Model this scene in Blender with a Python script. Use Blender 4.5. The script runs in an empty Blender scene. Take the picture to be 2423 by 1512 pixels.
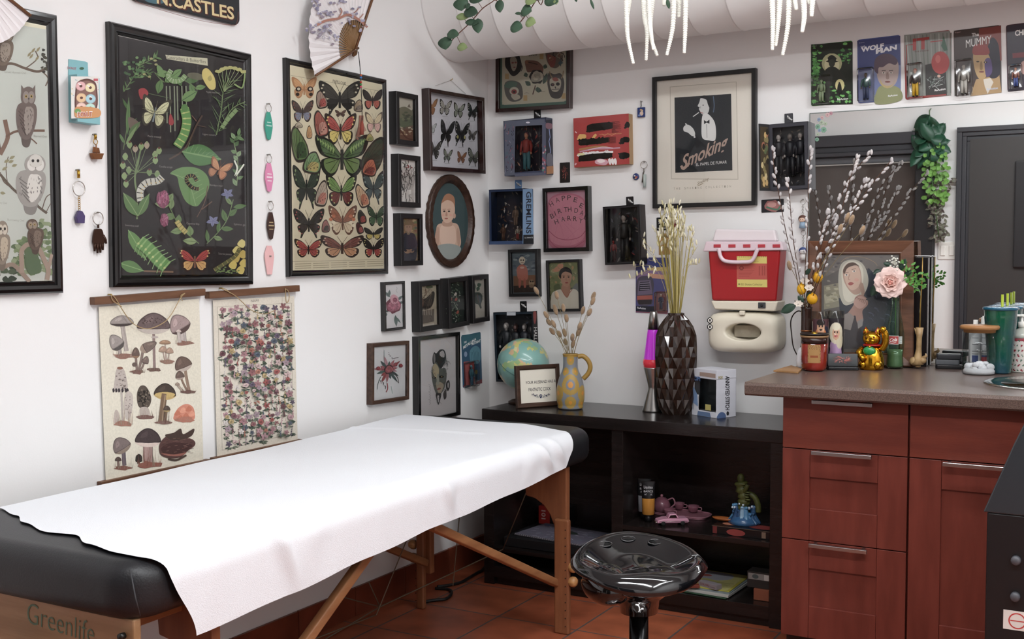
import bpy, math, random
from mathutils import Vector, Matrix
from mathutils.geometry import tessellate_polygon
SC = bpy.context.scene
COL = SC.collection
pi = math.pi
def V(*a): return Vector(a)
# ---------------------------------------------------------------- camera
CAM = V(2.54, -4.292, 1.311); YAW, PITCH, ROLL, FPX = 0.51451061, 0.05659673, -0.00338635, 2735.81
PCX, PCY = 1211.5, 756.0
_F = V(-math.sin(YAW)*math.cos(PITCH), math.cos(YAW)*math.cos(PITCH), -math.sin(PITCH))
_R0 = _F.cross(V(0,0,1)).normalized(); _U0 = _R0.cross(_F)
_R = _R0*math.cos(ROLL)+_U0*math.sin(ROLL); _U = _U0*math.cos(ROLL)-_R0*math.sin(ROLL)
cd = bpy.data.cameras.new('camera'); cam = bpy.data.objects.new('camera', cd); COL.objects.link(cam)
cam.matrix_world = Matrix(((_R.x,_U.x,-_F.x,CAM.x),(_R.y,_U.y,-_F.y,CAM.y),(_R.z,_U.z,-_F.z,CAM.z),(0,0,0,1)))
cd.sensor_width = 36; cd.lens = FPX/2423*36; cd.clip_start = .02
SC.camera = cam
# ---------------------------------------------------------------- world, exposure
SC.view_settings.view_transform = 'Standard'; SC.view_settings.look = 'None'
SC.view_settings.exposure = 0.42; SC.view_settings.gamma = 1; SC.view_settings.use_curve_mapping = False
w = bpy.data.worlds.new('world'); SC.world = w; w.use_nodes = True
w.node_tree.nodes['Background'].inputs[0].default_value = (.9,.95,1,1); w.node_tree.nodes['Background'].inputs[1].default_value = .05
# fluorescent light: (centre, length, power)
CEIL = 2.80
LAMPS = [((2.3,-3.3,2.70), 2.4, 42, 0), ((2.1,-1.45,2.70), 2.4, 20, 0), ((3.8,-2.2,2.70), 2.2, 18, 90)]
# ---------------------------------------------------------------- measuring
def ray(x, y): return _F*1.0+_R*((x-PCX)/FPX)-_U*((y-PCY)/FPX)
def onx(x, y, v=0.0): d = ray(x,y); return CAM+d*((v-CAM.x)/d.x)
def ony(x, y, v=0.0): d = ray(x,y); return CAM+d*((v-CAM.y)/d.y)
def onz(x, y, v=0.0): d = ray(x,y); return CAM+d*((v-CAM.z)/d.z)
def mpp(p): return (p-CAM).dot(_F)/FPX
# ---------------------------------------------------------------- colour and materials
def lin(c): return c/12.92 if c <= .04045 else ((c+.055)/1.055)**2.4
_hc = {}
def hx(s):
    if not isinstance(s, str): return s
    if s not in _hc:
        t = s.lstrip('#')
        if len(t) == 3: t = ''.join(a+a for a in t)
        _hc[s] = tuple(lin(int(t[i:i+2],16)/255) for i in (0,2,4))+(1.0,)
    return _hc[s]
def soft(s, k=.70):
    c = hx(s); g = .3*c[0]+.55*c[1]+.15*c[2]; return tuple(g+(a-g)*k for a in c[:3])+(1.0,)
def shade(s, k):
    c = hx(s); return tuple(min(1,max(0,a*k)) for a in c[:3])+(1.0,)
MATS = {}
def nd(t, kind, **kw):
    n = t.nodes.new(kind)
    for k, v in kw.items():
        if k in n.inputs: n.inputs[k].default_value = v
        else: setattr(n, k, v)
    return n
def M(name, color='#888888', rough=.5, metal=0.0, bump=0, bscale=60, var=0, vscale=8, spec=.5, trans=0, ior=1.45, coat=0, emit=0, ecol=None, stretch=None, col2=None, alpha=1, sheen=0):
    """plain principled material with optional noise colour variation and bump"""
    if name in MATS: return MATS[name]
    m = bpy.data.materials.new(name); MATS[name] = m; m.use_nodes = True
    t = m.node_tree; b = t.nodes['Principled BSDF']
    b.inputs['Base Color'].default_value = hx(color); b.inputs['Roughness'].default_value = rough
    b.inputs['Metallic'].default_value = metal; b.inputs['IOR'].default_value = ior
    b.inputs['Specular IOR Level'].default_value = spec
    b.inputs['Transmission Weight'].default_value = trans; b.inputs['Coat Weight'].default_value = coat
    if coat: b.inputs['Coat Roughness'].default_value = .05
    if sheen: b.inputs['Sheen Weight'].default_value = sheen
    if emit: b.inputs['Emission Color'].default_value = hx(ecol or color); b.inputs['Emission Strength'].default_value = emit
    if var or bump or col2:
        tc = nd(t,'ShaderNodeTexCoord'); mp = nd(t,'ShaderNodeMapping'); t.links.new(tc.outputs['Object'], mp.inputs[0])
        if stretch: mp.inputs['Scale'].default_value = stretch
        n = nd(t,'ShaderNodeTexNoise'); n.inputs['Scale'].default_value = vscale; n.inputs['Detail'].default_value = 4
        t.links.new(mp.outputs[0], n.inputs[0])
        if var or col2:
            mx = nd(t,'ShaderNodeMix', data_type='RGBA')
            c = hx(color); c2 = hx(col2) if col2 else tuple(a*(1-var) for a in c[:3])+(1,)
            mx.inputs[6].default_value = c; mx.inputs[7].default_value = c2
            rp = nd(t,'ShaderNodeMapRange'); rp.inputs[1].default_value = .38; rp.inputs[2].default_value = .62
            t.links.new(n.outputs[0], rp.inputs[0]); t.links.new(rp.outputs[0], mx.inputs[0]); t.links.new(mx.outputs[2], b.inputs['Base Color'])
        if bump:
            n2 = nd(t,'ShaderNodeTexNoise'); n2.inputs['Scale'].default_value = bscale; n2.inputs['Detail'].default_value = 3
            t.links.new(mp.outputs[0], n2.inputs[0])
            bp = nd(t,'ShaderNodeBump'); bp.inputs['Strength'].default_value = bump; bp.inputs['Distance'].default_value = .002
            t.links.new(n2.outputs[0], bp.inputs['Height']); t.links.new(bp.outputs[0], b.inputs['Normal'])
    return m
def PM(name='print', rough=.6, metal=0, coat=0, spec=.4, grain=0):
    """material that takes each face's own printed or painted colour"""
    if name in MATS: return MATS[name]
    m = M(name, rough=rough, metal=metal, coat=coat, spec=spec); t = m.node_tree; b = t.nodes['Principled BSDF']
    a = nd(t,'ShaderNodeAttribute'); a.attribute_name = 'Col'
    if grain:
        tc = nd(t,'ShaderNodeTexCoord'); n = nd(t,'ShaderNodeTexNoise'); n.inputs['Scale'].default_value = 170; n.inputs['Detail'].default_value = 3
        t.links.new(tc.outputs['Object'], n.inputs[0])
        rp = nd(t,'ShaderNodeMapRange'); rp.inputs[1].default_value = .3; rp.inputs[2].default_value = .7; rp.inputs[3].default_value = 1-grain; rp.inputs[4].default_value = 1+grain*.6
        t.links.new(n.outputs[0], rp.inputs[0])
        vm = nd(t,'ShaderNodeVectorMath'); vm.operation = 'SCALE'; t.links.new(a.outputs[0], vm.inputs[0]); t.links.new(rp.outputs[0], vm.inputs['Scale'])
        t.links.new(vm.outputs[0], b.inputs['Base Color'])
    else: t.links.new(a.outputs[0], b.inputs['Base Color'])
    return m
def glass_pane(name='picture_glass', tint=(1,1,1,1), rough=.02, k=1.0):
    """single glazing: mostly clear, mirror like by its Fresnel share"""
    if name in MATS: return MATS[name]
    m = bpy.data.materials.new(name); MATS[name] = m; m.use_nodes = True; t = m.node_tree; t.nodes.clear()
    o = nd(t,'ShaderNodeOutputMaterial'); mx = nd(t,'ShaderNodeMixShader'); tr = nd(t,'ShaderNodeBsdfTransparent'); g = nd(t,'ShaderNodeBsdfGlossy')
    tr.inputs[0].default_value = tint; g.inputs['Roughness'].default_value = rough
    fr = nd(t,'ShaderNodeLayerWeight'); fr.inputs[0].default_value = .28
    mp = nd(t,'ShaderNodeMath', operation='MULTIPLY'); mp.inputs[1].default_value = k
    t.links.new(fr.outputs['Fresnel'], mp.inputs[0]); t.links.new(mp.outputs[0], mx.inputs[0])
    t.links.new(tr.outputs[0], mx.inputs[1]); t.links.new(g.outputs[0], mx.inputs[2]); t.links.new(mx.outputs[0], o.inputs[0])
    return m
def WOOD(name, c1, c2, rough=.45, scale=6, axis=0, st=18):
    if name in MATS: return MATS[name]
    s = [st,st,st]; s[axis] = 1.2
    return M(name, c1, rough, col2=c2, vscale=scale, stretch=tuple(s), bump=.15, bscale=30)
# ---------------------------------------------------------------- mesh building
class MB:
    """collects shapes and links them as one mesh object"""
    def __init__(s): s.v = []; s.f = []; s.c = []; s.m = []; s.T = None; s.sm = []
    def add(s, vs, fs, col=None, mi=0, smooth=False):
        n = len(s.v)
        s.v += [tuple(s.T @ Vector(p)) for p in vs] if s.T is not None else [tuple(p) for p in vs]
        for f in fs: s.f.append([i+n for i in f]); s.c.append(col); s.m.append(mi); s.sm.append(smooth)
        return s
    def box(s, x0,x1,y0,y1,z0,z1, col=None, mi=0):
        vs = [(x,y,z) for z in (z0,z1) for y in (y0,y1) for x in (x0,x1)]
        return s.add(vs, [(0,2,3,1),(4,5,7,6),(0,1,5,4),(2,6,7,3),(0,4,6,2),(1,3,7,5)], col, mi)
    def prism(s, pts, z0, z1, col=None, mi=0, cap=True):
        n = len(pts)
        if sum(pts[i][0]*pts[(i+1)%n][1]-pts[(i+1)%n][0]*pts[i][1] for i in range(n)) < 0: pts = pts[::-1]
        vs = [(p[0],p[1],z0) for p in pts]+[(p[0],p[1],z1) for p in pts]
        fs = [(i,(i+1)%n,n+(i+1)%n,n+i) for i in range(n)]
        if cap: fs += [tuple(range(n))[::-1], tuple(range(n,2*n))]
        return s.add(vs, fs, col, mi)
    def lathe(s, prof, n=32, c=(0,0,0), col=None, mi=0, sq=(1,1), closed=False, smooth=True, ang=0):
        vs, fs = [], []
        for r, z in prof:
            for i in range(n):
                a = 2*pi*i/n+ang; vs.append((c[0]+r*math.cos(a)*sq[0], c[1]+r*math.sin(a)*sq[1], c[2]+z))
        for k in range(len(prof)-1):
            for i in range(n):
                j = (i+1)%n; fs.append((k*n+i,k*n+j,(k+1)*n+j,(k+1)*n+i))
        if prof[0][0] > 1e-5: fs.append(tuple(range(n))[::-1])
        if prof[-1][0] > 1e-5: fs.append(tuple(range((len(prof)-1)*n, len(prof)*n)))
        return s.add(vs, fs, col, mi, smooth)
    def tube(s, pts, r, n=8, col=None, mi=0, caps=True, smooth=True):
        P = [Vector(p) for p in pts]; rs = r if isinstance(r,(list,tuple)) else [r]*len(P)
        vs, fs = [], []; up = None
        for i, p in enumerate(P):
            d = (P[min(i+1,len(P)-1)]-P[max(i-1,0)])
            d = d.normalized() if d.length > 1e-9 else V(0,0,1)
            if up is None: up = d.orthogonal().normalized()
            else:
                up = (up-d*up.dot(d)); up = up.normalized() if up.length > 1e-6 else d.orthogonal().normalized()
            q = d.cross(up)
            for k in range(n):
                a = 2*pi*k/n; vs.append(p+(up*math.cos(a)+q*math.sin(a))*rs[i])
        for i in range(len(P)-1):
            for k in range(n):
                j = (k+1)%n; fs.append((i*n+k,i*n+j,(i+1)*n+j,(i+1)*n+k))
        if caps: fs += [tuple(range(n))[::-1], tuple(range((len(P)-1)*n,len(P)*n))]
        return s.add(vs, fs, col, mi, smooth)
    def ball(s, c, r, n=16, m=10, col=None, mi=0, R=None):
        r = (r,r,r) if not isinstance(r,(list,tuple)) else r
        vs, fs = [(0,0,-1)], []
        for k in range(1,m):
            t = -pi/2+pi*k/m
            for i in range(n): a = 2*pi*i/n; vs.append((math.cos(t)*math.cos(a), math.cos(t)*math.sin(a), math.sin(t)))
        vs.append((0,0,1)); L = len(vs)-1
        for i in range(n):
            j = (i+1)%n; fs.append((0,1+j,1+i)); fs.append((L,L-n+i,L-n+j))
            for k in range(m-2): b = 1+k*n; fs.append((b+i,b+j,b+n+j,b+n+i))
        o = []
        for p in vs:
            q = V(p[0]*r[0],p[1]*r[1],p[2]*r[2])
            if R is not None: q = R @ q
            o.append(q+Vector(c))
        return s.add(o, fs, col, mi, True)
    def slab(s, x0,x1,y0,y1,z0,z1, R=.05, r=.02, col=None, mi=0, nc=6, ne=5, crown=0):
        """rounded slab: R in plan, r on the upper and lower edges"""
        rings = []
        def ring(ins, z):
            o = []; rr = max(R-ins, .0005)
            for cx, cy, a0 in ((x1-R,y1-R,0),(x0+R,y1-R,90),(x0+R,y0+R,180),(x1-R,y0+R,270)):
                for k in range(nc+1): a = math.radians(a0+90*k/nc); o.append((cx+rr*math.cos(a), cy+rr*math.sin(a), z))
            return o
        for k in range(ne+1): a = pi/2*k/ne; rings.append(ring(r*(1-math.sin(a)), z0+r*(1-math.cos(a))))
        for k in range(ne+1): a = pi/2*k/ne; rings.append(ring(r*(1-math.cos(a)), z1-r*(1-math.sin(a))))
        n = len(rings[0]); vs = [p for q in rings for p in q]; fs = []
        for k in range(len(rings)-1):
            for i in range(n): j = (i+1)%n; fs.append((k*n+i,k*n+j,(k+1)*n+j,(k+1)*n+i))
        fs += [tuple(range(n))[::-1], tuple(range((len(rings)-1)*n, len(rings)*n))]
        return s.add(vs, fs, col, mi, True)
    def grid(s, fn, nu, nv, col=None, mi=0, thick=0):
        vs = [fn(i/nu, j/nv) for j in range(nv+1) for i in range(nu+1)]
        fs = [(j*(nu+1)+i, j*(nu+1)+i+1, (j+1)*(nu+1)+i+1, (j+1)*(nu+1)+i) for j in range(nv) for i in range(nu)]
        return s.add(vs, fs, col, mi, True)
    def leaf(s, a, b, w, col=None, bend=.15, up=None, mi=0, k=6, fold=.25, shape=1.0):
        """a leaf blade from a to b"""
        a, b = Vector(a), Vector(b); d = b-a; L = d.length; d = d.normalized()
        u = Vector(up) if up is not None else V(0,0,1); sd = d.cross(u)
        if sd.length < 1e-4: sd = d.orthogonal()
        sd = sd.normalized(); nn = sd.cross(d)
        vs = []
        for i in range(k+1):
            t = i/k; ww = w*.5*math.sin(pi*t**shape)**.8 if 0 < t < 1 else 0
            c = a+d*(L*t)-nn*(bend*L*math.sin(pi*t*.5)**2)+nn*bend*L*t*.3
            vs += [c+sd*ww+nn*fold*ww, c, c-sd*ww+nn*fold*ww]
        fs = []
        for i in range(k):
            o = i*3; fs += [(o,o+1,o+4,o+3),(o+1,o+2,o+5,o+4)]
        return s.add(vs, fs, col, mi, True)
    def build(s, name, mats, parent=None, mw=None, smooth=None, bevel=0, seg=2, solid=0, sub=0):
        me = bpy.data.meshes.new(name); me.from_pydata([tuple(v) for v in s.v], [], s.f)
        if not isinstance(mats,(list,tuple)): mats = [mats]
        for m in mats: me.materials.append(m)
        me.polygons.foreach_set('material_index', s.m)
        me.polygons.foreach_set('use_smooth', [bool(x) if smooth is None else smooth for x in s.sm])
        if any(c is not None for c in s.c):
            at = me.color_attributes.new('Col','FLOAT_COLOR','CORNER'); buf = []
            for f, c in zip(s.f, s.c): buf += list(hx(c) if c is not None else (.5,.5,.5,1))*len(f)
            at.data.foreach_set('color', buf)
        me.validate(); me.update()
        o = bpy.data.objects.new(name, me); COL.objects.link(o)
        if parent is not None: o.parent = parent
        if mw is not None: o.matrix_local = mw
        if solid: md = o.modifiers.new('s','SOLIDIFY'); md.thickness = solid; md.offset = 0
        if bevel:
            md = o.modifiers.new('b','BEVEL'); md.width = bevel; md.segments = seg; md.limit_method = 'ANGLE'; md.angle_limit = math.radians(50)
        if sub: md = o.modifiers.new('u','SUBSURF'); md.levels = sub; md.render_levels = sub
        return o
def tag(o, label, cat, group=None, kind=None):
    if label: o['label'] = label
    if cat: o['category'] = cat
    if group: o['group'] = group
    if kind: o['kind'] = kind
    return o
def empty(name, loc, label, cat, group=None, rot=None, mw=None):
    o = bpy.data.objects.new(name, None); COL.objects.link(o); o.empty_display_size = .05
    if mw is not None: o.matrix_world = mw
    else:
        o.location = loc
        if rot is not None: o.rotation_euler = (0,0,rot) if not isinstance(rot,(tuple,list)) else rot
    return tag(o, label, cat, group)
def structure(name, mb, mat, **k): o = mb.build(name, mat, **k); o['kind'] = 'structure'; return o
def bez(p0, p1, p2, p3, n=12):
    P = [Vector(p) for p in (p0,p1,p2,p3)]
    return [P[0]*(1-t)**3+P[1]*3*t*(1-t)**2+P[2]*3*t*t*(1-t)+P[3]*t**3 for t in [i/n for i in range(n+1)]]
def spline(pts, n=6):
    """smooth curve through points (any dimension)"""
    P = [Vector(p) for p in pts]; o = []
    for i in range(len(P)-1):
        a = P[max(i-1,0)]; b = P[i]; c = P[i+1]; d = P[min(i+2,len(P)-1)]
        for k in range(n):
            t = k/n; o.append(.5*((2*b)+(c-a)*t+(2*a-5*b+4*c-d)*t*t+(-a+3*b-3*c+d)*t**3))
    return o+[P[-1]]
# ---------------------------------------------------------------- flat artwork printed on paper, cards and boxes
_tc = {}
def glyphs(s, bold=0):
    k = (s, bold)
    if k not in _tc:
        cu = bpy.data.curves.new('t','FONT'); cu.body = s; cu.resolution_u = 3; cu.offset = bold; cu.fill_mode = 'BOTH'
        ob = bpy.data.objects.new('t', cu); COL.objects.link(ob)
        dg = bpy.context.evaluated_depsgraph_get(); me = bpy.data.meshes.new_from_object(ob.evaluated_get(dg))
        vs = [(v.co.x, v.co.y) for v in me.vertices]; fs = [list(p.vertices) for p in me.polygons]
        bpy.data.objects.remove(ob); bpy.data.curves.remove(cu); bpy.data.meshes.remove(me)
        x1 = max([v[0] for v in vs] or [1]); x0 = min([v[0] for v in vs] or [0])
        _tc[k] = (vs, fs, x0, x1)
    return _tc[k]
class Art:
    """drawing given in photo pixels that lies on a real plane; map(px,py)->local (u,v)"""
    STEP = .00013
    def __init__(s, mp, z=0): s.mp = mp; s.z = z; s.sh = []; s.o = (0,0,1); s.rects = []
    def crop(s, x0, y0, k): s.o = (x0,y0,k); return s
    def px(s, p): return (s.o[0]+p[0]/s.o[2], s.o[1]+p[1]/s.o[2])
    def _put(s, uv, fs, col):
        xs = [p[0] for p in uv]; ys = [p[1] for p in uv]
        if not xs: return
        b = (min(xs),max(xs),min(ys),max(ys)); L = 0
        for r in s.rects:
            if r[4] >= L and r[0] < b[1] and r[1] > b[0] and r[2] < b[3] and r[3] > b[2]: L = r[4]+1
        s.rects.append(b+(L,)); s.sh.append((uv,fs,soft(col),L))
    def poly(s, pts, col): uv = [s.mp(*s.px(p)) for p in pts]; s._put(uv, [list(range(len(uv)))], col)
    def uvpoly(s, uv, col): s._put(list(uv), [list(range(len(uv)))], col)
    def ell(s, cx, cy, rx, ry, col, rot=0, n=14, a0=0, a1=360, lump=0, seed=0):
        r = math.radians(rot); c, q = math.cos(r), math.sin(r); P = []; rn = random.Random(seed*7+int(cx*3+cy)) if lump else None
        m = n if a1-a0 >= 360 else n+1
        for i in range(m):
            a = math.radians(a0+(a1-a0)*i/n); k = 1+(rn.uniform(-lump,lump) if lump else 0)
            x, y = rx*math.cos(a)*k, ry*math.sin(a)*k; P.append((cx+x*c-y*q, cy+x*q+y*c))
        s.poly(P, col)
    def line(s, pts, w, col, sm=False, taper=False):
        P = spline(pts,5) if sm else [Vector(p) for p in pts]
        L, Rr = [], []; n = len(P)
        for i, p in enumerate(P):
            d = P[min(i+1,n-1)]-P[max(i-1,0)]
            d = d.normalized() if d.length > 1e-9 else Vector((1,0)); q = Vector((-d.y,d.x)); ww = w*.5*((1-.85*i/(n-1)) if taper else 1)
            L.append(p+q*ww); Rr.append(p-q*ww)
        uv = [s.mp(*s.px(p)) for p in L+Rr]; m = len(L)
        s._put(uv, [[i,i+1,m+i+1,m+i] for i in range(m-1)], col)
    def curve(s, pts, col, n=5):
        """smooth closed blob through points"""
        P = pts+pts[:3]; o = []
        for i in range(len(pts)):
            a,b,c,d = [Vector(P[(i+k)%len(pts)]) for k in range(4)]
            for k in range(n):
                t = k/n; o.append(.5*((2*b)+(c-a)*t+(2*a-5*b+4*c-d)*t*t+(-a+3*b-3*c+d)*t**3))
        s.poly([(p.x,p.y) for p in o], col)
    def rect(s, x0, y0, x1, y1, col): s.poly([(x0,y0),(x1,y0),(x1,y1),(x0,y1)], col)
    def text(s, t, p0, p1, h, col, up=(0,-1), bold=0, slant=0):
        """text whose baseline runs p0 -> p1, capital height h"""
        vs, fs, x0, x1 = glyphs(t, bold); dx, dy = (p1[0]-p0[0])/(x1-x0), (p1[1]-p0[1])/(x1-x0)
        k = h/.69; uv = []
        for x, y in vs:
            X = x-x0+slant*y; uv.append(s.mp(*s.px((p0[0]+dx*X+up[0]*k*y, p0[1]+dy*X+up[1]*k*y))))
        s._put(uv, fs, col)
    def leaf(s, a, b, w, col, vein=None, k=6):
        a, b = Vector(a), Vector(b); d = b-a; q = Vector((-d.y,d.x)).normalized(); L, R = [], []
        for i in range(1,k): t = i/k; h = w*.5*math.sin(pi*t**.85); L.append(a+d*t+q*h); R.append(a+d*t-q*h)
        s.poly([tuple(a)]+[tuple(p) for p in L]+[tuple(b)]+[tuple(p) for p in R[::-1]], col)
        if vein: s.line([a, b], max(w*.07,.25/1), vein)
    def build(s, name, parent, mat=None, back=None):
        mb = MB()
        for uv, fs, c, L in s.sh:
            z = s.z+L*s.STEP; out = []
            for f in fs:
                if len(f) > 2:
                    a = sum(uv[f[i]][0]*uv[f[(i+1)%len(f)]][1]-uv[f[(i+1)%len(f)]][0]*uv[f[i]][1] for i in range(len(f)))
                    out.append(f if a > 0 else f[::-1])
            mb.add([(p[0],p[1],z) for p in uv], out, c)
        return mb.build(name, mat or PM(), parent)
# ---------------------------------------------------------------- things hung on a wall
BAS = {'L': Matrix(((0,0,1),(1,0,0),(0,1,0))), 'B': Matrix(((1,0,0),(0,0,-1),(0,1,0)))}
def onw(wall, px, py, d): return onx(px,py,d) if wall == 'L' else ony(px,py,-d)
class Hung:
    """a flat thing on wall 'L' or 'B': q = photo corners tl,tr,br,bl of its front face at distance dep from the wall"""
    def __init__(s, wall, q, dep, name, label, cat, group=None, off=0.0, sil=True):
        P = [onw(wall,x,y,dep if sil is False or (i in (1,2)) == (wall == 'L') else 0) for i,(x,y) in enumerate(q)]
        for p in P:
            if wall == 'L': p.x = 0
            else: p.y = 0
        c = sum(P, V(0,0,0))/4
        B = BAS[wall]; Q = [B.transposed() @ (p-c) for p in P]
        ux = (Q[1]-Q[0]+Q[2]-Q[3]); uy = (Q[0]-Q[3]+Q[1]-Q[2])
        s.w = ux.length/2; s.h = uy.length/2
        a = (math.atan2(ux.y,ux.x)+math.atan2(-uy.x,uy.y))/2
        c2 = Vector(c)
        if wall == 'L': c2.x = off
        else: c2.y = -off
        s.wall = wall; s.dep = dep
        mw = Matrix.Translation(c2) @ (B @ Matrix.Rotation(a,3,'Z')).to_4x4()
        s.mw = mw; s.inv = mw.inverted(); s.off = off
        s.o = empty(name, None, label, cat, group, mw=mw)
    def art(s, z):
        d = z+s.off
        return Art(lambda x, y: tuple((s.inv @ onw(s.wall,x,y,d))[:2]), z)
    def uv(s, x, y, z): p = s.inv @ onw(s.wall,x,y,z+s.off); return p.x, p.y
def bars(w, h, b, z0, z1, col=None, prof=None, mb=None):
    """mitred frame bars, outer w x h, width b, optional profile [(inset,z)..]"""
    mb = mb or MB(); prof = prof or [(0,z0),(0,z1),(b,z1),(b,z0)]
    n = len(prof); cs = [(-1,-1),(1,-1),(1,1),(-1,1)]; vs, fs = [], []
    for sx, sy in cs:
        for i, z in prof: vs.append((sx*(w/2-i), sy*(h/2-i), z))
    for k in range(4):
        a, c = k*n, ((k+1)%4)*n
        for j in range(n-1): fs.append((a+j, c+j, c+j+1, a+j+1))
    return mb.add(vs, fs, col)
def framed(wall, q, dep, b, mat, name, label, cat='picture', group=None, paper='#eeeade', pz=None, prof=None, glass=True, bev=.0015):
    """frame + backing; returns (Hung, Art)"""
    H = Hung(wall, q, dep, name, label, cat, group)
    pz = pz if pz is not None else dep-.008
    pf = prof(b, dep) if prof else [(0,0),(0,dep-bev),(bev,dep),(b-bev,dep),(b,dep-bev),(b,max(pz-.004,0))]
    bars(H.w, H.h, b, 0, dep, prof=pf).build('frame', mat, H.o)
    A = H.art(pz); W, h = H.w/2-b*.9, H.h/2-b*.9
    A.uvpoly([(-W,-h),(W,-h),(W,h),(-W,h)], paper)
    if glass:
        g = MB(); z = min(dep-.002, pz+.008); g.add([(-W,-h,z),(W,-h,z),(W,h,z),(-W,h,z)], [(0,1,2,3)]); g.build('glass', glass_pane(), H.o)
    return H, A
def roundprof(b, d): return [(0,0),(0,d*.7),(b*.12,d*.92),(b*.35,d),(b*.6,d*.9),(b*.72,d*.72),(b*.85,d*.74),(b,d*.6),(b,.002)]
# ================================================================ ROOM
XR, YO = 4.3, -4.6
wallm = M('wall_paint','#e6e5e4',.75,bump=.08,bscale=220)
def tile_mat():
    m = M('terracotta_tile','#9a5238',.38,spec=.4); t = m.node_tree; b = t.nodes['Principled BSDF']
    tc = nd(t,'ShaderNodeTexCoord'); mp = nd(t,'ShaderNodeMapping'); mp.inputs['Location'].default_value = (-.15,.10,0)
    t.links.new(tc.outputs['Object'], mp.inputs[0])
    br = nd(t,'ShaderNodeTexBrick'); br.offset = 0; br.squash = 1
    for k, v in (('Scale',1),('Mortar Size',.004),('Mortar Smooth',.2),('Brick Width',.315),('Row Height',.315),('Bias',0)): br.inputs[k].default_value = v
    br.inputs['Color1'].default_value = hx('#9a4f35'); br.inputs['Color2'].default_value = hx('#a35a3e'); br.inputs['Mortar'].default_value = hx('#5b5350')
    t.links.new(mp.outputs[0], br.inputs[0])
    n = nd(t,'ShaderNodeTexNoise'); n.inputs['Scale'].default_value = 9; n.inputs['Detail'].default_value = 5; t.links.new(tc.outputs['Object'], n.inputs[0])
    rp = nd(t,'ShaderNodeMapRange'); rp.inputs[1].default_value = .3; rp.inputs[2].default_value = .7; rp.inputs[3].default_value = .72; rp.inputs[4].default_value = 1.15
    t.links.new(n.outputs[0], rp.inputs[0]); vm = nd(t,'ShaderNodeVectorMath'); vm.operation = 'SCALE'
    t.links.new(br.outputs['Color'], vm.inputs[0]); t.links.new(rp.outputs[0], vm.inputs['Scale']); t.links.new(vm.outputs[0], b.inputs['Base Color'])
    bp = nd(t,'ShaderNodeBump'); bp.inputs['Strength'].default_value = .5; bp.inputs['Distance'].default_value = .004; bp.invert = True
    t.links.new(br.outputs['Fac'], bp.inputs['Height']); t.links.new(bp.outputs[0], b.inputs['Normal'])
    return m
tile = tile_mat()
structure('floor', MB().box(-.1,XR+.1,YO-.1,.1,-.1,0), tile)
structure('ceiling', MB().box(-.1,XR+.1,YO-.1,.1,CEIL,CEIL+.1), M('ceiling_paint','#dddddc',.9))
structure('wall_left', MB().box(-.1,0,YO-.1,.1,0,CEIL), wallm)
structure('wall_back', MB().box(0,XR,0,.1,0,CEIL), wallm)
structure('wall_right', MB().box(XR,XR+.1,YO-.1,.1,0,CEIL), wallm)
structure('wall_front', MB().box(0,XR,YO-.1,YO,0,CEIL), wallm)
sk = M('skirting_tile','#7d3f2c',.35,var=.35,vscale=5)
mb = MB(); y = -.036
while y > YO: mb.box(.0,.012,max(y-.311,YO),y,0,.105); y -= .315
structure('baseboard_left', mb, sk, bevel=.002)
mb = MB(); x = .15
while x < 1.5: mb.box(x-.311,x,-.012,0,0,.105); x += .315
structure('baseboard_back', mb, sk, bevel=.002)
# front wall: window and door seen in the mirror
trimm = M('charcoal_trim','#3b3b3f',.45)
darkm = M('black_trim','#1d1b1d',.5)
yo = YO
def casing(x0, x1, z0, z1, wd, mb):
    for a, b_, d in ((0,.035,.05),(.035,.065,.036),(.065,wd,.022)):
        mb.box(x0+a,x0+b_,yo,yo+d,z0,z1-b_); mb.box(x1-b_,x1-a,yo,yo+d,z0,z1-b_); mb.box(x0+a,x1-a,yo,yo+d,z1-b_,z1-a)
    return mb
wt = structure('window_1', MB().box(-.0+.02,.93,yo+.004,yo+.02,.35,2.0), M('night_glass','#473f3b',.08,spec=.6))
mb = MB(); mb.box(.02,.93,yo,yo+.09,2.105,2.19); mb.box(.02,.93,yo,yo+.07,2.06,2.105); mb.box(.02,.93,yo,yo+.1,2.03,2.06)
mb.build('window_frame', trimm, wt, bevel=.006)
MB().box(.02,.93,yo,yo+.05,1.975,2.03).build('window_frame', M('grey_trim','#57585c',.4), wt, bevel=.012, seg=3)
MB().box(.02,.93,yo,yo+.055,1.967,1.975).build('trim_bead', M('pale_metal','#b5b2ae',.3,.6), wt)
MB().box(.93,1.07,yo,yo+.06,.0,1.97).build('jamb', darkm, wt, bevel=.01)
dr = structure('door_1', MB().box(1.30,2.28,yo+.004,yo+.03,0,2.12), M('dark_door','#33302f',.5,bump=.1,bscale=80))
casing(1.212,2.36,0,2.205,.1,MB()).build('door_frame', M('dark_casing','#353539',.45), dr, bevel=.004)
MB().box(1.6,2.2,yo+.03,yo+.05,1.2,1.95).build('door_panel', darkm, dr, bevel=.01)
ls = empty('light_switch', (1.155,yo,1.325), 'white double rocker light switch seen in the mirror beside the dark door', 'light switch')
MB().box(-.064,.064,0,.007,-.064,.064).build('switch_plate', M('white_plastic','#e8e6e0',.35), ls, bevel=.003)
for sx in (-.03,.03): MB().box(sx-.017,sx+.017,.007,.014,-.036,.036).build('rocker', M('white_plastic'), ls, bevel=.003)
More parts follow.
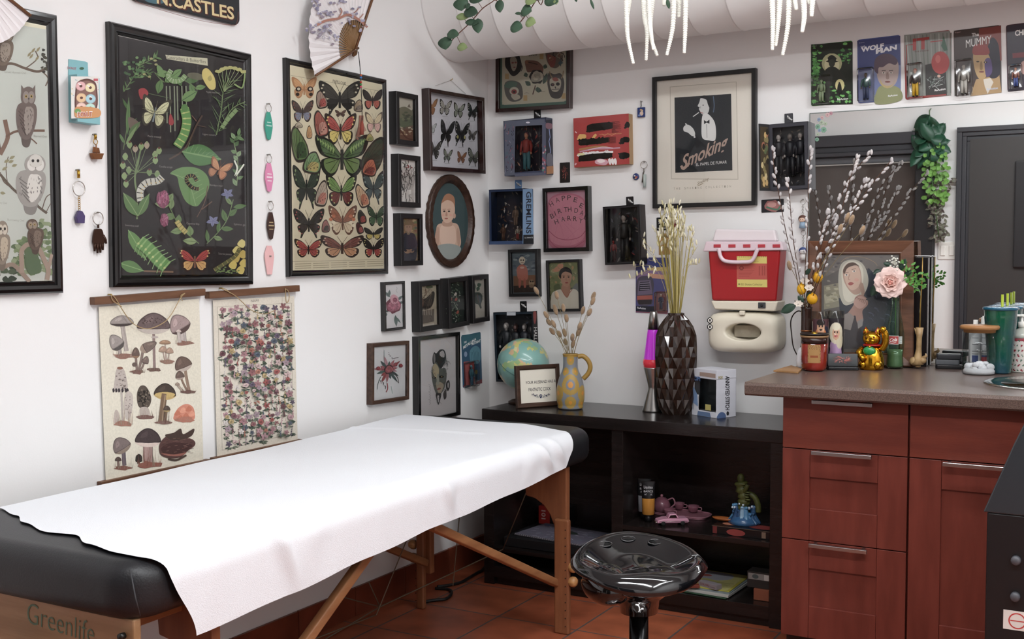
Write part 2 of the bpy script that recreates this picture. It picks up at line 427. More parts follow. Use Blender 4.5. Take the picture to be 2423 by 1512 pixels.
# duct
duct = MB(); n = 64; rad = .245; dy, dz = -.27, 2.335
L = 22; vs = []; ring = []
xs = []
x = 0.0; pitch = .15
prof = []
k = 0
while x < XR:
    xs += [(x,0),(x+.004,.0),(x+.0065,.0022),(x+.009,0)]; x += pitch
vs = []; 
for (x, dr_) in xs:
    for i in range(n):
        a = 2*pi*i/n; xx = min(x+pitch*.9*i/n*0, XR); vs.append((min(x,XR), dy+(rad+dr_)*math.cos(a), dz+(rad+dr_)*math.sin(a)+.012*x))
fs = [(k*n+i,k*n+(i+1)%n,(k+1)*n+(i+1)%n,(k+1)*n+i) for k in range(len(xs)-1) for i in range(n)]
duct.add(vs, fs, smooth=True)
o = duct.build('air_duct', M('duct_paint','#e4e3e1',.5,bump=.1,bscale=40)); tag(o,'large round white ventilation duct running along under the ceiling','air duct')
# fluorescent fixtures
for (c, ln, pw, rz) in LAMPS:
    L_ = empty('fluorescent_light', (c[0],c[1],CEIL), 'long white ceiling fluorescent fixture'+(' by the right wall' if rz else ' nearest the camera end' if c[1] < -2 else ' nearer the round duct'), 'ceiling light', rot=math.radians(rz))
    MB().box(-ln/2,ln/2,-.08,.08,-.06,0).build('housing', M('white_metal','#e2e2e2',.4), L_, bevel=.004)
    for sy in (-.045,.045):
        MB().tube([(-ln/2+.02,sy,-.078),(ln/2-.02,sy,-.078)], .013, 12).build('tube', M('tube_glow','#ffffff',emit=9,ecol='#f4faff'), L_)
    a = bpy.data.lights.new('tube_light','AREA'); a.shape = 'RECTANGLE'; a.size = ln; a.size_y = .14; a.energy = pw; a.color = (.96,.985,1)
    ao = bpy.data.objects.new('tube_light', a); COL.objects.link(ao); ao.parent = L_; ao.location = (0,0,-.1)
# ================================================================ MASSAGE TABLE
blk = M('black_vinyl','#1e1f22',.42,bump=.25,bscale=260,spec=.45)
beech = WOOD('beech','#8f5c3c','#7d4d32',.5,3,axis=2,st=10)
beechh = WOOD('beech_h','#a0714b','#8c5e3d',.5,3,axis=1,st=10)
beechx = WOOD('beech_x','#a98663','#94714f',.5,3,axis=0,st=10)
mt = empty('massage_table', (.40,-1.66,0), 'folding wooden massage table with black vinyl pad along the left wall', 'massage table')
def ax(pt): return (pt[0]-.40, pt[1]+1.66, pt[2])
class TB(MB):
    def __init__(s): super().__init__(); s.T = Matrix.Translation((-.40,1.66,0))
p = TB()
p.slab(.055,.80,-2.72,-.60,.578,.70,R=.09,r=.045,nc=8,ne=6); p.build('pad', blk, mt)
TB().tube([(.795,-2.70,.60),(.80,-2.715,.64),(.77,-2.70,.69)], .0015, 5).build('seam', M('seam','#3a3b3e',.6), mt)
TB().box(.06,.76,-2.685,-2.665,.42,.582).build('end_panel', beechx, mt, bevel=.004)
TB().box(.12,.68,-.80,-.78,.53,.582).build('end_panel', beechx, mt, bevel=.004)
TB().box(.655,.677,-2.665,-.78,.53,.582).build('side_rail', beechh, mt, bevel=.003)
TB().box(.12,.142,-2.665,-.78,.53,.582).build('side_rail', beechh, mt, bevel=.003)
# lettering and tube on the near end panel
A = Art(lambda x, y: (lambda q: (q.x-.40, q.z))(ony(x,y,-2.686)), 0)
A.text('Greenlife', (64,1474), (222,1523), 50, '#5a7a5c', up=(.02,-1), bold=-.012)
o = A.build('lettering', mt, PM()); o.matrix_local = Matrix.Translation((0,1.66-2.6862,0)) @ Matrix.Rotation(pi/2,4,'X')
TB().tube([(.40,-2.74,.475),(.56,-2.74,.475)], .016, 14).build('end_handle', M('grey_tube','#6d6668',.5), mt)
TB().tube([(.735,-2.688,.548),(.735,-2.700,.548)], .007, 10).build('bolt', M('dark_steel','#3b3a38',.4,.8), mt)
for sx in (.18,.742):
    s_ = 1 if sx > .4 else -1
    # tapered arched bracket + upper leg (plane parallel to the end)
    yl = -.76
    prof = [(sx+.022*s_,.578)]+[(sx+.022*s_,.13),(sx-.022*s_,.13),(sx-.022*s_,.33)]+[(sx-s_*(.022+.12*(1-math.cos(t*pi/2*.98))), .33+.135*math.sin(t*pi/2)) for t in (.2,.4,.6,.8,1)]+[(sx-s_*.15,.578)]
    q = TB(); q.T = q.T @ Matrix(((1,0,0,0),(0,0,1,0),(0,1,0,0),(0,0,0,1))); q.prism([(a,b) for a,b in prof], yl-.014, yl+.014)
    q.build('leg_bracket', beech, mt, bevel=.004)
    lg = TB(); lg.box(sx+s_*.006-.022,sx+s_*.006+.022+.012*s_,yl-.036,yl-.014,.0,.40); lg.build('leg', beech, mt, bevel=.006, seg=3)
    for z in (.235,.185):
        kn = TB(); kn.T = kn.T @ Matrix.Translation((sx+.05*s_,yl-.02,z)) @ Matrix.Rotation(pi/2,4,'Y'); kn.lathe([(.006,-.02),(.014,-.014),(.018,-.004),(.018,.006),(.012,.014),(.0,.016)],18)
        kn.build('knob', WOOD('knob_wood','#b98a58','#a1744a',.4), mt)
    hl = TB()
    for z in [.03+.028*i for i in range(13)]: hl.tube([(sx+s_*.029,yl-.0365,z),(sx+s_*.029,yl-.0372,z)], .0022, 8)
    hl.build('adjusting_holes', M('hole_dark','#2a1a12',.9), mt)['kind'] = 'stuff'
    # near legs (at the camera end), braces
    yn = -2.46
    q = TB(); q.T = q.T @ Matrix(((1,0,0,0),(0,0,1,0),(0,1,0,0),(0,0,0,1))); q.prism([(a,b) for a,b in prof], yn-.014, yn+.014); q.build('leg_bracket', beech, mt, bevel=.004)
    TB().box(sx+s_*.006-.022,sx+s_*.006+.022+.012*s_,yn-.036,yn-.014,0,.40).build('leg', beech, mt, bevel=.006)
    TB().tube([(sx-.012*s_,-1.56,.535),(sx-.012*s_,yl-.03,.175)], .0185, 4).build('brace', beechh, mt, bevel=.004)
    TB().tube([(sx-.012*s_,-1.80,.565),(sx-.012*s_,yn+.03,.18)], .0185, 4).build('brace', beechh, mt, bevel=.004)
for a, b in (((.22,-.80,.48),(.34,-1.30,.145)),((.34,-1.30,.145),(.36,-2.4,.20)),((.30,-.70,.49),(.335,-.83,.12))):
    TB().tube([a,b], .002, 6).build('cable', M('cable','#6a5d4c',.6), mt)
for a, b in (((872,1376),(899,1436)),((807,1412),(899,1436)),((899,1436),(770,1512)),((899,1436),(1190,1300)),((1190,1300),(1252,1148))):
    pa, pb = [onx(*t,.13 if i == 0 else .13) for i, t in enumerate((a,b))]
    if b == (1190,1300): pb = onx(1190,1300,.33)
    if a == (1190,1300): pa = onx(1190,1300,.33); pb = onx(1252,1148,.5)
    TB().tube([pa,pb], .0022, 6).build('cable', M('cable'), mt)
# paper sheet
def sheet(u, v):
    # u 0..1 wall side -> floor side path, v 0 near .. 1 far
    top = .73; cr = .10; hem = .118
    Lp = top+cr+hem; d = u*Lp
    near = [(0,-2.50),(.13,-2.535),(.22,-2.575),(.36,-2.61),(.45,-2.60),(.56,-2.645),(.68,-2.665),(.76,-2.665),(.84,-2.64),(1,-2.575)]
    for i in range(len(near)-1):
        if near[i][0] <= u <= near[i+1][0]:
            t = (u-near[i][0])/(near[i+1][0]-near[i][0]); t = t*t*(3-2*t); yn = near[i][1]*(1-t)+near[i+1][1]*t; break
    yf = -.705-.185*max(0,(u-.55)/.45)**1.1
    y = yn*(1-v)+yf*v
    R = .055
    hz = .047+.073*(1-v)**.8+.003*math.sin(v*9)+.002*math.sin(v*31+1)
    x0 = .045+.055*(1-v)+.022*math.sin(pi*(1-v))
    if d < top: x, z = x0+d*(.765-x0)/top, .7045
    elif d < top+cr: t = (d-top)/cr*pi/2; x, z = .035+top+R*math.sin(t)*.9, .7045-R*(1-math.cos(t))
    else: t = (d-top-cr)/hem; x, z = .035+top+R*.9+.004*t, .7045-R-hz*t
    w = 1-min(1,abs(d-top-cr)/.3)
    g = math.sin(y*17+math.sin(d*9)*1.5)*math.sin(y*5.3+1)*.005*w+math.sin(y*41+d*20)*.0012*w
    x += max(0,g)+.003*w; z += .0012+.0010*math.sin(y*6+d*8)+.0008*math.sin(y*13-d*15)+max(0,.004*math.exp(-((y+.98-(d-.4)*.2)/.02)**2)*(1 if d < .5 else 0))
    for yc, xc, am in ((-2.3,.83,.012),(-1.02,.84,.010),(-1.62,.82,.008),(-.93,.82,.007)):
        e = math.exp(-((y-yc-(d-xc)*.35)/.022)**2-((d-xc)/.085)**2)*am*1.3; x += e; z += e*.4
    return (x-.40, y+1.66, z)
sh = MB(); sh.grid(sheet, 90, 240)
o = sh.build('paper_sheet', M('disposable_paper','#e6e8ec',.9,bump=.5,bscale=420,spec=.1)); o.location = (.40,-1.66,0)
tag(o,'long white disposable paper sheet draped over the black massage table','sheet')
# floor cord
cp = [onz(*q,.006) for q in [(1148,1341),(1140,1350),(1130,1355),(1115,1364),(1090,1378),(1060,1385),(1035,1388)]]
tag(MB().tube(spline(cp,8), .006, 8).build('power_cord', M('black_rubber','#161616',.5)), 'black power cord snaking over the floor tiles under the massage table', 'cord')
cp = [onz(*q,.006) for q in [(1030,1392),(1062,1395),(1068,1405),(1055,1417),(1030,1420),(1000,1424)]]
tag(MB().tube(spline(cp,8), .006, 8).build('power_cord', M('black_rubber')), 'short loop of black cord behind the far left leg of the massage table', 'cord')
# ================================================================ LOW SHELF
esp = WOOD('black_brown','#221c1b','#1b1716',.2,3,axis=0,st=16)
sf = empty('low_shelf', (.80,-.19,0), 'long low black-brown open shelf against the back wall', 'shelf')
def SB(): m = MB(); m.T = Matrix.Translation((-.80,.19,0)); return m
SB().box(.195,1.405,-.39,0-.014,.655,.70).build('top_board', esp, sf, bevel=.002)
SB().box(.20,.245,-.385,-.014,0,.655).build('side_panel', esp, sf, bevel=.001)
SB().box(1.36,1.405,-.385,-.014,0,.655).build('side_panel', esp, sf, bevel=.001)
SB().box(.756,.802,-.385,-.03,.075,.655).build('divider', esp, sf, bevel=.001)
SB().box(.245,1.36,-.385,-.014,.03,.075).build('bottom_board', esp, sf, bevel=.001)
SB().box(.802,1.36,-.385,-.03,.285,.303).build('shelf_board', esp, sf, bevel=.001)
SB().box(.245,.756,-.385,-.03,.135,.150).build('shelf_board', esp, sf, bevel=.001)
SB().box(.205,1.395,-.03,-.014,.03,.66).build('back_panel', esp, sf)
SB().box(.245,1.36,-.37,-.35,0,.03).build('plinth', esp, sf)
# ================================================================ CABINETS + WORKTOP
red = WOOD('red_brown_wood','#70342a','#612b22',.36,3,axis=2,st=7)
redx = WOOD('red_brown_wood_h','#76382b','#672f25',.36,3,axis=0,st=7)
gapm = M('cabinet_gap','#1a0d0a',.7)
steel = M('brushed_steel','#a9a8a8',.28,1.0)
YC = -.752
def handle(par, x0, x1, z, T):
    h = MB(); h.T = T; h.box(x0,x1,YC-.035,YC-.022,z-.006,z+.006)
    for x in (x0+.015,x1-.015): h.box(x-.005,x+.005,YC-.022,YC-.0,z-.005,z+.005)
    return h.build('handle', steel, par, bevel=.0015)
def shaker(par, name, x0, x1, z0, z1, T, top=.085, bot=.10, st=.085):
    f = MB(); f.T = T; f.box(x0,x0+st,YC,YC+.02,z0,z1); f.box(x1-st,x1,YC,YC+.02,z0,z1)
    f.box(x0+st+.0008,x1-st-.0008,YC+.0012,YC+.02,z1-top,z1); f.box(x0+st+.0008,x1-st-.0008,YC+.0012,YC+.02,z0,z0+bot)
    f.box(x0+st-.002,x1-st+.002,YC+.009,YC+.018,z0+bot-.002,z1-top+.002)
    return f.build(name, red, par, bevel=.0009)
def cabinet(x0, x1, label, kind):
    c = empty('base_cabinet', ((x0+x1)/2,-.38,0), label, 'cabinet'); T = Matrix.Translation((-(x0+x1)/2,.38,0)); g = .002
    b = MB(); b.T = T; b.box(x0,x1,YC+.022,-.014,.11,.866); b.build('body', red, c, bevel=.001)
    b = MB(); b.T = T; b.box(x0+.004,x1-.004,YC+.0205,YC+.022,.114,.862); b.build('shadow_gap', gapm, c)
    b = MB(); b.T = T; b.box(x0,x1,YC+.07,YC+.09,0,.11); b.build('plinth', M('plinth_dark','#2a1a16',.6), c)
    d = MB(); d.T = T; d.box(x0+g,x1-g,YC,YC+.02,.706,.862); d = d.build('drawer', redx, c, bevel=.0012)
    if kind == 'drawers':
        handle(d, x0+.10, x1-.10, .857, T)
        d = shaker(c,'drawer',x0+g,x1-g,.420,.703,T); handle(d, x0+.10, x1-.10, .700, T)
        d = shaker(c,'drawer',x0+g,x1-g,.112,.417,T); handle(d, x0+.095, x1-.11, .412, T)
    else:
        d = shaker(c,'door',x0+g,x1-g,.112,.703,T,bot=.10,st=.09); handle(d, x0+.10, x1-.08, .698, T)
    return c
cabinet(1.508,1.888,'red-brown wooden drawer cabinet with three drawers left of the sink','drawers')
cabinet(1.890,2.272,'red-brown wooden sink cabinet with one tall door','door')
cabinet(2.274,2.70,'red-brown wooden cabinet at the right end of the worktop','door')
wm = M('speckled_laminate','#6e5c54',.28,col2='#4f423d',vscale=420,spec=.5)
wtp = MB(); 
pr = [(-.805,.868),(-.812,.874),(-.814,.900),(-.808,.910),(-.002,.910),(-.002,.868)]
wtp.T = Matrix(((0,0,1,0),(1,0,0,0),(0,1,0,0),(0,0,0,1))); wtp.prism(pr, 1.405, 2.72)
o = wtp.build('worktop', wm); tag(o,'brown speckled laminate worktop with rounded front edge over the red-brown cabinets','worktop')
# sink
sk_ = empty('sink', (2.27,-.45,.91), 'round stainless steel sink set in the worktop at the right edge', 'sink')
MB().lathe([(.215,.0005),(.213,.004),(.205,.0055),(.192,.004),(.186,.0025),(.18,.0012),(.172,.001),(.0,.0008)],56).build('rim', M('polished_steel','#c9c9c6',.12,1.0), sk_)
MB().lathe([(.165,.0018),(.08,.0014),(0,.0013)],40).build('bowl', M('steel_bowl','#8d8a84',.25,1.0), sk_)
# mirror
mr = empty('mirror', (1.9,0,1.27), 'large frameless wall mirror above the worktop', 'mirror')
MB().box(1.384-1.9,2.70-1.9,-.006,-.0015,.912-1.27,1.823-1.27).build('mirror_glass', M('mirror_silver','#f2f4f3',.01,1.0), mr)
e = MB(); e.box(1.381-1.9,1.384-1.9,-.0065,-.0005,.912-1.27,1.826-1.27); e.box(1.381-1.9,2.70-1.9,-.0065,-.0005,1.823-1.27,1.826-1.27); e.build('edge', M('mirror_edge','#6c736f',.4), mr)
# ================================================================ STOOL
gl = M('black_gloss','#0c0d10',.08,spec=.6,coat=.6)
sc = onz(1512,1328,.50); ST = (sc.x, sc.y)
st = empty('bar_stool', (ST[0],ST[1],0), 'glossy black moulded bar stool with chrome pole in front of the low shelf', 'stool', rot=math.radians(38))
seat = MB()
def seatf(u, v):
    a = 2*pi*u; r = v
    W, D = .168, .158
    x = W*r*math.cos(a)*(1+.06*math.cos(2*a)); y = D*r*math.sin(a)
    back = max(0,math.sin(a))
    z = .0
    z += -.028*math.exp(-((x-.075)**2+(y+.02)**2)/.006)-.028*math.exp(-((x+.075)**2+(y+.02)**2)/.006)
    z += (.062*back**1.2+.018*abs(math.cos(a))**3)*max(0,r-.45)**1.3*1.9
    if r > .9: z -= (r-.9)*.25
    if math.sin(a) < -.5: z -= .25*max(0,r-.75)**1.2*(-math.sin(a)-.5)
    return (x, y, .50+z)
seat.grid(seatf, 64, 24)
seat.build('seat', gl, st, solid=.012)
for hx0 in (-.075,.0,.075):
    p_ = seatf(.25-hx0*1.3,.74); hx0, yy_, zz_ = p_[0], p_[1], p_[2]+.0085
    h_ = MB(); h_.T = Matrix.Translation((hx0,yy_,zz_)) @ Matrix.Rotation(math.radians(28),4,'X'); h_.tube([(.019*math.cos(t_),.010*math.sin(t_),0) for t_ in [2*pi*i/24 for i in range(25)]],.0022,6,caps=False); h_.build('grip_hole_rim', gl, st)
    h_ = MB(); h_.T = Matrix.Translation((hx0,yy_,zz_-.001)) @ Matrix.Rotation(math.radians(28),4,'X'); h_.lathe([(.018,0),(0,.0005)],24,sq=(1,.52)); h_.build('grip_hole', M('hole_black','#030303',.9), st)
und = MB(); und.lathe([(.0,.36),(.05,.365),(.055,.40),(.08,.42),(.12,.445),(.140,.470),(.10,.478),(0,.476)],40,sq=(1,.95)); und.ball((-.085,.01,.44),(.066,.10,.052),20,12); und.ball((.05,-.02,.455),(.09,.10,.03),20,12); und.build('under_shell', gl, st)
MB().lathe([(.032,.17),(.034,.19),(.026,.20),(.025,.37),(.0,.37)],28).build('gas_lift', M('black_steel','#101012',.2,.6), st)
MB().lathe([(.024,.03),(.024,.30),(.018,.305),(.018,.37)],28).build('pole', M('chrome','#d8d4d2',.06,1.0), st)
MB().lathe([(.0,.0),(.20,.0),(.20,.008),(.15,.016),(.05,.03),(.025,.05),(.0,.05)],48).build('base', M('chrome'), st)
ft = MB(); ft.tube([(.14*math.cos(a),-.03-.14*math.sin(a)*1.1,.20) for a in [pi*i/14 for i in range(15)]], .008, 8); ft.tube([(.14,-.03,.20),(.0,-.0,.24),(-.14,-.03,.20)], .007, 8); ft.build('footrest', M('chrome'), st)
# ================================================================ BLACK BOX at the right edge
bb = empty('equipment_case', (2.50,-1.42,0), 'black metal case with lid and knobs at the right edge of the photo', 'case')
bx = MB(); bx.box(-.31,.2,.0,.40,.0,.705); bx.build('body', M('black_paint','#141416',.4), bb, bevel=.004)
ld = MB(); ld.T = Matrix(((1,0,0,0),(0,0,1,0),(0,1,0,0),(0,0,0,1))); ld.prism([(-.318,.705),(-.255,.87),(-.225,.94),(.2,.94),(.2,.705)], -.004, .405); ld.build('lid', M('dark_plastic','#2f3438',.25,spec=.6), bb, bevel=.003)
for z in (.60,.515): 
    k = MB(); k.T = Matrix.Translation((-.245,0,z)) @ Matrix.Rotation(pi/2,4,'X'); k.lathe([(.011,0),(.011,.012),(.008,.016),(0,.016)],16); k.build('knob', M('grey_plastic','#4a4b50',.4), bb)
s_ = MB(); s_.box(-.27,-.215,-.0012,0,.435,.48); s_.build('sticker', M('sticker_white','#d8d2cc',.5), bb)
s_ = MB(); s_.T = Matrix.Translation((-.24,-.0014,.457)) @ Matrix.Rotation(pi/2,4,'X')
s_.add([(r*math.cos(2*pi*i/28), r*math.sin(2*pi*i/28), 0) for r in (.019,.016) for i in range(28)], [(i,(i+1)%28,28+(i+1)%28,28+i) for i in range(28)]); s_.box(-.015,.015,-.0012,.0012,0,.0002); s_.build('warning_symbol', M('warning_red','#b8403e',.5), bb)
# ================================================================ drawing vocabulary
RN = random.Random(5)
def wingpts(side, pts, cx, cy, w, h, rot, k=1.0, root=(.05,0)):
    r = math.radians(rot); c, q = math.cos(r), math.sin(r); o = []
    for x, y in pts:
        x, y = root[0]+(x-root[0])*k, root[1]+(y-root[1])*k
        X, Y = side*x*w, y*h; o.append((cx+X*c-Y*q, cy+X*q+Y*c))
    return o
FORE = [(.03,-.06),(.22,-.36),(.46,-.50),(.50,-.36),(.40,-.06),(.2,.04),(.03,.06)]
HIND = [(.03,.02),(.2,.02),(.38,.08),(.37,.30),(.24,.46),(.11,.38),(.04,.16)]
TAIL = [(.03,.02),(.2,.02),(.36,.10),(.33,.27),(.25,.34),(.27,.50),(.22,.49),(.15,.34),(.05,.2)]
def butterfly(A, cx, cy, w, h, c1, c2, edge='#2b2622', spot=None, rot=0, tail=False, body=None, inner=True, ant=True, thin=False):
    hind = TAIL if tail else HIND
    for sd in (-1,1):
        A.curve(wingpts(sd,hind,cx,cy,w,h,rot), edge, 4)
        if inner: A.curve(wingpts(sd,hind,cx,cy,w,h,rot,.80 if not tail else .7,(.10,.08)), c2, 4)
        A.curve(wingpts(sd,FORE,cx,cy,w,h,rot), edge, 4)
        if inner: A.curve(wingpts(sd,FORE,cx,cy,w,h,rot,.78,(.10,-.06)), c1, 4)
        for x0, y0, x1, y1 in ((.06,0,.40,-.40),(.06,0,.42,-.26),(.06,.01,.36,-.1),(.06,.06,.30,.16),(.06,.06,.22,.34)):
            a = wingpts(sd,[(x0,y0),(x1,y1)],cx,cy,w,h,rot); A.line(a, max(w*.008,.5), edge)
        if spot:
            for x, y, rr in ((.40,-.37,.028),(.43,-.28,.024),(.38,-.16,.026),(.31,.14,.026),(.31,.27,.026),(.23,.36,.022)):
                p = wingpts(sd,[(x,y)],cx,cy,w,h,rot)[0]; A.ell(p[0],p[1],rr*w,rr*h*1.1,spot,n=7)
    b = wingpts(1,[(0,-.16),(0,.30)],cx,cy,w,h,rot); A.line([b[0],((b[0][0]+b[1][0])/2,(b[0][1]+b[1][1])/2),b[1]], w*.055, body or edge)
    if ant:
        for sd in (-1,1): A.line(wingpts(sd,[(0,-.15),(.12,-.45)],cx,cy,w,h,rot), max(w*.007,.45), edge)
def sidefly(A, cx, cy, w, h, c1, c2, edge='#3a302a', rot=0, lines=5):
    P = [(-.42,.45),(-.5,.1),(-.3,-.35),(.05,-.5),(.3,-.25),(.5,.1),(.42,.42),(.1,.5)]
    r = math.radians(rot); f = lambda k, pts: [(cx+x*k*w*math.cos(r)-y*k*h*math.sin(r), cy+x*k*w*math.sin(r)+y*k*h*math.cos(r)) for x,y in pts]
    A.curve(f(1,P), edge, 4); A.curve(f(.86,P), c1, 4)
    A.curve(f(.8,[(-.35,.4),(-.1,.0),(.4,.0),(.4,.42),(.1,.5)]), c2, 4)
    for i in range(lines):
        t = -.35+.75*i/max(lines-1,1); A.line(f(1,[(-.3,.38),(t,-.36+abs(t)*.5)]), max(w*.018,.5), edge)
    for i in range(4): p = f(1,[(-.25+.18*i,.36-.06*i)])[0]; A.ell(p[0],p[1],w*.04,h*.025,edge,n=6)
def mushroom(A, cx, top, cw, ch, sx, base, sw, cap='#7a6560', under=None, stem='#b8a79c', lean=0, tilt=0, ring=False, edge=None):
    cyb = top+ch; A.line([(cx,cyb-ch*.3),((cx+sx)/2+lean,(cyb+base)/2),(sx,base)], sw*1.12, shade(stem,.62), sm=True)
    A.line([(cx,cyb-ch*.3),((cx+sx)/2+lean,(cyb+base)/2),(sx,base)], sw*.86, stem, sm=True)
    A.line([(cx+sw*.2,cyb),((cx+sx)/2+lean+sw*.22,(cyb+base)/2),(sx+sw*.2,base)], sw*.16, shade(stem,.75), sm=True)
    r = math.radians(tilt); R_ = lambda pts: [(cx+(x)*math.cos(r)-(y)*math.sin(r), cyb+(x)*math.sin(r)+(y)*math.cos(r)) for x,y in pts]
    if under: A.curve(R_([(-cw*.5,-ch*.12),(-cw*.3,ch*.2),(0,ch*.28),(cw*.3,ch*.2),(cw*.5,-ch*.12),(0,-ch*.3)]), under, 4)
    A.curve(R_([(-cw*.5,-ch*.08),(-cw*.42,-ch*.55),(-cw*.15,-ch*.95),(cw*.12,-ch*.97),(cw*.4,-ch*.6),(cw*.5,-ch*.08),(cw*.25,-ch*.02 if under else ch*.05),(0,ch*.0 if under else ch*.08),(-cw*.25,-ch*.02 if under else ch*.05)]), edge or shade(cap,.6), 4)
    A.curve(R_([(-cw*.46,-ch*.12),(-cw*.38,-ch*.52),(-cw*.14,-ch*.88),(cw*.12,-ch*.9),(cw*.36,-ch*.56),(cw*.46,-ch*.12),(0,-ch*.06)]), cap, 4)
    A.curve(R_([(-cw*.3,-ch*.35),(-cw*.2,-ch*.65),(-cw*.02,-ch*.78),(-cw*.05,-ch*.45)]), shade(cap,1.35), 4)
    for i in range(9): a = RN.uniform(-.38,.38); b = RN.uniform(-.6,-.15); p = R_([(cw*a,ch*b)])[0]; A.ell(p[0],p[1],cw*.018,ch*.03,shade(cap,.7),n=5)
    if ring: A.ell((cx+sx)/2+lean*.7, cyb+(base-cyb)*.28, sw*.9, sw*.35, shade(stem,1.15), n=10)
def tuft(A, cx, cy, w, n=9, col='#a4705c', h=None):
    h = h or w*.5
    A.ell(cx,cy,w*.5,w*.14,shade(col,.8),lump=.3,n=14,seed=3)
    for i in range(n):
        x = cx+RN.uniform(-.5,.5)*w; A.line([(x,cy+w*.05),(x+RN.uniform(-.12,.12)*w,cy-RN.uniform(.3,1)*h)], max(w*.015,.5), RN.choice([col,shade(col,.65),'#8f8a70']), taper=True)
def caterpillar(A, pts, w, c1, c2, hair=None, spots=None):
    P = spline(pts, 5); A.line(pts, w*1.12, shade(c1,.5), sm=True); A.line(pts, w, c1, sm=True)
    for i in range(0,len(P)-1,2):
        d = (P[i+1]-P[i]); d = d.normalized() if d.length else Vector((1,0)); q = Vector((-d.y,d.x))
        A.line([tuple(P[i]-q*w*.48),tuple(P[i]+q*w*.48)], w*.13, c2)
        if spots: A.ell(P[i].x+q.x*w*.2,P[i].y+q.y*w*.2,w*.11,w*.11,spots,n=6)
        if hair:
            for s in (-1,1): A.line([tuple(P[i]+q*w*.45*s),tuple(P[i]+q*w*.95*s+d*w*.2)], w*.06, hair)
def flower(A, cx, cy, r, c, mid='#d8c26a', n=6, k=.5, rot=0):
    for i in range(n):
        a = 2*pi*i/n+rot; x, y = cx+math.cos(a)*r*.55, cy+math.sin(a)*r*.55
        A.ell(x,y,r*k,r*k*.62,shade(c,RN.uniform(.8,1.12)),rot=math.degrees(a),n=8)
    A.ell(cx,cy,r*.2,r*.2,mid,n=7)
def rose(A, cx, cy, r, c, n=9, edge=None):
    A.ell(cx,cy,r,r,edge or shade(c,.55),lump=.12,n=18,seed=2)
    for i in range(n):
        a = i*2.4; q = r*(.78-.07*i); A.ell(cx+math.cos(a)*r*.18,cy+math.sin(a)*r*.18,q,q*.86,shade(c,1.1-.09*(i%3)) if i%2 == 0 else shade(c,.72),rot=math.degrees(a),n=12,lump=.08,seed=i)
def stemleaves(A, pts, w, c, n, L, lw, lc, seed=1):
    r = random.Random(seed); P = spline(pts,6); A.line(pts, w, c, sm=True)
    for i in range(n):
        k = int((i+.7)/n*(len(P)-2)); p = P[k]; d = (P[k+1]-P[k]).normalized(); s = 1 if i%2 else -1
        a = math.atan2(d.y,d.x)+s*r.uniform(.5,1.1); l = L*r.uniform(.7,1.2)
        A.leaf(tuple(p),(p.x+math.cos(a)*l,p.y+math.sin(a)*l), lw*r.uniform(.8,1.2), RN.choice(lc), shade(lc[0],.6))
def owl(A, cx, cy, w, h, c1, c2, face, eye='#c9a53c', ears=False, lean=0, tail=True):
    hx_ = cx+lean
    if tail: A.curve([(cx-w*.2,cy+h*.25),(cx-w*.18,cy+h*.52),(cx+w*.12,cy+h*.54),(cx+w*.2,cy+h*.25)], shade(c1,.7), 4)
    A.curve([(cx-w*.34,cy-h*.2),(cx-w*.45,cy+h*.1),(cx-w*.25,cy+h*.38),(cx+w*.15,cy+h*.40),(cx+w*.42,cy+h*.1),(cx+w*.36,cy-h*.2)], c1, 5)
    A.curve([(cx-w*.02,cy-h*.15),(cx-w*.12,cy+h*.1),(cx,cy+h*.34),(cx+w*.25,cy+h*.2),(cx+w*.3,cy-h*.1)], c2, 5)
    for i in range(38):
        x = cx+RN.uniform(-.34,.34)*w; y = cy+RN.uniform(-.12,.33)*h; A.line([(x,y),(x+RN.uniform(-1,1)*w*.02,y+h*.035)], max(w*.022,.7), shade(c1,RN.choice([.5,.6,1.5])))
    for i in range(5): A.line([(cx-w*.36+i*w*.03,cy-h*.08+i*h*.07),(cx-w*.12+i*w*.02,cy+h*.02+i*h*.08)], w*.025, shade(c1,.45))
    A.ell(hx_,cy-h*.33,w*.32,h*.18,c1,n=18)
    if ears:
        for s in (-1,1): A.poly([(hx_+s*w*.14,cy-h*.44),(hx_+s*w*.30,cy-h*.54),(hx_+s*w*.30,cy-h*.36)], c1)
    A.ell(hx_-w*.10,cy-h*.32,w*.14,h*.11,face,n=14); A.ell(hx_+w*.13,cy-h*.32,w*.14,h*.11,face,n=14)
    for s in (-.10,.13): A.ell(hx_+w*s,cy-h*.335,w*.06,h*.034,eye,n=12); A.ell(hx_+w*s,cy-h*.335,w*.03,h*.018,'#1a1512',n=8)
    A.poly([(hx_-w*.02,cy-h*.31),(hx_+w*.05,cy-h*.31),(hx_+w*.015,cy-h*.25)], '#4a4238')
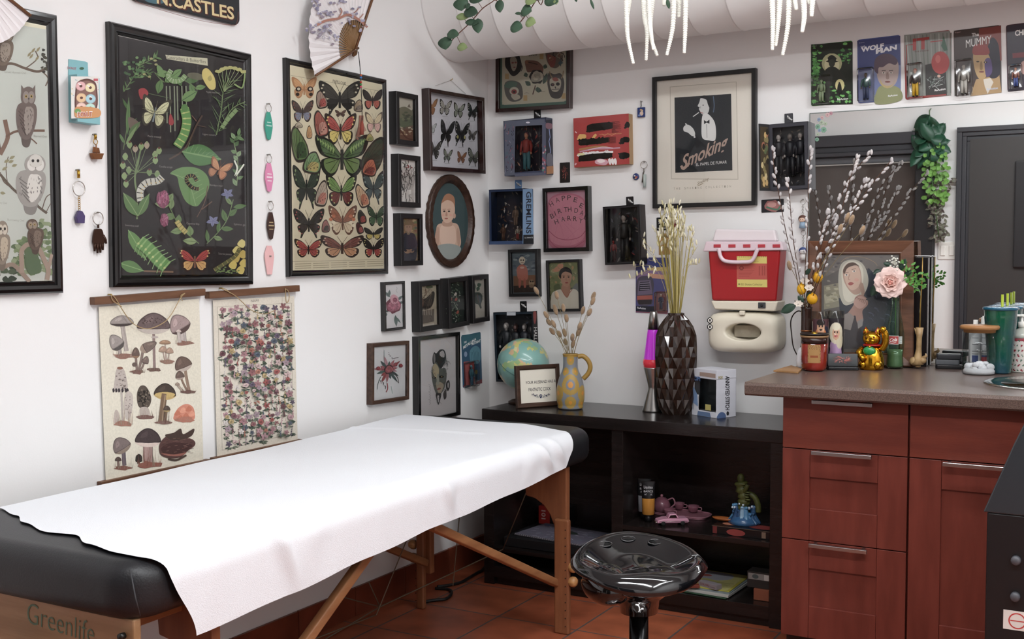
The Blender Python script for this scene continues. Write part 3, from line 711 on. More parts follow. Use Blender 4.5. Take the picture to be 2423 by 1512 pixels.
def person_sil(A, cx, top, h, skin, cloth, hair, legs=None, w=None, arms=True, face=True):
    """a plain small human figure"""
    u = h/7.5; w = w or u*1.7
    A.line([(cx-w*.22,top+u*3.6),(cx-w*.26,top+u*7.4)], w*.34, legs or shade(cloth,.6)); A.line([(cx+w*.22,top+u*3.6),(cx+w*.28,top+u*7.4)], w*.34, legs or shade(cloth,.6))
    if arms: A.line([(cx-w*.45,top+u*1.5),(cx-w*.68,top+u*3.0),(cx-w*.6,top+u*4.1)], w*.24, shade(cloth,.85)); A.line([(cx+w*.45,top+u*1.5),(cx+w*.68,top+u*3.0),(cx+w*.6,top+u*4.1)], w*.24, shade(cloth,.85)); A.ell(cx-w*.6,top+u*4.25,w*.12,w*.14,skin,n=8); A.ell(cx+w*.6,top+u*4.25,w*.12,w*.14,skin,n=8)
    A.curve([(cx-w*.5,top+u*1.35),(cx-w*.36,top+u*2.6),(cx-w*.42,top+u*4),(cx+w*.42,top+u*4),(cx+w*.36,top+u*2.6),(cx+w*.5,top+u*1.35),(cx,top+u*1.15)], cloth, 3)
    A.line([(cx,top+u*.8),(cx,top+u*1.3)], u*.32, shade(skin,.8)); A.ell(cx,top+u*.52,u*.40,u*.52,hair,n=12); A.ell(cx,top+u*.60,u*.33,u*.40,skin,n=12)
    if face:
        for s in (-.14,.14): A.ell(cx+s*u,top+u*.55,u*.05,u*.04,'#241a16',n=5)
        A.line([(cx-u*.1,top+u*.8),(cx+u*.1,top+u*.8)], u*.05, '#8a3d38')
def key_pts(A, q): pass
# ================================================================ LEFT WALL: the big posters
fblack = M('frame_black','#0e0d0e',.16,spec=.6,coat=.3)
fmat = M('frame_matt_black','#171617',.42)
fbrown = WOOD('frame_brown','#4a352a','#3a281f',.4,5,axis=0,st=14)
fmahog = M('frame_mahogany','#2c1512',.25,coat=.4,var=.3,vscale=20)
paperM = PM('print', grain=.07)
LW = 'L'
# owls
H, A = framed(LW, [(-262,-42),(140,33.5),(152,691),(-250,708)], .022, .034, fblack, 'framed_poster', 'black framed poster of owls on branches at the left edge of the photo', 'poster', 'large nature posters on the left wall', paper='#e6dfbc', prof=roundprof)
A.crop(0,0,2.16)
A.poly([(-480,30),(242,152),(266,1432),(-470,1466)], '#c9cfc4')
def br(pts, w, c='#6f5744'): A.line(pts, w, c, sm=True, taper=False)
br([(-400,420),(-200,360),(0,335),(60,325),(130,350),(200,365),(262,330)], 13); br([(130,350),(190,300),(180,260)], 6); br([(215,365),(245,400),(232,440)], 6)
for i in range(30): x, y = RN.uniform(215,262), RN.uniform(255,370); A.ell(x,y,9,7,RN.choice(['#3a352a','#4c4a35']),n=6,lump=.3)
for p in ((160,270),(150,300),(185,265),(180,310),(140,290)): A.leaf(p,(p[0]+20,p[1]-26),12,'#9a8a58')
br([(-300,760),(-60,640),(0,770)], 16); br([(0,790),(30,730),(40,690),(30,640),(25,612)], 22,'#8a6650'); br([(30,700),(80,672),(160,668),(228,668)], 12,'#7d5a45'); br([(120,690),(160,710),(188,735)], 6,'#7d5a45')
br([(0,890),(60,960),(110,1000),(160,1022),(200,1060),(240,1090)], 13,'#6b5b4a'); br([(40,950),(30,860),(42,800)], 4); br([(60,960),(20,930),(0,880)], 5); br([(215,1070),(235,1010),(262,990)], 5); br([(235,1085),(258,1040)], 4)
for p in ((42,830),(60,850),(20,830),(10,870),(48,812),(0,985)): A.leaf(p,(p[0]+28,p[1]+RN.uniform(-20,15)),16,'#a39b6c','#6f6a44')
for i in range(120):
    x, y = RN.uniform(70,262), RN.uniform(1100,1400)
    if y > 1110+abs(x-230)*.9: A.ell(x,y,16,12,RN.choice(['#6f8a52','#83995f','#5d7647','#93a472']),lump=.35,n=9,seed=i)
for i in range(50): A.ell(RN.uniform(-200,80),RN.uniform(1360,1450),20,14,RN.choice(['#3f5136','#4f6341','#2f3f2b']),lump=.3,n=8,seed=i)
br([(0,1375),(60,1352),(110,1395),(150,1440)], 22,'#a58a74'); br([(110,1395),(108,1330),(110,1280),(140,1250),(190,1262),(225,1330),(245,1380),(238,1430)], 24,'#b29680'); br([(245,1380),(262,1300)], 16,'#b29680'); A.curve([(130,1290),(170,1275),(205,1340),(205,1390),(150,1400),(125,1350)], '#5b774b')
owl(A,15,250,120,200,'#7b6450','#a3917d','#9c8a74','#c9a53c',ears=True,lean=15)
owl(A,135,590,118,290,'#7c6a62','#a89a8e','#a0938a','#c9a53c',ears=True,lean=8)
owl(A,158,935,170,290,'#a9a39b','#e2ded4','#e6e2da','#8a7a3c',lean=20); A.ell(180,822,34,34,'#dad6cc'); A.ell(166,822,7,8,'#2a241f'); A.ell(192,822,7,8,'#2a241f')
owl(A,180,1205,92,170,'#6d5443','#8d7662','#a48f78',lean=-18); owl(A,10,1250,90,240,'#9a8873','#cbb899','#d9ccb6',eye='#3a2c20')
owl(A,-240,560,130,300,'#6c5a4c','#94806c','#9c8a74',ears=True); owl(A,-250,1050,150,280,'#8d7c6a','#b6a78f','#c6b8a0')
for t, x, y, w_ in (('Great Horned Owl',22,372,110),('Barred Owl',172,700,66),('Snowy Owl',-20,1040,55),('Burrowing Owl',38,1128,85)): A.text(t,(x,y),(x+w_,y+w_*.06),11,'#a9aa9c')
A.build('print', H.o, paperM)
# caterpillars
H, A = framed(LW, [(250,51),(598.6,128.2),(601,670),(257,683)], .022, .034, fblack, 'framed_poster', 'black framed poster of green caterpillars, butterflies and flowers on a black ground', 'poster', 'large nature posters on the left wall', paper='#302b2c', prof=roundprof)
A.crop(0,0,2.16); GR = ['#5f8a45','#6f9a4f','#4c7838']
A.line([(596,180),(1268,322)],2.5,'#a8a29a'); A.line([(596,180),(603,1436)],2.5,'#a8a29a')
A.poly([(845,280),(1060,298),(1062,336),(852,302)], '#cdc9a4'); A.text('Caterpillars & Butterflies',(852,300),(1052,324),17,'#6e6a58')
for sd, pts in ((1,[(632,470),(690,380),(740,290)]),(2,[(690,400),(740,370),(775,380)]),(3,[(700,340),(780,300),(800,290)])): stemleaves(A,pts,4,'#6d8a4c',12,34,7,GR,sd)
for i in range(26): A.ell(RN.uniform(630,740),RN.uniform(290,400),9,7,RN.choice(['#4b7a3f','#3f6a3a','#6a9a50']),n=6)
for p in ((770,300),(790,310),(735,380),(760,392),(795,330)): A.ell(p[0],p[1],9,6,'#a8a45c',n=7)
stemleaves(A,[(790,370),(840,420),(880,390),(960,420),(1010,460)],5,'#6d8a4c',9,70,34,GR,5)
caterpillar(A,[(870,360),(855,390),(880,415),(920,410),(945,385)],24,'#7da35c','#b9c4a4')
for x in (868,890,905,925,946,850): A.line([(x,440),(x+3,560),(x-2+6,600+((x*7)%80))],6,'#8d9a78',sm=True)
A.leaf((925,515),(1005,465),52,'#6f9a4f','#3f6a3a'); A.leaf((800,330),(835,400),30,'#6f9a4f')
A.ell(1000,390,45,18,'#6d6a52',rot=10); 
for s, c in ((0,'#d9c452'),): A.curve([(1035,360),(1060,350),(1095,395),(1100,450),(1070,455),(1035,400)], c); A.curve([(1075,385),(1060,400),(1070,415),(1082,405)],'#b0a048')
stemleaves(A,[(1105,690),(1130,560),(1140,470),(1170,400)],5,'#7d9a58',24,75,4,['#6f8f54','#5f8048'],8); stemleaves(A,[(1115,670),(1180,560),(1250,520)],4,'#7d9a58',14,50,4,['#6f8f54'],9)
for a in range(7): x = 1110+a*21; y = 372-26*math.sin((a+.5)/7*pi); A.line([(1140,470),(x,y+10)],2.5,'#8fa565'); A.ell(x,y,17,9,'#b6b45e',lump=.2,n=9)
caterpillar(A,[(1128,655),(1160,610),(1205,560)],20,'#86a562','#4d6b3a'); A.line([(1245,375),(1240,420),(1228,450),(1190,430)],8,'#8aa85a',sm=True)
A.curve([(708,460),(740,452),(758,480),(722,508)],'#b5343a'); A.curve([(862,630),(870,580),(888,620),(880,640)],'#b5343a'); A.line([(760,478),(860,500)],2,'#6f8f54')
butterfly(A,790,575,150,165,'#d9d9a0','#d4d39c',edge='#4a4636',rot=12,body='#7d8a92')
for i in range(9): A.line([(790,570),(790+70*math.cos(i*.7),575+60*math.sin(i*.7))],1.5,'#8a8860')
stemleaves(A,[(630,765),(650,640),(658,500)],4,'#6d8a4c',3,60,16,GR,3); A.leaf((650,690),(658,495),22,'#5f8a45','#3f6a3a'); A.curve([(655,600),(690,610),(716,640),(680,670),(660,650)],'#7d6a5c'); A.leaf((655,690),(718,620),30,'#5d7f48'); A.leaf((640,740),(700,640),18,'#7fa05c')
A.line([(860,815),(940,760),(1000,640),(1030,590)],9,'#5d4636',sm=True); A.line([(1000,640),(1050,650)],4,'#5d4636'); A.line([(1000,620),(975,590)],4,'#8a5a48')
caterpillar(A,[(938,555),(950,620),(935,690),(900,750)],44,'#64a046','#b9c45e',spots='#c8c868'); A.ell(938,552,18,20,'#5a8f3f')
A.leaf((925,775),(1125,815),110,'#4f8a42','#79a85c',8); 
for i in range(8): A.line([(945+i*20,775+i*4),(965+i*20,730+i*10)],2,'#79a85c')
A.line([(700,1120),(700,1000),(690,900),(720,760)],9,'#7d9a5a',sm=True)
for x, y in ((640,800),(628,845),(690,760),(720,748),(748,742),(660,740),(790,790),(810,770),(632,900),(655,870),(760,880),(800,890),(640,940),(790,820)): A.line([(700,880),(x,y)],2.5,'#7d9a5a'); A.curve([(x-15,y),(x,y-20),(x+14,y),(x,y+20)], RN.choice(['#7fa05c','#8fae68','#b8a58a'])); A.ell(x,y-14,7,6,RN.choice(['#6d3a34','#9aa870']),n=7)
caterpillar(A,[(715,1030),(712,975),(745,935),(800,925),(825,905)],34,'#cfcfc0','#3a3a34',spots='#c9a53c')
A.leaf((700,1105),(625,985),60,'#5f8a45','#8fae68'); A.leaf((700,1105),(758,990),48,'#5f8a45','#8fae68')
A.curve([(870,885),(930,855),(1010,860),(1060,900),(1068,960),(1030,1030),(1000,1055),(950,1030),(918,960),(905,905)],'#6a9d4c',6); A.line([(880,887),(960,930),(1000,1050)],3,'#8fb86c',sm=True)
for k in range(6): A.line([(930+k*14,905+k*22),(1010+k*8,880+k*20)],1.8,'#8fb86c')
caterpillar(A,[(1015,965),(985,960),(955,930),(955,905),(985,898),(1005,925)],17,'#1d1c18','#c9a53c')
A.line([(1060,950),(1045,1030),(1005,1110)],4,'#7d5a45',sm=True); A.line([(1030,1070),(1082,1030)],5,'#7d5a45')
butterfly(A,1115,865,112,104,'#d79a5c','#d08a52',edge='#a9683c',rot=20,body='#8a5a3c')
stemleaves(A,[(1210,950),(1215,820),(1195,720),(1220,690)],4,'#8fae68',13,42,20,['#6f9a58','#8aad74','#547a44'],14)
A.line([(1190,820),(1205,860),(1195,900),(1240,840)],8,'#cfd6c0',sm=True)
stemleaves(A,[(1015,1245),(920,1160),(870,1070),(850,1020)],5,'#6d8a4c',8,70,34,['#7fa05c','#6a8f4c','#93b06a'],21)
for c, x, y, rx, ry in (('#b0527a',828,1018,34,44),('#b0527a',838,1125,22,34)): A.ell(x,y,rx,ry,shade(c,.7),lump=.1,n=18); [A.line([(x+RN.uniform(-.8,.8)*rx,y+RN.uniform(-.2,.8)*ry),(x+RN.uniform(-.7,.7)*rx,y-RN.uniform(.3,.9)*ry)],4,RN.choice([c,'#c97a9a'])) for _ in range(22)]
caterpillar(A,[(900,1130),(925,1165),(950,1190)],24,'#cdbb52','#8a8a3a')
stemleaves(A,[(1055,1245),(1110,1190),(1160,1120),(1190,1020)],4,'#7fa05c',7,60,24,['#5f8a45','#7fa05c'],24)
for x, y in ((1085,1130),(1160,990)):
    for i in range(5): a = i*1.26+.4; A.leaf((x,y),(x+36*math.cos(a),y+30*math.sin(a)),18,'#8489b4','#5f6394')
A.leaf((1190,1060),(1258,1050),26,'#5f8a45'); A.leaf((655,1175),(748,1330),60,'#6aa04a','#8fc06c'); A.leaf((612,1345),(735,1385),62,'#62964a','#8fc06c'); A.line([(735,1385),(885,1390)],9,'#8a6a48')
caterpillar(A,[(712,1235),(760,1275),(805,1325),(850,1365)],62,'#69a84a','#93c468',hair='#8fc06c',spots='#c8d878')
butterfly(A,995,1330,170,130,'#c23b32','#e0a845',edge='#3a2420',spot='#e8c25a',body='#8a5a3c')
for i, (x, y) in enumerate(((1235,1245),(1210,1280),(1240,1300),(1205,1320),(1230,1380),(1190,1355),(1245,1345))): A.curve([(x-22,y),(x,y-22),(x+20,y-6),(x+10,y+20),(x-12,y+16)], RN.choice(['#e0c83c','#d4b82e','#e8d860']))
caterpillar(A,[(1095,1380),(1150,1345),(1200,1310),(1225,1270)],18,'#6b6a34','#c9b04a'); 
for i in range(22): A.ell(RN.uniform(1100,1230),RN.uniform(1365,1395),6,4,'#7c9a48',n=6)
for t, x, y in (('Pieris crataegi',755,700),('Papilio machaon',1050,475),('Ligne cussana',1035,690),('Smerinthus ocell',640,1155),('Cucullia scroph',810,855),('Bombyx mori',1072,950),('Zygaena filip',948,1145),('Saturnia pavonia',1115,1300),('Sphinx galii',1195,1150)): A.text(t,(x,y),(x+68,y+5),10,'#97918a')
A.build('print', H.o, paperM)
# papillons
H, A = framed(LW, [(668.5,135.6),(916.2,188.9),(920.8,646.8),(675,657.4)], .022, .022, fblack, 'framed_poster', 'black framed poster of many butterflies on cream paper, below the paper fan', 'poster', 'large nature posters on the left wall', paper='#d9cda6', prof=roundprof)
A.crop(600,0,2.16)
A.text('PAPILLONS',(405,421),(472,435),15,'#3c352a'); A.line([(190,385),(670,470)],1.5,'#8a7f62'); A.line([(200,1338),(672,1325)],1.5,'#8a7f62')
for r_ in range(3):
    for i in range(5): A.line([(212+i*92,1350+r_*11-i*3),(294+i*92,1347+r_*11-i*3)],3.2,'#a59a78')
A.line([(500,640),(505,700)],2,'#8a7f62')
BF = [(258,450,128,115,'#d79a52','#c98f4e','#b57a3c',None,0),(440,500,215,175,'#45423a','#2d2a26','#2b2925','#cfc6a4',1),(608,510,104,108,'#3a3230','#c4563a','#2b2422',None,0),
 (250,570,112,118,'#5b4640','#8489a0','#3a302c','#b05a3a',0),(444,580,56,38,'#6a4a3c','#5a3c30','#43302a',None,0),(443,662,162,168,'#bd4538','#e0c944','#33261f','#e5cf4a',0),
 (615,627,92,112,'#dcc692','#dfa89c','#6a5a4a',None,0),(450,800,272,225,'#4e6e34','#6d8a3c','#23241d',None,0),(270,955,142,225,'#3b4a38','#28302a','#1f2420','#7fa058',1),
 (448,975,158,172,'#6f9a3c','#7a2e28','#26221e','#b9c468',0),(612,958,114,175,'#3f5250','#485c5e','#262a28','#7f9a90',1),(282,1140,158,150,'#3a3632','#3c302e','#24211f','#b04a48',1),
 (455,1128,146,158,'#a5623f','#d9c39a','#6d4630','#e8d8b0',0),(626,1105,92,112,'#3f5a3c','#4d7048','#262b25','#7fa070',0),(612,1195,97,66,'#3c3a34','#d0b83c','#2a2824',None,0),
 (280,1270,145,100,'#b5382e','#a8342c','#2e1d1a','#e0b84a',0),(452,1262,220,120,'#8a4a3c','#c78a52','#3c2a24','#d8b08a',0),(612,1268,110,105,'#2f2724','#b03a30','#231d1b','#e0cf5a',0)]
for cx, cy, w_, h_, c1, c2, e, sp, tl in BF: butterfly(A,cx,cy,w_,h_,c1,c2,e,sp,tail=bool(tl))
for s in (-1,1):
    for i in range(7): A.poly([(450+s*(38+i*13),765-i*8),(450+s*(50+i*13),745-i*8),(450+s*(48+i*13),790-i*12)],'#8fb052')
    for i in range(5): A.ell(258+s*30,455+s*0,14,13,'#3c2a24'); A.ell(258+s*30,455,8,7,'#c9c0a0'); A.ell(292*0+258+s*34,482,9,9,'#33261f')
    for i in range(4): A.ell(452+s*(44+14*(i%2)),1105+i*16,10,9,'#c9703c' if i < 2 else '#e6d9b4',n=9)
for a in ((345,508,56,95,'#a88a74','#b5453a',-12),(340,632,68,140,'#b0523e','#c98a72',-14),(537,540,46,64,'#b59a72','#8a7a6a',10),(285,675,30,68,'#cf9a52','#c98f4e',0),(230,735,82,190,'#5d7c38','#3c5a2c',-14),(300,830,92,115,'#6f9a58','#b8a54a',10),
          (615,790,100,195,'#44503a','#3a4432',24),(592,855,74,92,'#c4683a','#8a3a2c',15),(350,988,64,138,'#b8a58c','#c4745c',10),(552,1000,58,128,'#cfa878','#c8703c',-22),(368,1155,42,66,'#a8655c','#57514a',0),(552,1108,44,74,'#3c3a36','#a8453c',-14),(540,1165,34,62,'#5a2e2c','#b0524a',-20),(590,703,38,42,'#b8a94c','#8f9a48',0),(230,640,40,30,'#c9b99a','#b0a080',0)):
    sidefly(A,a[0],a[1],a[2],a[3],a[4],a[5],rot=a[6])
A.line([(548,590),(545,640),(530,700)],22,'#a9654a',sm=True); A.line([(555,640),(568,670)],12,'#b98a74'); A.line([(520,705),(534,712)],9,'#a9654a'); A.line([(548,600),(540,690)],4,'#8a4a38')
A.build('print', H.o, paperM)
# ================================================================ scrolls
cord = M('twine','#a8906a',.8)
rodm = WOOD('scroll_rod','#6b4a35','#5a3c2a',.5,4,axis=0,st=14)
canv = PM('canvas_print', .9, grain=.08)
def scroll(q, rod_t, rod_b, nails, label, paper, name='hanging_scroll'):
    H = Hung(LW, q, .006, name, label, 'wall scroll', 'botanical scrolls on wooden rods')
    W, h = H.w/2, H.h/2
    for rr, sg in ((rod_t,1),(rod_b,-1)):
        P = [H.uv(x,y,.012) for x,y in rr]; cx = (P[0][0]+P[1][0])/2; cyy = (P[0][1]+P[1][1])/2; ln = math.hypot(P[1][0]-P[0][0],P[1][1]-P[0][1]); a = math.atan2(P[1][1]-P[0][1],P[1][0]-P[0][0])
        m = MB(); m.T = Matrix.Translation((cx,cyy,.0115)) @ Matrix.Rotation(a,4,'Z'); m.box(-ln/2,ln/2,-.0105,.0105,-.011,.009); m.build('rod', rodm, H.o, bevel=.0015)
    for (nx, ny), (bx_, by_), sd in nails:
        a = Vector(H.uv(nx,ny,.014)+(.014,)); b = Vector(H.uv(bx_,by_,.022)+(.023,))
        MB().tube([a+V(0,0,-.012),a+V(0,0,.002)], .0022, 6).build('nail', M('nail_brass','#b59a5a',.3,.8), H.o)
    return H
def strings(H, pts_list):
    for pts in pts_list:
        P = [Vector(H.uv(x,y,.024)+(.0235,)) for x,y in pts]; MB().tube(spline(P,6), .0013, 6).build('twine', cord, H.o)
def scrollprint(H, A, corners, paper):
    A.poly(corners, paper)
H = scroll([(232,722),(473,705),(482,1092),(250,1146)], [(219,712.5),(482,691)], [(236,1149),(494,1094)], [((263,697),(268,703),0),((439,690),(440,698),1)], 'hanging linen scroll printed with brown mushrooms, left of the flower scroll', None)
A = H.art(.007); A.crop(0,680,3.024); A.o = (0,680,3.024)
A.poly([(705,140),(1425,82),(1455,1240),(757,1405)], '#dcd3bb')
mushroom(A,872,200,168,62,905,455,28,'#9c8f88','#4a3f3c','#b3a49a',tilt=-2,lean=0); mushroom(A,848,325,100,95,860,480,22,'#9b8f88','#57504c','#a89a90',tilt=-35); tuft(A,880,490,130,16)
mushroom(A,1098,182,238,118,1105,585,17,'#6f5a58','#c4b5a8','#977a74',ring=False); A.ell(1107,356,26,8,'#b5a39a'); tuft(A,1105,590,95,10,'#7d5a4c'); 
for i in range(26): A.ell(1098+RN.uniform(-95,95),275-RN.uniform(10,60),6,4,'#54423f',n=6)
mushroom(A,1300,185,150,112,1310,400,48,'#a58a86','#5a4440','#bfb0a8',tilt=-30); tuft(A,1315,400,125,16); mushroom(A,1275,300,40,20,1285,395,22,'#c9b3a8',None,'#c4b5aa')
mushroom(A,1030,340,70,100,990,600,17,'#7a655a','#9c8470','#8a7266',tilt=62); mushroom(A,970,430,55,60,980,600,15,'#6d574c','#8f6a4c','#8a7266'); mushroom(A,1035,490,50,52,1000,600,13,'#7d675c',None,'#8a7266',tilt=18); A.ell(962,552,18,16,'#6a564c'); tuft(A,985,605,110,12,'#8a5f52')
mushroom(A,1180,376,82,26,1190,530,9,'#a9805c','#8f6a4c','#b59a8a'); mushroom(A,1165,420,60,42,1180,530,8,'#b08c72',None,'#b59a8a'); mushroom(A,1212,430,55,40,1195,530,8,'#b08c72',None,'#b59a8a'); tuft(A,1192,530,100,16,'#a97a62')
A.curve([(858,570),(888,590),(905,650),(912,720),(870,745),(815,740),(822,650),(832,590)],'#b9aa9f'); A.ell(858,578,22,10,'#8f5a44'); A.line([(868,740),(878,960)],16,'#b3a79c')
for i in range(24): A.ell(RN.uniform(830,900),RN.uniform(600,725),7,5,RN.choice(['#8f7d74','#a3948a','#6f625c']),n=6)
for x in (812,832,852,876,900,912): A.curve([(x-8,728),(x+2,722),(x+8,742),(x-4,752)],'#3c3436')
A.curve([(915,742),(945,765),(950,830),(930,930),(900,940),(885,860),(892,780)],'#bfb0a4'); A.curve([(830,875),(850,900),(850,970),(818,970),(815,910)],'#bba99c'); tuft(A,880,975,140,22,'#b5785f',h=120)
for i in range(16): A.ell(RN.uniform(895,940),RN.uniform(770,900),5,4,'#8f8078',n=6)
A.curve([(1012,702),(1050,715),(1082,790),(1068,850),(1030,868),(990,850),(978,780),(988,730)],'#5a4c40')
for i in range(60):
    a = RN.uniform(0,6.3); rr = RN.uniform(0,.9)**.6; A.ell(1030+46*rr*math.cos(a),786+72*rr*math.sin(a),7,8,RN.choice(['#2f2822','#3d342c','#7a6a58']),n=6)
A.curve([(1005,860),(1055,860),(1072,905),(1050,935),(1010,930),(998,900)],'#b5a598'); tuft(A,1040,925,115,16,'#8a6055'); 
mushroom(A,1178,686,158,92,1150,970,36,'#4a3c32','#c4a04a','#7d5f42',tilt=4); A.ell(1178,768,74,20,'#c7a548'); A.line([(1172,760),(1160,860),(1148,965)],34,'#7d5f42',sm=True); A.line([(1180,770),(1168,860),(1158,960)],8,'#a38662',sm=True)
mushroom(A,1190,845,52,36,1180,960,15,'#55453a','#b89a4c','#8a6c4c'); tuft(A,1165,965,110,18,'#8a5f52',h=160)
mushroom(A,1318,490,125,85,1355,745,19,'#6f574a','#bca898','#9c7c62',tilt=-22); mushroom(A,1288,598,65,48,1340,740,13,'#6d564a','#a08a7a','#8f7058',tilt=-10); mushroom(A,1268,680,34,20,1310,745,16,'#9c8470',None,'#b09a84'); tuft(A,1345,750,100,14,'#7d564a')
A.curve([(1240,940),(1262,880),(1300,845),(1345,835),(1385,865),(1392,940),(1330,955),(1280,960)],'#d67c58'); 
for x, y in ((1270,900),(1310,880),(1350,870),(1330,920),(1372,905),(1290,935)): A.curve([(x-24,y+10),(x,y-22),(x+22,y+4),(x,y+18)],RN.choice(['#e58f68','#c9683f','#dd8660']))
tuft(A,1320,950,150,12,'#c9785a',h=25)
mushroom(A,882,1065,132,92,890,1275,26,'#7d6a66','#8f7a68','#6f6068',tilt=-32); mushroom(A,845,1212,48,30,848,1290,16,'#55423c',None,'#8a7468'); tuft(A,880,1290,130,16,'#9a5f4c',h=80)
mushroom(A,1058,1008,185,105,1060,1255,62,'#4a3a3a','#d8bfb0','#b08a80'); mushroom(A,992,1192,48,55,990,1262,18,'#2c2622',None,'#6a5a4c'); A.ell(992,1222,24,30,'#37302a'); tuft(A,1060,1268,175,24,'#a8604a',h=140)
A.curve([(1135,1150),(1150,1100),(1200,1060),(1250,1075),(1330,1075),(1385,1095),(1392,1130),(1340,1170),(1290,1215),(1210,1222),(1150,1200)],'#5d3a34'); A.curve([(1150,1150),(1230,1110),(1350,1120),(1370,1140),(1290,1190),(1190,1200)],'#4a2a26'); A.curve([(1150,1185),(1200,1205),(1290,1205),(1330,1180),(1240,1195)],'#a05a48')
A.curve([(1180,1055),(1240,1040),(1290,1010),(1310,1050),(1385,1010),(1370,1060),(1300,1090),(1220,1090)],'#4a362c'); A.line([(1200,1225),(1260,1235),(1330,1200)],14,'#4f3a30',sm=True)
for i in range(40): x, y = RN.uniform(1150,1370), RN.uniform(1080,1190); A.line([(x,y),(x+20,y-3)],2,RN.choice(['#7d4a3c','#3a2420','#94685a']))
A.build('linen_print', H.o, canv)
strings(H, [[(263,699),(272,704),(300,748),(322,770),(352,778),(385,765),(405,745),(427,706),(438,694)],[(263,699),(268,712),(288,725)],[(438,694),(428,700),(432,712)]])
H = scroll([(503,706),(695,692),(706,1045),(514,1090)], [(491,698.5),(705,682)], [(503,1091),(712,1046)], [((526,682),(528,690),0),((675,681),(676,688),1)], 'hanging linen scroll printed with dozens of small flowers, right of the mushroom scroll', None)
A = H.art(.007); A.o = (0,680,3.024)
A.poly([(1523,92),(2105,62),(2130,1090),(1553,1230)], '#d8cdb8'); A.text('FLEURS',(1795,104),(1852,100),14,'#5a5048')
for a, b in (((1556,140),(2085,112)),((1556,140),(1590,1165)),((2085,112),(2095,1045)),((1590,1165),(2095,1045))): A.line([a,b],2,'#8f8472')
FC = ['#a5504a','#b98a90','#985c5e','#a8747a','#c9a8a4','#7d5058','#b06a52','#cfc4bc','#66586c','#55606e','#b59a5c','#70444a','#a88c96']; GC = ['#4c5a46','#5a6a54','#3f4f3c','#6f7a62','#384a44']
rn = random.Random(11)
for r_ in range(23):
    for c_ in range(11):
        u_ = (c_+.5+rn.uniform(-.35,.35))/11; v_ = (r_+.5+rn.uniform(-.4,.4))/23
        x = 1575+u_*505+v_*22; y = 140+v_*1000-u_*(20+95*v_); s_ = rn.uniform(14,27); k = rn.random()
        A.line([(x,y),(x+rn.uniform(-8,8),y+s_*2.4)],2.6,rn.choice(GC))
        for i in range(rn.randint(5,8)): a = rn.uniform(.0,3.1); A.leaf((x,y+s_*rn.uniform(.8,2)),(x+math.cos(a)*s_*1.5*rn.choice((-1,1)),y+s_*1.2+math.sin(a)*s_*.8),s_*.42,rn.choice(GC),k=4)
        c = rn.choice(FC)
        if k < .45: flower(A,x,y,s_,c,shade(c,.6),n=5,k=.55,rot=rn.random()*3)
        elif k < .7: A.ell(x,y,s_*.85,s_*.75,c,lump=.22,n=10,seed=r_*11+c_); A.ell(x,y,s_*.4,s_*.35,shade(c,.6),lump=.2,n=8); A.ell(x-s_*.3,y-s_*.3,s_*.25,s_*.2,shade(c,1.4),n=6)
        else:
            for i in range(7): A.ell(x+rn.uniform(-6,6)*(1-i/9),y+s_*1.6-i*s_*.5,7-i*.6,6-i*.5,shade(c,rn.uniform(.7,1.3)),n=6)
A.build('linen_print', H.o, canv)
strings(H, [[(526,684),(540,690),(557,700),(575,716),(595,734),(625,743),(650,735)],[(526,684),(534,684),(545,694)],[(675,683),(683,690),(684,708),(678,716),(676,690),(675,683)]])
# ================================================================ small things on the left wall
def blob_box(H, z0, z1, mat, name='box', bev=.001): m = MB(); m.box(-H.w/2,H.w/2,-H.h/2,H.h/2,z0,z1); return m.build(name, mat, H.o, bevel=bev)
H = Hung(LW, [(160,176),(236,186),(237,294),(163,291)], .035, 'toy_box', 'pale blue boxed toy donut set with a clear window, on the left wall between posters', 'boxed toy')
blob_box(H,0,.035,M('pale_blue_card','#83b4ba',.45))
A = H.art(.0352); A.crop(0,0,2.16)
A.poly([(362,390),(505,392),(506,600),(364,606)],'#e0dcd4')
for i in range(40): A.ell(RN.uniform(366,502),RN.uniform(394,520),3,3,RN.choice(['#d88a94','#7ab4b8','#d8c06a']),n=5)
A.curve([(395,420),(440,402),(480,415),(495,450),(495,550),(440,570),(385,560),(385,460)],'#6a4038'); A.curve([(400,428),(440,412),(476,424),(488,455),(488,545),(440,562),(392,552),(392,462)],'#8f6458')
for x, y, c in ((412,440,'#d8a0a0'),(460,448,'#d8c890'),(415,500,'#d8b07a'),(462,505,'#8fc0cc'),(415,548,'#e0b8a8'),(460,552,'#a8d0c0')): A.ell(x,y,26,24,c,n=16); A.ell(x,y,23,20,shade(c,1.2),n=16,lump=.08); A.ell(x,y,8,7,'#6a4038',n=10)
for x, y in ((405,430),(462,495),(450,440)): A.ell(x,y,9,3,'#f0eeea',rot=30)
A.curve([(380,560),(400,545),(500,555),(508,595),(440,605),(385,598)],'#d8903c' ); A.ell(395,568,16,12,'#6aa04a'); A.text('DONUT',(392,598),(470,595),26,'#f2ece4',bold=.03); A.text('DONUT',(394,597),(468,594),22,'#b03a48',bold=.01); None; A.rect(478,402,500,414,'#d04a5a'); 
A.build('print', H.o)
m = MB(); T_ = H.uv(160,152,0); T2 = H.uv(226,160,0); W = H.w/2; m.prism([(-W,H.h/2),(W*.75,H.h/2),(W*.72,H.h/2+.042),(W*.45,H.h/2+.044),(-W*.95,H.h/2+.042)],0,.002); m.build('hang_tab', M('pale_blue_card'), H.o)
A = H.art(.0025); A.crop(0,0,2.16); A.text('DONUT',(345,352),(390,358),12,'#b8606c',bold=.02); A.ell(418,350,12,7,'#3c6a4a'); A.build('tab_print', H.o)
brass = M('brass','#b08a3c',.28,1.0); chrome2 = M('key_chrome','#b8b4ae',.2,1.0)
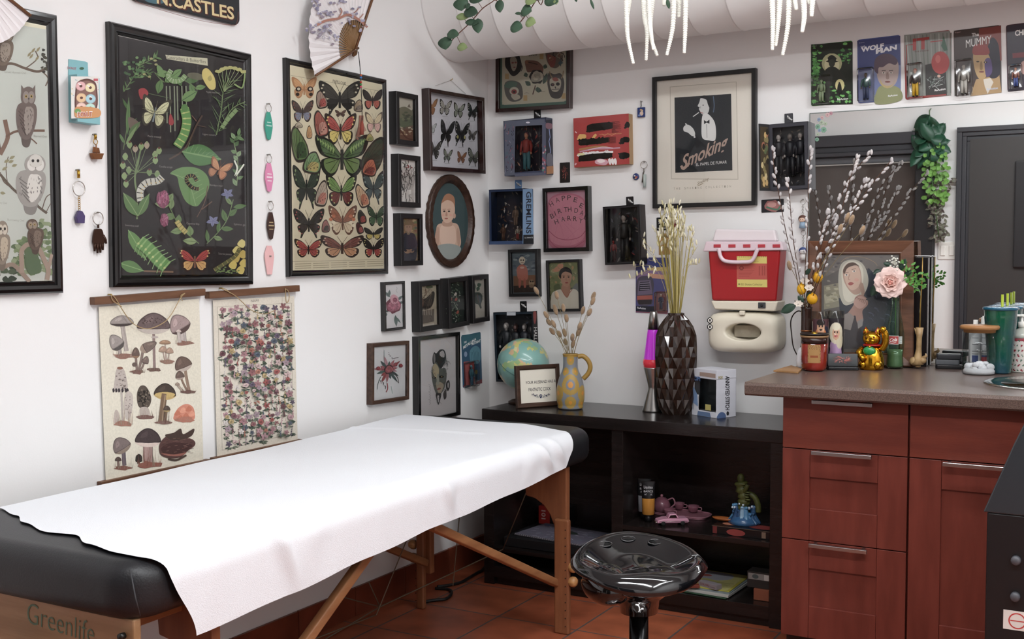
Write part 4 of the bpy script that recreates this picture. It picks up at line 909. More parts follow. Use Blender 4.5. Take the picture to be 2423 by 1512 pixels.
def ring(mb, c, R, r, axis='z', col=None, n=24, sq=1):
    P = []
    for i in range(n+1):
        a = 2*pi*i/n
        P.append({'z':(R*math.cos(a),R*math.sin(a)*sq,0),'y':(R*math.cos(a),0,R*math.sin(a)),'x':(0,R*math.cos(a),R*math.sin(a))}[axis])
    return mb.tube([Vector(c)+Vector(p) for p in P], r, 6, col, caps=False)
def pinned(px, py, name, label, cat='keychain', group=None, wall=LW):
    """thing hanging from a pin at a photo point"""
    p = onw(wall,px,py,.004); B = BAS[wall]; o = empty(name, None, label, cat, group, mw=Matrix.Translation(p) @ B.to_4x4()); k = mpp(p)
    MB().tube([(0,0,-.004),(0,0,.010)], .0022, 8).build('pin', M('pin_steel','#9a9690',.3,.8), o)
    return o, k
def motel(px, py, ytop, ybot, wpx, c, label, txt, tc):
    o, k = pinned(px,py,'motel_key_tag',label,'key tag','motel key tags in a column')
    m = MB(); ring(m,(0,-.014,.004),.0135,.0011); m.build('key_ring', chrome2, o)
    t = (py-ytop)*k; b = (py-ybot)*k; w_ = wpx*k*.72; mid = (t+b)/2
    m = MB(); hh = (t-b)/2
    m.prism([(-w_*.28,hh),(w_*.28,hh),(w_*.62,hh*.3),(w_*.66,-hh*.1),(w_*.3,-hh*.92),(0,-hh),(-w_*.3,-hh*.92),(-w_*.66,-hh*.1),(-w_*.62,hh*.3)],0,.004); m.build('tag', M('tag_'+c[1:],c,.35,coat=.3), o, bevel=.001, mw=Matrix.Translation((0,mid,.001)))
    A = Art(lambda x,y: (x,y), .0055)
    for i, t_ in enumerate(txt): h_ = .006 if i != 1 else .009; y = mid+.010-i*.011; L = w_*.9 if i == 1 else w_*.7; A.uvpoly([(-L/2,y),(L/2,y),(L/2,y+h_*.5),(-L/2,y+h_*.5)],tc)
    A.build('tag_print', o)
motel(633,246,265,331,28,'#3f9a86','teal diamond motel key tag, topmost in the column of four',['ROOM','MOTEL'],'#9fd0c4')
motel(634,366,386,454,30,'#d98aae','bright pink motel key tag, second from the top of the column',['THE','MOTEL','VEGAS'],'#f2dbe4')
motel(638,477,502,567,28,'#3a231d','dark brown motel key tag with gold lettering, third in the column',['HOTEL','237','ROOM'],'#b59a62')
o, k = pinned(636,606,'motel_key_tag','pale pink motel key tag without a ring, lowest in the column','key tag','motel key tags in a column')
m = MB(); m.prism([(-.010,.034),(.010,.034),(.021,.010),(.022,-.004),(.011,-.060),(-.011,-.060),(-.022,-.004),(-.021,.010)],0,.004); m.build('tag', M('tag_palepink','#e3b4b4',.35), o, bevel=.001)
A = Art(lambda x,y:(x,y),.0045); None; A.build('tag_print', o)
# key charms left of the caterpillar poster
o, k = pinned(222,318,'keychain','small bronze ship keychain hanging under the donut box')
m = MB(); m.tube([(0,0,.006),(0,-.012,.006)],.004,8); ring(m,(0,-.020,.006),.007,.0012); m.build('clasp', brass, o)
m = MB(); m.prism([(-.020,-.052),(.022,-.050),(.014,-.066),(-.012,-.068)],.002,.014); m.tube([(0,-.028,.008),(0,-.052,.008)],.002,6); m.prism([(-.010,-.034),(.010,-.036),(.013,-.050),(-.012,-.050)],.006,.009); m.build('ship_charm', M('bronze','#7d5236',.4,.7), o, bevel=.001)
o, k = pinned(182,402,'keychain','keychain with split ring, chain and purple faceted charm, far left of the charms')
m = MB(); m.tube([(0,0,.006),(0,-.022,.006)],.004,8); m.build('clasp', brass, o); m = MB(); ring(m,(0,-.050,.006),.0195,.0013,n=28); m.build('key_ring', chrome2, o)
m = MB()
for i in range(7): ring(m,(0,-.073-i*.0055,.006),.0035,.0008,axis='z' if i%2 else 'x',n=10)
m.build('chain', brass, o)
m = MB(); m.prism([(-.010,-.118),(-.004,-.108),(.006,-.110),(.014,-.122),(.012,-.142),(-.010,-.142),(-.014,-.126)],.0,.012); m.build('charm', M('purple_enamel','#3b2a5e',.25,coat=.4), o, bevel=.0015)
o, k = pinned(228,503,'keychain','keychain with a dark bronze hand charm, lowest on the left')
m = MB(); ring(m,(0,-.016,.006),.0175,.0013,n=26); m.build('key_ring', chrome2, o)
m = MB(); m.tube([(0,-.032,.006),(0,-.042,.006)],.003,8); m.prism(spline([(-.012,-.045),(.010,-.045),(.017,-.065),(.017,-.085),(-.016,-.086),(-.018,-.066),(-.012,-.045)],4),.003,.008)
for x, l, a in ((-.013,.022,-.05),(-.004,.027,0),(.005,.026,.03),(.013,.019,.08)): m.tube([(x,-.083,.0055),(x+a*l*.4,-.083-l*.5,.0058),(x+a*l,-.083-l,.0055)],[.0042,.0038,.0026],8)
m.tube([(.016,-.062,.0055),(.024,-.074,.0055),(.026,-.084,.0055)],[.0045,.0038,.0028],8); m.build('hand_charm', M('dark_bronze','#3a2419',.4,.6), o)
# ================================================================ left wall frames
def F(q, dep, b, mat, label, paper, group=None, pz=None, name='framed_picture', wall=LW, glass=True, cat='picture', prof=None):
    return framed(wall,q,dep,b,mat,name,label,cat,group,paper,pz,prof,glass)
SBG = 'deep black shadow box frames on the left wall'
H, A = F([(919.4,215.7),(990.3,225.9),(991,346),(921,343)],.036,.019,fmat,'small deep black frame with a brown hillside landscape, top of the three','#b3a98e',SBG,pz=.022)
A.crop(600,0,2.16); A.poly([(724,494),(818,500),(816,732),(728,728)],'#b9b29c'); A.curve([(724,600),(760,565),(800,575),(818,560),(818,700),(726,690)],'#55603c'); A.curve([(735,560),(770,545),(800,560),(818,575),(800,600),(740,600)],'#6e6a4c'); A.poly([(726,660),(818,640),(816,732),(728,728)],'#6d4a32')
for i in range(30): A.ell(RN.uniform(728,812),RN.uniform(650,690),7,4,RN.choice(['#c4b48f','#8a6a4a','#a08058','#4f4a32']),n=6,lump=.3)
for i in range(24): A.ell(RN.uniform(726,815),RN.uniform(575,640),9,5,RN.choice(['#4a5533','#6f744c','#3e462c']),n=7,lump=.3)
A.line([(735,640),(775,700),(815,715)],6,'#5a3424',sm=True); A.poly([(785,548),(795,530),(802,550)],'#6a5a48'); A.build('print', H.o, paperM)
H, A = F([(924,364.5),(996,370),(996,491.5),(926,489)],.036,.019,fmat,'small deep black frame with black ink figures, middle of the three','#e4dfd8',SBG,pz=.022)
A.crop(600,0,2.16)
for cx in (770,800):
    A.curve([(cx-14,860),(cx,846),(cx+14,862),(cx+8,885),(cx-10,884)],'#cfc8c0'); A.curve([(cx-22,895),(cx+20,893),(cx+16,960),(cx-16,960)],'#b9b0a8'); A.line([(cx-12,960),(cx-14,1040)],11,'#d8d2cc'); A.line([(cx+12,960),(cx+12,1040)],11,'#c2bab2')
for i in range(70): x, y = RN.uniform(742,822), RN.uniform(815,1040); A.line([(x,y),(x+RN.uniform(-12,12),y+RN.uniform(5,22)),(x+RN.uniform(-16,16),y+RN.uniform(16,34))],2.4,RN.choice(['#2b2826','#4a4542','#8a837d']),sm=True)
for i in range(5): A.ell(RN.uniform(770,810),RN.uniform(845,858),5,3,'#a04a48',n=6)
A.build('print', H.o, paperM)
H, A = F([(930,505),(1001,506),(1001.5,627),(931,630)],.036,.019,fmat,'small deep black frame with a portrait of a person in a hat','#9a7a4c',SBG,pz=.022)
A.crop(600,0,2.16)
for i in range(80): A.ell(RN.uniform(754,832),RN.uniform(1120,1335),9,6,RN.choice(['#b08a4c','#7a8a52','#c4a05c','#8f5a3c','#5a6a58','#a8703c','#c9b074']),n=7,lump=.4)
A.curve([(765,1200),(790,1190),(825,1202),(834,1290),(820,1335),(765,1335),(756,1260)],'#3c3c4a'); A.ell(790,1165,19,28,'#b08a6c'); A.ell(790,1142,32,9,'#8a6f48'); A.ell(790,1134,20,10,'#8a6f48'); A.curve([(780,1178),(790,1190),(800,1178),(796,1198),(784,1198)],'#8f7a5c'); A.ell(783,1160,3,2,'#2b211a'); A.ell(797,1160,3,2,'#2b211a')
A.ell(785,1285,16,11,'#a8805c'); A.ell(806,1282,14,10,'#a0785a'); A.line([(768,1210),(762,1260),(780,1285)],10,'#33333f',sm=True); A.line([(820,1210),(832,1255),(808,1282)],10,'#4a4a58',sm=True)
A.build('print', H.o, paperM)
# butterfly specimens
H, A = F([(995.5,204),(1145.5,236),(1151,413),(1003,402)],.035,.016,fmahog,'dark wooden case of twelve pinned butterflies on white, hung slightly askew from a nail','#d9d9e0',pz=.006,name='butterfly_case',cat='specimen case')
A.crop(600,0,2.16)
A.line([(852,445),(1178,508)],1,'#999')
for x, y, w_, h_, c1, c2, e, t in ((908,545,55,90,'#b5762f','#a8682a','#8a5a2c',0),(978,550,62,82,'#b5b2a4','#a8a598','#2f2c2a',0),(1048,565,58,80,'#a5ae9a','#9aa590','#2b2a28',0),(1120,572,62,88,'#2b3634','#242a2a','#1d1d1d',1),
    (910,655,46,56,'#c4ccc8','#bcc6c2','#6a6f6c',0),(985,680,72,135,'#23211f','#1d1c1b','#181716',1),(1060,685,74,128,'#26241f','#1f1e1b','#191817',1),(1117,692,44,56,'#77736a','#6a665e','#3a3834',0),
    (924,765,66,102,'#57524a','#3c3834','#24211f',0),(990,797,46,72,'#8f9a84','#7d8a78','#2c2b29',1),(1062,805,48,62,'#a8682f','#9c5f2a','#6d4526',0),(1124,803,66,92,'#7d8474','#5a6054','#262624',1)):
    butterfly(A,x,y,w_,h_,c1,c2,e,spot='#d8d8cc' if w_ > 60 and c1 not in ('#23211f',) else None,rot=8,tail=bool(t))
    A.rect(x-14,y+h_*.52,x+14,y+h_*.52+3,'#b9b9bd')
A.ell(1042,700,4,9,'#c9c04a'); A.ell(1078,702,4,9,'#c9c04a')
A.build('specimens', H.o, paperM)
a = onx(1067,190,.004); b1 = onx(1030,203,.004); b2 = onx(1102,222,.004)
nl = MB(); nl.tube([V(-.003,a.y,a.z),V(.010,a.y,a.z+.002),V(.012,a.y,a.z+.008)],.0016,6); tag(nl.build('picture_hook', M('nail_brass')), 'small brass nail in the wall above the butterfly case', 'nail')
for b_ in (b1,b2):
    inv = H.inv; MB().tube([inv@a, inv@b_],.0006,5).build('hanging_wire', M('wire','#a8a49c',.4,.6), H.o)
# oval portrait
P = [onx(x,y,.0) for x,y in ((1003,523),(1060,413),(1117,523),(1060,634))]
cyy = (P[0].y+P[2].y)/2; cz = (P[1].z+P[3].z)/2; rx = abs(P[2].y-P[0].y)/2-.008; rz = abs(P[1].z-P[3].z)/2
ov = empty('oval_portrait', None, 'oval carved brown frame with a painted baby portrait on dark teal', 'picture', mw=Matrix.Translation((0,cyy,cz)) @ BAS[LW].to_4x4())
m = MB(); n = 72; pr = [(1.0,.002),(1.0,.014),(.97,.022),(.93,.017),(.89,.024),(.86,.02),(.83,.010),(.81,.004)]; vs = []
for i in range(n):
    t = 2*pi*i/n
    for r_, z in pr: vs.append((rx*math.cos(t)*r_+math.cos(t)*.002*math.sin(i*2.4)*(r_ > .9), rz*math.sin(t)*r_, z+.0016*math.sin(i*3.1)*(r_ > .87)))
k = len(pr); m.add(vs, [(i*k+j, ((i+1)%n)*k+j, ((i+1)%n)*k+j+1, i*k+j+1) for i in range(n) for j in range(k-1)], smooth=True); m.build('frame', M('carved_brown','#3f2a20',.4,bump=.8,bscale=110,var=.4,vscale=40), ov)
inv = ov.matrix_world.inverted() if False else (Matrix.Translation((0,cyy,cz)) @ BAS[LW].to_4x4()).inverted()
A = Art(lambda x,y: tuple((inv@onx(x,y,.005))[:2]), .005)
A.uvpoly([(rx*.84*math.cos(2*pi*i/48), rz*.84*math.sin(2*pi*i/48)) for i in range(48)], '#2f4a4c'); A.crop(600,0,2.16)
A.curve([(925,960),(1000,930),(1065,960),(1078,1100),(1060,1250),(940,1250),(915,1100)],'#385052'); A.curve([(932,1200),(940,1150),(985,1140),(1040,1145),(1056,1200),(1055,1260),(1000,1300),(940,1262),(926,1240)],'#c9a184'); A.curve([(955,1160),(995,1150),(1030,1165),(1028,1250),(960,1250)],'#d6b196'); A.curve([(926,1220),(938,1160),(950,1180),(942,1260)],'#b98e72'); A.curve([(1056,1220),(1044,1165),(1036,1190),(1046,1262)],'#b98e72')
A.curve([(932,1262),(1000,1245),(1060,1268),(1030,1320),(1000,1335),(955,1310)],'#8f9a94'); A.curve([(968,1128),(1010,1128),(1012,1155),(968,1155)],'#b98e72'); A.curve([(957,1080),(962,1030),(992,1012),(1022,1030),(1028,1085),(1012,1128),(985,1140),(965,1122)],'#d2aa8c'); A.curve([(958,1040),(975,1000),(1000,990),(1025,1010),(1028,1060),(1018,1035),(990,1022),(966,1035)],'#a86f46'); A.ell(1025,1103,8,14,'#c4977a')
for x in (974,998): A.ell(x,1080,6,4,'#3a2a24'); A.line([(x-8,1070),(x+8,1069)],2,'#94664a')
A.curve([(982,1085),(988,1085),(990,1104),(980,1104)],'#b98468'); A.ell(984,1117,9,3.5,'#a85a4c'); A.ell(968,1100,7,6,'#d89a80'); A.ell(1006,1100,8,6,'#d89a80'); A.build('painting', ov, paperM)
# framed flash drawings, lower left wall
H, A = F([(899,667),(958.5,665.5),(961,778),(901.5,784.5)],.020,.010,fblack,'thin black frame with a pink tattoo style rose drawing','#e6e5e6',pz=.012)
A.crop(840,620,3.98)
for a, b, w_ in (((330,330),(280,280),30),((320,320),(325,262),26),((400,360),(450,315),26),((420,380),(458,382),24),((320,460),(280,468),22),((380,500),(390,608),34),((385,520),(430,575),20),((300,480),(285,515),22)): A.leaf(a,b,w_,'#6f8a84','#3a3a40')
rose(A,362,410,72,'#d87f98',12,'#8a3a50'); A.curve([(330,330),(360,305),(400,330),(405,370),(370,395),(335,380)],'#e8a8b8'); A.ell(372,355,22,22,'#c4607c'); A.line([(360,350),(376,342),(386,356),(374,370),(364,360)],4,'#3a2a34',sm=True)
for i in range(10): a = i*.63; A.line([(362+20*math.cos(a),410+20*math.sin(a)),(362+68*math.cos(a+.3),412+68*math.sin(a+.3))],3,'#a0405c')
A.line([(388,232),(396,250),(388,268),(398,288)],2.5,'#9a9a9c',sm=True); A.line([(440,480),(450,580)],3,'#9ab8b0'); A.build('print', H.o, paperM)
TG = 'three overlapping deep black frames'
H, A = F([(972,667),(1046,661),(1046,777),(974.5,787)],.040,.019,fmat,'deep black frame with a dark brown animal scene, left of the overlapping trio','#b5a98a',TG,pz=.026)
A.crop(840,620,3.98); A.poly([(592,205),(742,188),(746,600),(600,622)],'#b8a98a'); A.curve([(592,330),(650,350),(740,280),(746,340),(720,420),(660,450),(600,430)],'#3c3430'); A.curve([(600,350),(640,345),(640,420),(604,425)],'#7a4e34'); A.poly([(600,470),(746,440),(744,560),(604,590)],'#6a5c4c'); A.ell(700,235,34,14,'#5a6a4a'); 
for i in range(8): A.line([(610+i*16,440),(606+i*16,500)],5,'#c4b8a0')
for i in range(26): A.line([(RN.uniform(600,740),RN.uniform(220,590)),(RN.uniform(600,740),RN.uniform(220,590))],1.6,RN.choice(['#4a3a30','#8a7458','#2c2824']))
A.line([(660,250),(668,300),(650,320)],6,'#7d5a44',sm=True); A.line([(720,290),(735,280),(738,320),(728,380)],9,'#2b2828',sm=True); A.poly([(602,600),(744,575),(745,598),(603,622)],'#cfc6b0'); A.build('print', H.o, paperM)
H, A = F([(1042,659.5),(1108,653),(1112,768.5),(1044,778)],.040,.019,fmat,'deep black frame with a dark green plant picture, middle of the overlapping trio','#23302a',TG,pz=.026)
A.crop(840,620,3.98)
for i in range(120): x, y = RN.uniform(868,985), RN.uniform(190,585); A.leaf((x,y),(x+RN.uniform(-26,26),y+RN.uniform(-34,34)),9,RN.choice(['#3f6048','#5a7a58','#2c4434','#7a8f74','#a8b4a0','#23362c']))
for x, y in ((880,280),(945,300),(950,350),(965,470),(900,350)): A.curve([(x-14,y+12),(x,y-14),(x+14,y-6),(x+6,y+16)],RN.choice(['#b04a38','#c0583c','#cfc8b8']))
A.build('print', H.o, paperM)
H, A = F([(1098.5,652),(1157,649),(1159,757.5),(1101,767)],.040,.019,fmat,'deep black frame with a painted green bird among leaves, right of the overlapping trio','#b9b2a0',TG,pz=.026)
A.crop(840,620,3.98); A.poly([(1096,160),(1210,150),(1218,525),(1100,545)],'#bab4a4')
for a, b, w_ in (((1150,225),(1190,205),40),((1165,230),(1150,275),34),((1120,190),(1125,280),30),((1112,400),(1132,432),26),((1170,160),(1200,170),18)): A.leaf(a,b,w_,'#4f6f58','#33493c')
A.curve([(1118,320),(1122,290),(1150,285),(1180,290),(1198,320),(1195,365),(1185,400),(1192,430),(1180,438),(1160,400),(1130,385)],'#4a5a52'); A.curve([(1140,320),(1165,310),(1185,335),(1180,390),(1160,370)],'#5f6f7a'); A.line([(1150,300),(1165,380)],6,'#7d5a44'); A.line([(1118,430),(1132,500),(1125,520)],3,'#8a9a7d')
for i in range(5): A.line([(1196,300+i*14),(1208,296+i*14)],3,'#4a4a48')
A.build('print', H.o, paperM)
H, A = F([(868.5,814),(970.5,804.5),(967.5,943),(866,960)],.026,.014,fbrown,'brown wooden frame with a drawing of spiky red and green flowers','#dfe0e0',pz=.016)
A.crop(840,620,3.98)
for a in range(16): t = a*.393+.1; L = 75+50*((a*7)%3)/2; A.leaf((310+20*math.cos(t),1015+20*math.sin(t)),(310+L*1.15*math.cos(t),1020+L*1.15*math.sin(t)),26,RN.choice(['#b04a4c','#5a7a70','#c0646a','#3f5a58','#c98a94']),'#2f2c30')
rose(A,310,1010,44,'#c0585c',8,'#4a2a2e'); 
for x, y in ((215,1000),(375,965),(425,975)): rose(A,x,y,18,'#b5404a',5)
for P_ in ([(310,850),(325,860),(318,880),(345,890),(350,912),(375,905),(410,900)],[(235,1110),(245,1130),(262,1125),(268,1160),(285,1170),(282,1195)]): A.line(P_,5,'#3a3838',sm=True); [A.ell(x,y,7,6,'#dfe0e0') for x,y in P_[:4]]
A.line([(270,830),(272,900)],4,'#9ab0a8'); A.line([(340,1170),(352,1240)],6,'#8fb0a4'); A.line([(205,1200),(215,1140),(240,1080)],4,'#3a5a54',sm=True); A.line([(410,1140),(400,1090),(370,1050)],6,'#5a4a4a',sm=True); A.line([(300,1140),(305,1190),(290,1225)],8,'#b5404a',sm=True); A.build('print', H.o, paperM)
H, A = F([(974.4,798.4),(1088.7,783.3),(1091,985),(977.5,1000)],.030,.015,fblack,'tall black frame with an ink drawing of a horned half face behind the massage table','#dcd8d8',pz=.016)
A.crop(840,620,3.98)
A.curve([(730,900),(745,850),(765,860),(800,825),(840,830),(858,890),(840,960),(800,1010),(770,960),(735,960)],'#3a3a3c'); A.curve([(800,850),(830,835),(845,880),(830,900),(800,880)],'#c9c4c4'); A.curve([(738,880),(752,868),(756,930),(742,950)],'#8f8a8a')
A.curve([(720,1020),(760,940),(800,1000),(850,1000),(862,1080),(840,1190),(800,1250),(770,1250),(735,1160)],'#6a7068'); A.curve([(728,1000),(755,955),(790,1010),(775,1100),(740,1060)],'#c9b98a'); A.curve([(760,1140),(800,1130),(835,1160),(812,1225),(785,1235)],'#b8a888'); A.ell(745,1090,18,9,'#232323'); A.ell(812,1080,24,12,'#232323'); A.ell(742,1090,5,4,'#d8d4cc'); A.ell(815,1080,6,4,'#c9a04a'); A.curve([(770,1060),(785,1060),(792,1140),(776,1160),(766,1150)],'#a8aa98'); A.ell(788,1195,20,10,'#a85a48',rot=-20); A.line([(770,1197),(805,1190)],2,'#4a2420')
A.curve([(762,1240),(810,1240),(800,1300),(785,1345),(768,1300)],'#4a4a4a'); A.curve([(775,1260),(790,1262),(786,1320),(776,1300)],'#cfcaca'); A.curve([(830,1240),(855,1200),(860,1270),(840,1295)],'#55504e'); A.curve([(860,1130),(885,1115),(893,1170),(875,1215),(855,1180)],'#3f3f40'); A.ell(876,1160,8,26,'#b5b0ae')
for i in range(46): x, y = RN.choice([(850,1040),(870,960),(730,1040),(850,1200),(780,1300),(840,930)]); A.line([(x+RN.uniform(-20,20),y+RN.uniform(-40,40)),(x+RN.uniform(-34,34),y+RN.uniform(-60,60))],2,RN.choice(['#3a3a3a','#8a8686','#5f6f6a']))
for i in range(8): A.line([(690+i%3*8,1150+i*24),(712,1160+i*24),(700,1175+i*24)],2.4,'#9a9a9a')
A.build('print', H.o, paperM)
# ================================================================ BACK WALL
LW2 = 'B'
def FB(q, dep, b, mat, label, paper, **k): return F(q, dep, b, mat, label, paper, wall='B', **k)
gold = PM('print', grain=.07)
H, A = FB([(1172,85),(1357,72),(1355,255.5),(1172,268)],.030,.016,fmahog,'dark red-brown frame with a sheet of tattoo flash drawings, top half hidden by the duct','#4f7a68',pz=.016)
A.crop(1140,60,3.024)
A.curve([(146,60),(600,30),(603,530),(590,545),(160,570),(145,550)],'#cfc8a8',1); A.poly([(146,100),(600,60),(603,540),(146,568)],'#cfc8a8')
A.line([(300,188),(320,176),(345,184),(370,172),(395,180),(425,170)],4,'#3f3a38',sm=True); A.text('2020',(335,222),(395,216),20,'#3f3a38')
for x, y in ((180,365),(428,222),(470,385),(312,520),(585,505)): A.rect(x-14,y-20,x+14,y+20,'#cfa85c')
A.curve([(170,230),(200,195),(255,195),(282,260),(285,310),(250,355),(215,360),(185,320),(168,290)],'#33302e'); A.curve([(205,235),(240,228),(255,270),(240,320),(222,325),(208,290)],'#b5a58a'); A.ell(222,268,9,6,'#a04a3c'); A.ell(243,266,8,6,'#a04a3c'); A.ell(234,300,9,4,'#8a3a34'); A.line([(275,270),(292,300),(280,330)],5,'#4a4644',sm=True)
A.curve([(310,255),(345,250),(400,258),(440,300),(430,345),(380,330),(330,335),(315,300)],'#8a5a44'); A.curve([(312,252),(340,255),(330,275),(312,272)],'#a8643c'); A.line([(330,262),(400,280)],5,'#3a2a24')
for a, b in (((330,350),(300,360)),((440,290),(470,300)),((350,430),(310,400)),((440,420),(470,340)),((390,460),(430,470)),((400,440),(400,480))): A.leaf(a,b,34,'#4f6a58','#2c3a33')
rose(A,392,368,52,'#c4bca0',9,'#2f2c2a'); A.line([(385,430),(365,495)],8,'#6a4a3a'); 
A.curve([(460,160),(520,140),(570,180),(580,240),(545,300),(500,300),(465,250)],'#7d6a5c'); A.curve([(470,210),(500,215),(530,235),(520,290),(495,300),(475,260)],'#a05040'); A.ell(490,235,8,6,'#e0d4b4'); 
for i in range(14): x, y = RN.uniform(465,580), RN.uniform(140,240); A.line([(x,y),(x+RN.uniform(-20,20),y+20),(x+RN.uniform(-20,20),y+34)],5,RN.choice(['#33302e','#a86a4a','#b8ad8c']),sm=True)
A.poly([(556,262),(565,240),(572,262),(585,268),(570,278),(566,296),(556,280),(545,272)],'#4a6a70')
A.curve([(165,415),(210,395),(270,410),(292,460),(290,520),(250,545),(200,540),(168,490)],'#6f6a62'); A.curve([(160,430),(200,400),(255,410),(240,440),(190,450)],'#5d7f6c'); A.ell(232,470,34,30,'#d4cbb0'); A.ell(232,475,20,18,'#a83c34'); A.ell(232,476,9,8,'#33302e'); A.curve([(210,500),(260,495),(275,520),(235,535)],'#cfc6aa')
A.curve([(480,340),(520,350),(565,345),(590,400),(585,470),(560,520),(500,515),(475,450),(470,390)],'#55504c'); A.curve([(490,385),(530,375),(565,390),(565,440),(540,475),(505,470),(488,430)],'#c4bba0'); A.ell(507,425,14,12,'#33302e'); A.ell(545,420,14,12,'#33302e'); A.ell(510,425,4,4,'#a83c34'); A.curve([(522,440),(532,440),(530,455)],'#33302e'); A.line([(500,460),(555,455)],4,'#33302e'); A.line([(485,330),(495,360),(505,375)],8,'#a88a5c',sm=True); A.line([(585,325),(580,360),(570,380)],8,'#a88a5c',sm=True); A.curve([(505,380),(535,372),(550,395),(520,400)],'#a8503c')
A.line([(305,490),(318,482),(338,487)],2,'#5a554c',sm=True); A.line([(410,480),(430,472),(455,476)],2,'#5a554c',sm=True); A.build('print', H.o, paperM)
# miniature packaged people
def mini(mb, x, y, z, h, skin='#b58a70', top='#2b2b30', leg='#25252a', hair='#3a2a20', w=1.0):
    u = h/7.5
    for s in (-1,1):
        mb.tube([(x+s*u*.45*w,y+u*.1,z),(x+s*u*.42*w,y+u*1.9,z),(x+s*u*.36*w,y+u*3.7,z)],[u*.34,u*.40,u*.46],8,leg); mb.ball((x+s*u*.48*w,y+u*.15,z+u*.2),(u*.3,u*.2,u*.5),8,6,'#1a1816')
        mb.tube([(x+s*u*.8*w,y+u*5.7,z),(x+s*u*1.12*w,y+u*4.7,z+u*.05),(x+s*u*1.15*w,y+u*3.6,z+u*.3)],[u*.32,u*.28,u*.22],8,top); mb.ball((x+s*u*1.16*w,y+u*3.35,z+u*.34),(u*.2,u*.28,u*.16),8,6,skin)
    mb.tube([(x,y+u*3.5,z),(x,y+u*4.6,z),(x,y+u*5.7,z),(x,y+u*6.1,z)],[u*.72*w,u*.66*w,u*.85*w,u*.4],10,top); mb.tube([(x,y+u*6,z),(x,y+u*6.5,z)],u*.26,8,skin)
    mb.ball((x,y+u*6.85,z),(u*.42,u*.56,u*.46),12,8,skin); mb.ball((x,y+u*7.0,z-u*.1),(u*.46,u*.52,u*.46),10,7,hair); mb.ball((x,y+u*6.83,z+u*.44),(u*.08,u*.1,u*.08),6,5,skin)
    return mb
figm = PM('figure_paint', .45)
def sideart(H, X, z_of=None):
    """art on the +x side face of a box on the back wall"""
    def mp(px, py):
        o = H.inv @ CAM; d = H.inv.to_3x3() @ ray(px,py); p = o+d*((X-o.x)/d.x); return (-p.z, p.y)
    return Art(mp, 0)
SIDE = lambda X: Matrix.Translation((X+.0004,0,0)) @ Matrix.Rotation(pi/2,4,'Y')
def figbox(q, dep, label, outer, inner, figs, wb=.012, hang=None, frontfn=None, sidefn=None, glassy=True, hangc=None):
    H = Hung('B', q, dep, 'figure_box', label, 'boxed figure')
    W, h = H.w/2, H.h/2; om = M('card_'+outer[1:], outer, .4)
    m = MB(); m.box(-W,W,-h,h,0,.004); m.box(-W,-W+.002,-h,h,0,dep); m.box(W-.002,W,-h,h,0,dep); m.box(-W,W,-h,-h+.002,0,dep); m.box(-W,W,h-.002,h,0,dep); m.build('box', om, H.o)
    m = MB(); bars(2*W,2*h,wb,dep-.002,dep,mb=m,prof=[(0,dep-.002),(0,dep),(wb,dep),(wb,dep-.002)]); m.build('window_border', om, H.o)
    m = MB(); m.box(-W+.004,W-.004,-h+.004,h-.004,.004,.010); m.build('tray', M('tray_'+inner[1:],inner,.35,var=.35,vscale=30), H.o)
    A = H.art(.0104); ra = random.Random(int(q[0][0])); cols = [k['top'] for _,_,k in figs]+[k['skin'] for _,_,k in figs]+['#55505a','#6a5c50','#3a4250']
    for i in range(70): x, y = ra.uniform(-W+.012,W-.012), ra.uniform(-h+.014,h-.014); a = ra.uniform(0,3.1); l = ra.uniform(.004,.014); A.uvpoly([(x+l*math.cos(a),y+l*math.sin(a)),(x-l*.3*math.sin(a),y+l*.3*math.cos(a)),(x-l*math.cos(a),y-l*math.sin(a)),(x+l*.3*math.sin(a),y-l*.3*math.cos(a))], shade(ra.choice(cols),ra.uniform(.6,1.5)))
    A.build('tray_print', H.o, PM('gloss_print',.25,coat=.2))
    for fx, fh, kw in figs:
        m = MB(); mini(m,fx*W,-h+.018+kw.pop('dy',0),dep*.62,fh*2*h,**kw); m.build('figure', figm, H.o)
    if glassy: m = MB(); z = dep-.001; m.add([(-W+wb*.5,-h+wb*.5,z-.002),(W-wb*.5,-h+wb*.5,z-.002),(W-wb*.5,h-wb*.5,z-.002),(-W+wb*.5,h-wb*.5,z-.002)],[(0,1,2,3)]); m.build('window', glass_pane(), H.o)
    if hang:
        cx, cyy = H.uv(hang[0],hang[1],.004); s = .016
        m = MB(); m.prism([(-s,-h*0-.03),(s,-.03),(s,.018),(s*.9,.020),(-s*.9,.020),(-s,.018),(-s,-.0)],0,.0015); m.T = None
        o = m.build('hang_tab', M('tab_'+(hangc or outer)[1:], hangc or outer, .4), H.o, mw=Matrix.Translation((cx,cyy,.001)))
        m = MB(); m.tube([(cx,cyy+.004,0),(cx,cyy+.004,.012),(cx,cyy+.010,.016)],.0022,8); m.build('wall_hook', M('hook_white','#d8d6d2',.4), H.o)
        m = MB(); m.lathe([(.006,0),(0,.0004)],16,(cx,cyy+.002,.0026)); m.tube([(cx+.003,cyy,.003),(cx+.013,cyy-.006,.003)],.003,6); m.build('hang_slot', M('slot_white','#cfcdcb',.6), H.o)
    if frontfn: A = H.art(dep+.0003); frontfn(A,H); A.build('front_print', H.o)
    if sidefn: A = sideart(H,W); sidefn(A); A.build('side_print', H.o).matrix_local = SIDE(W)
    return H
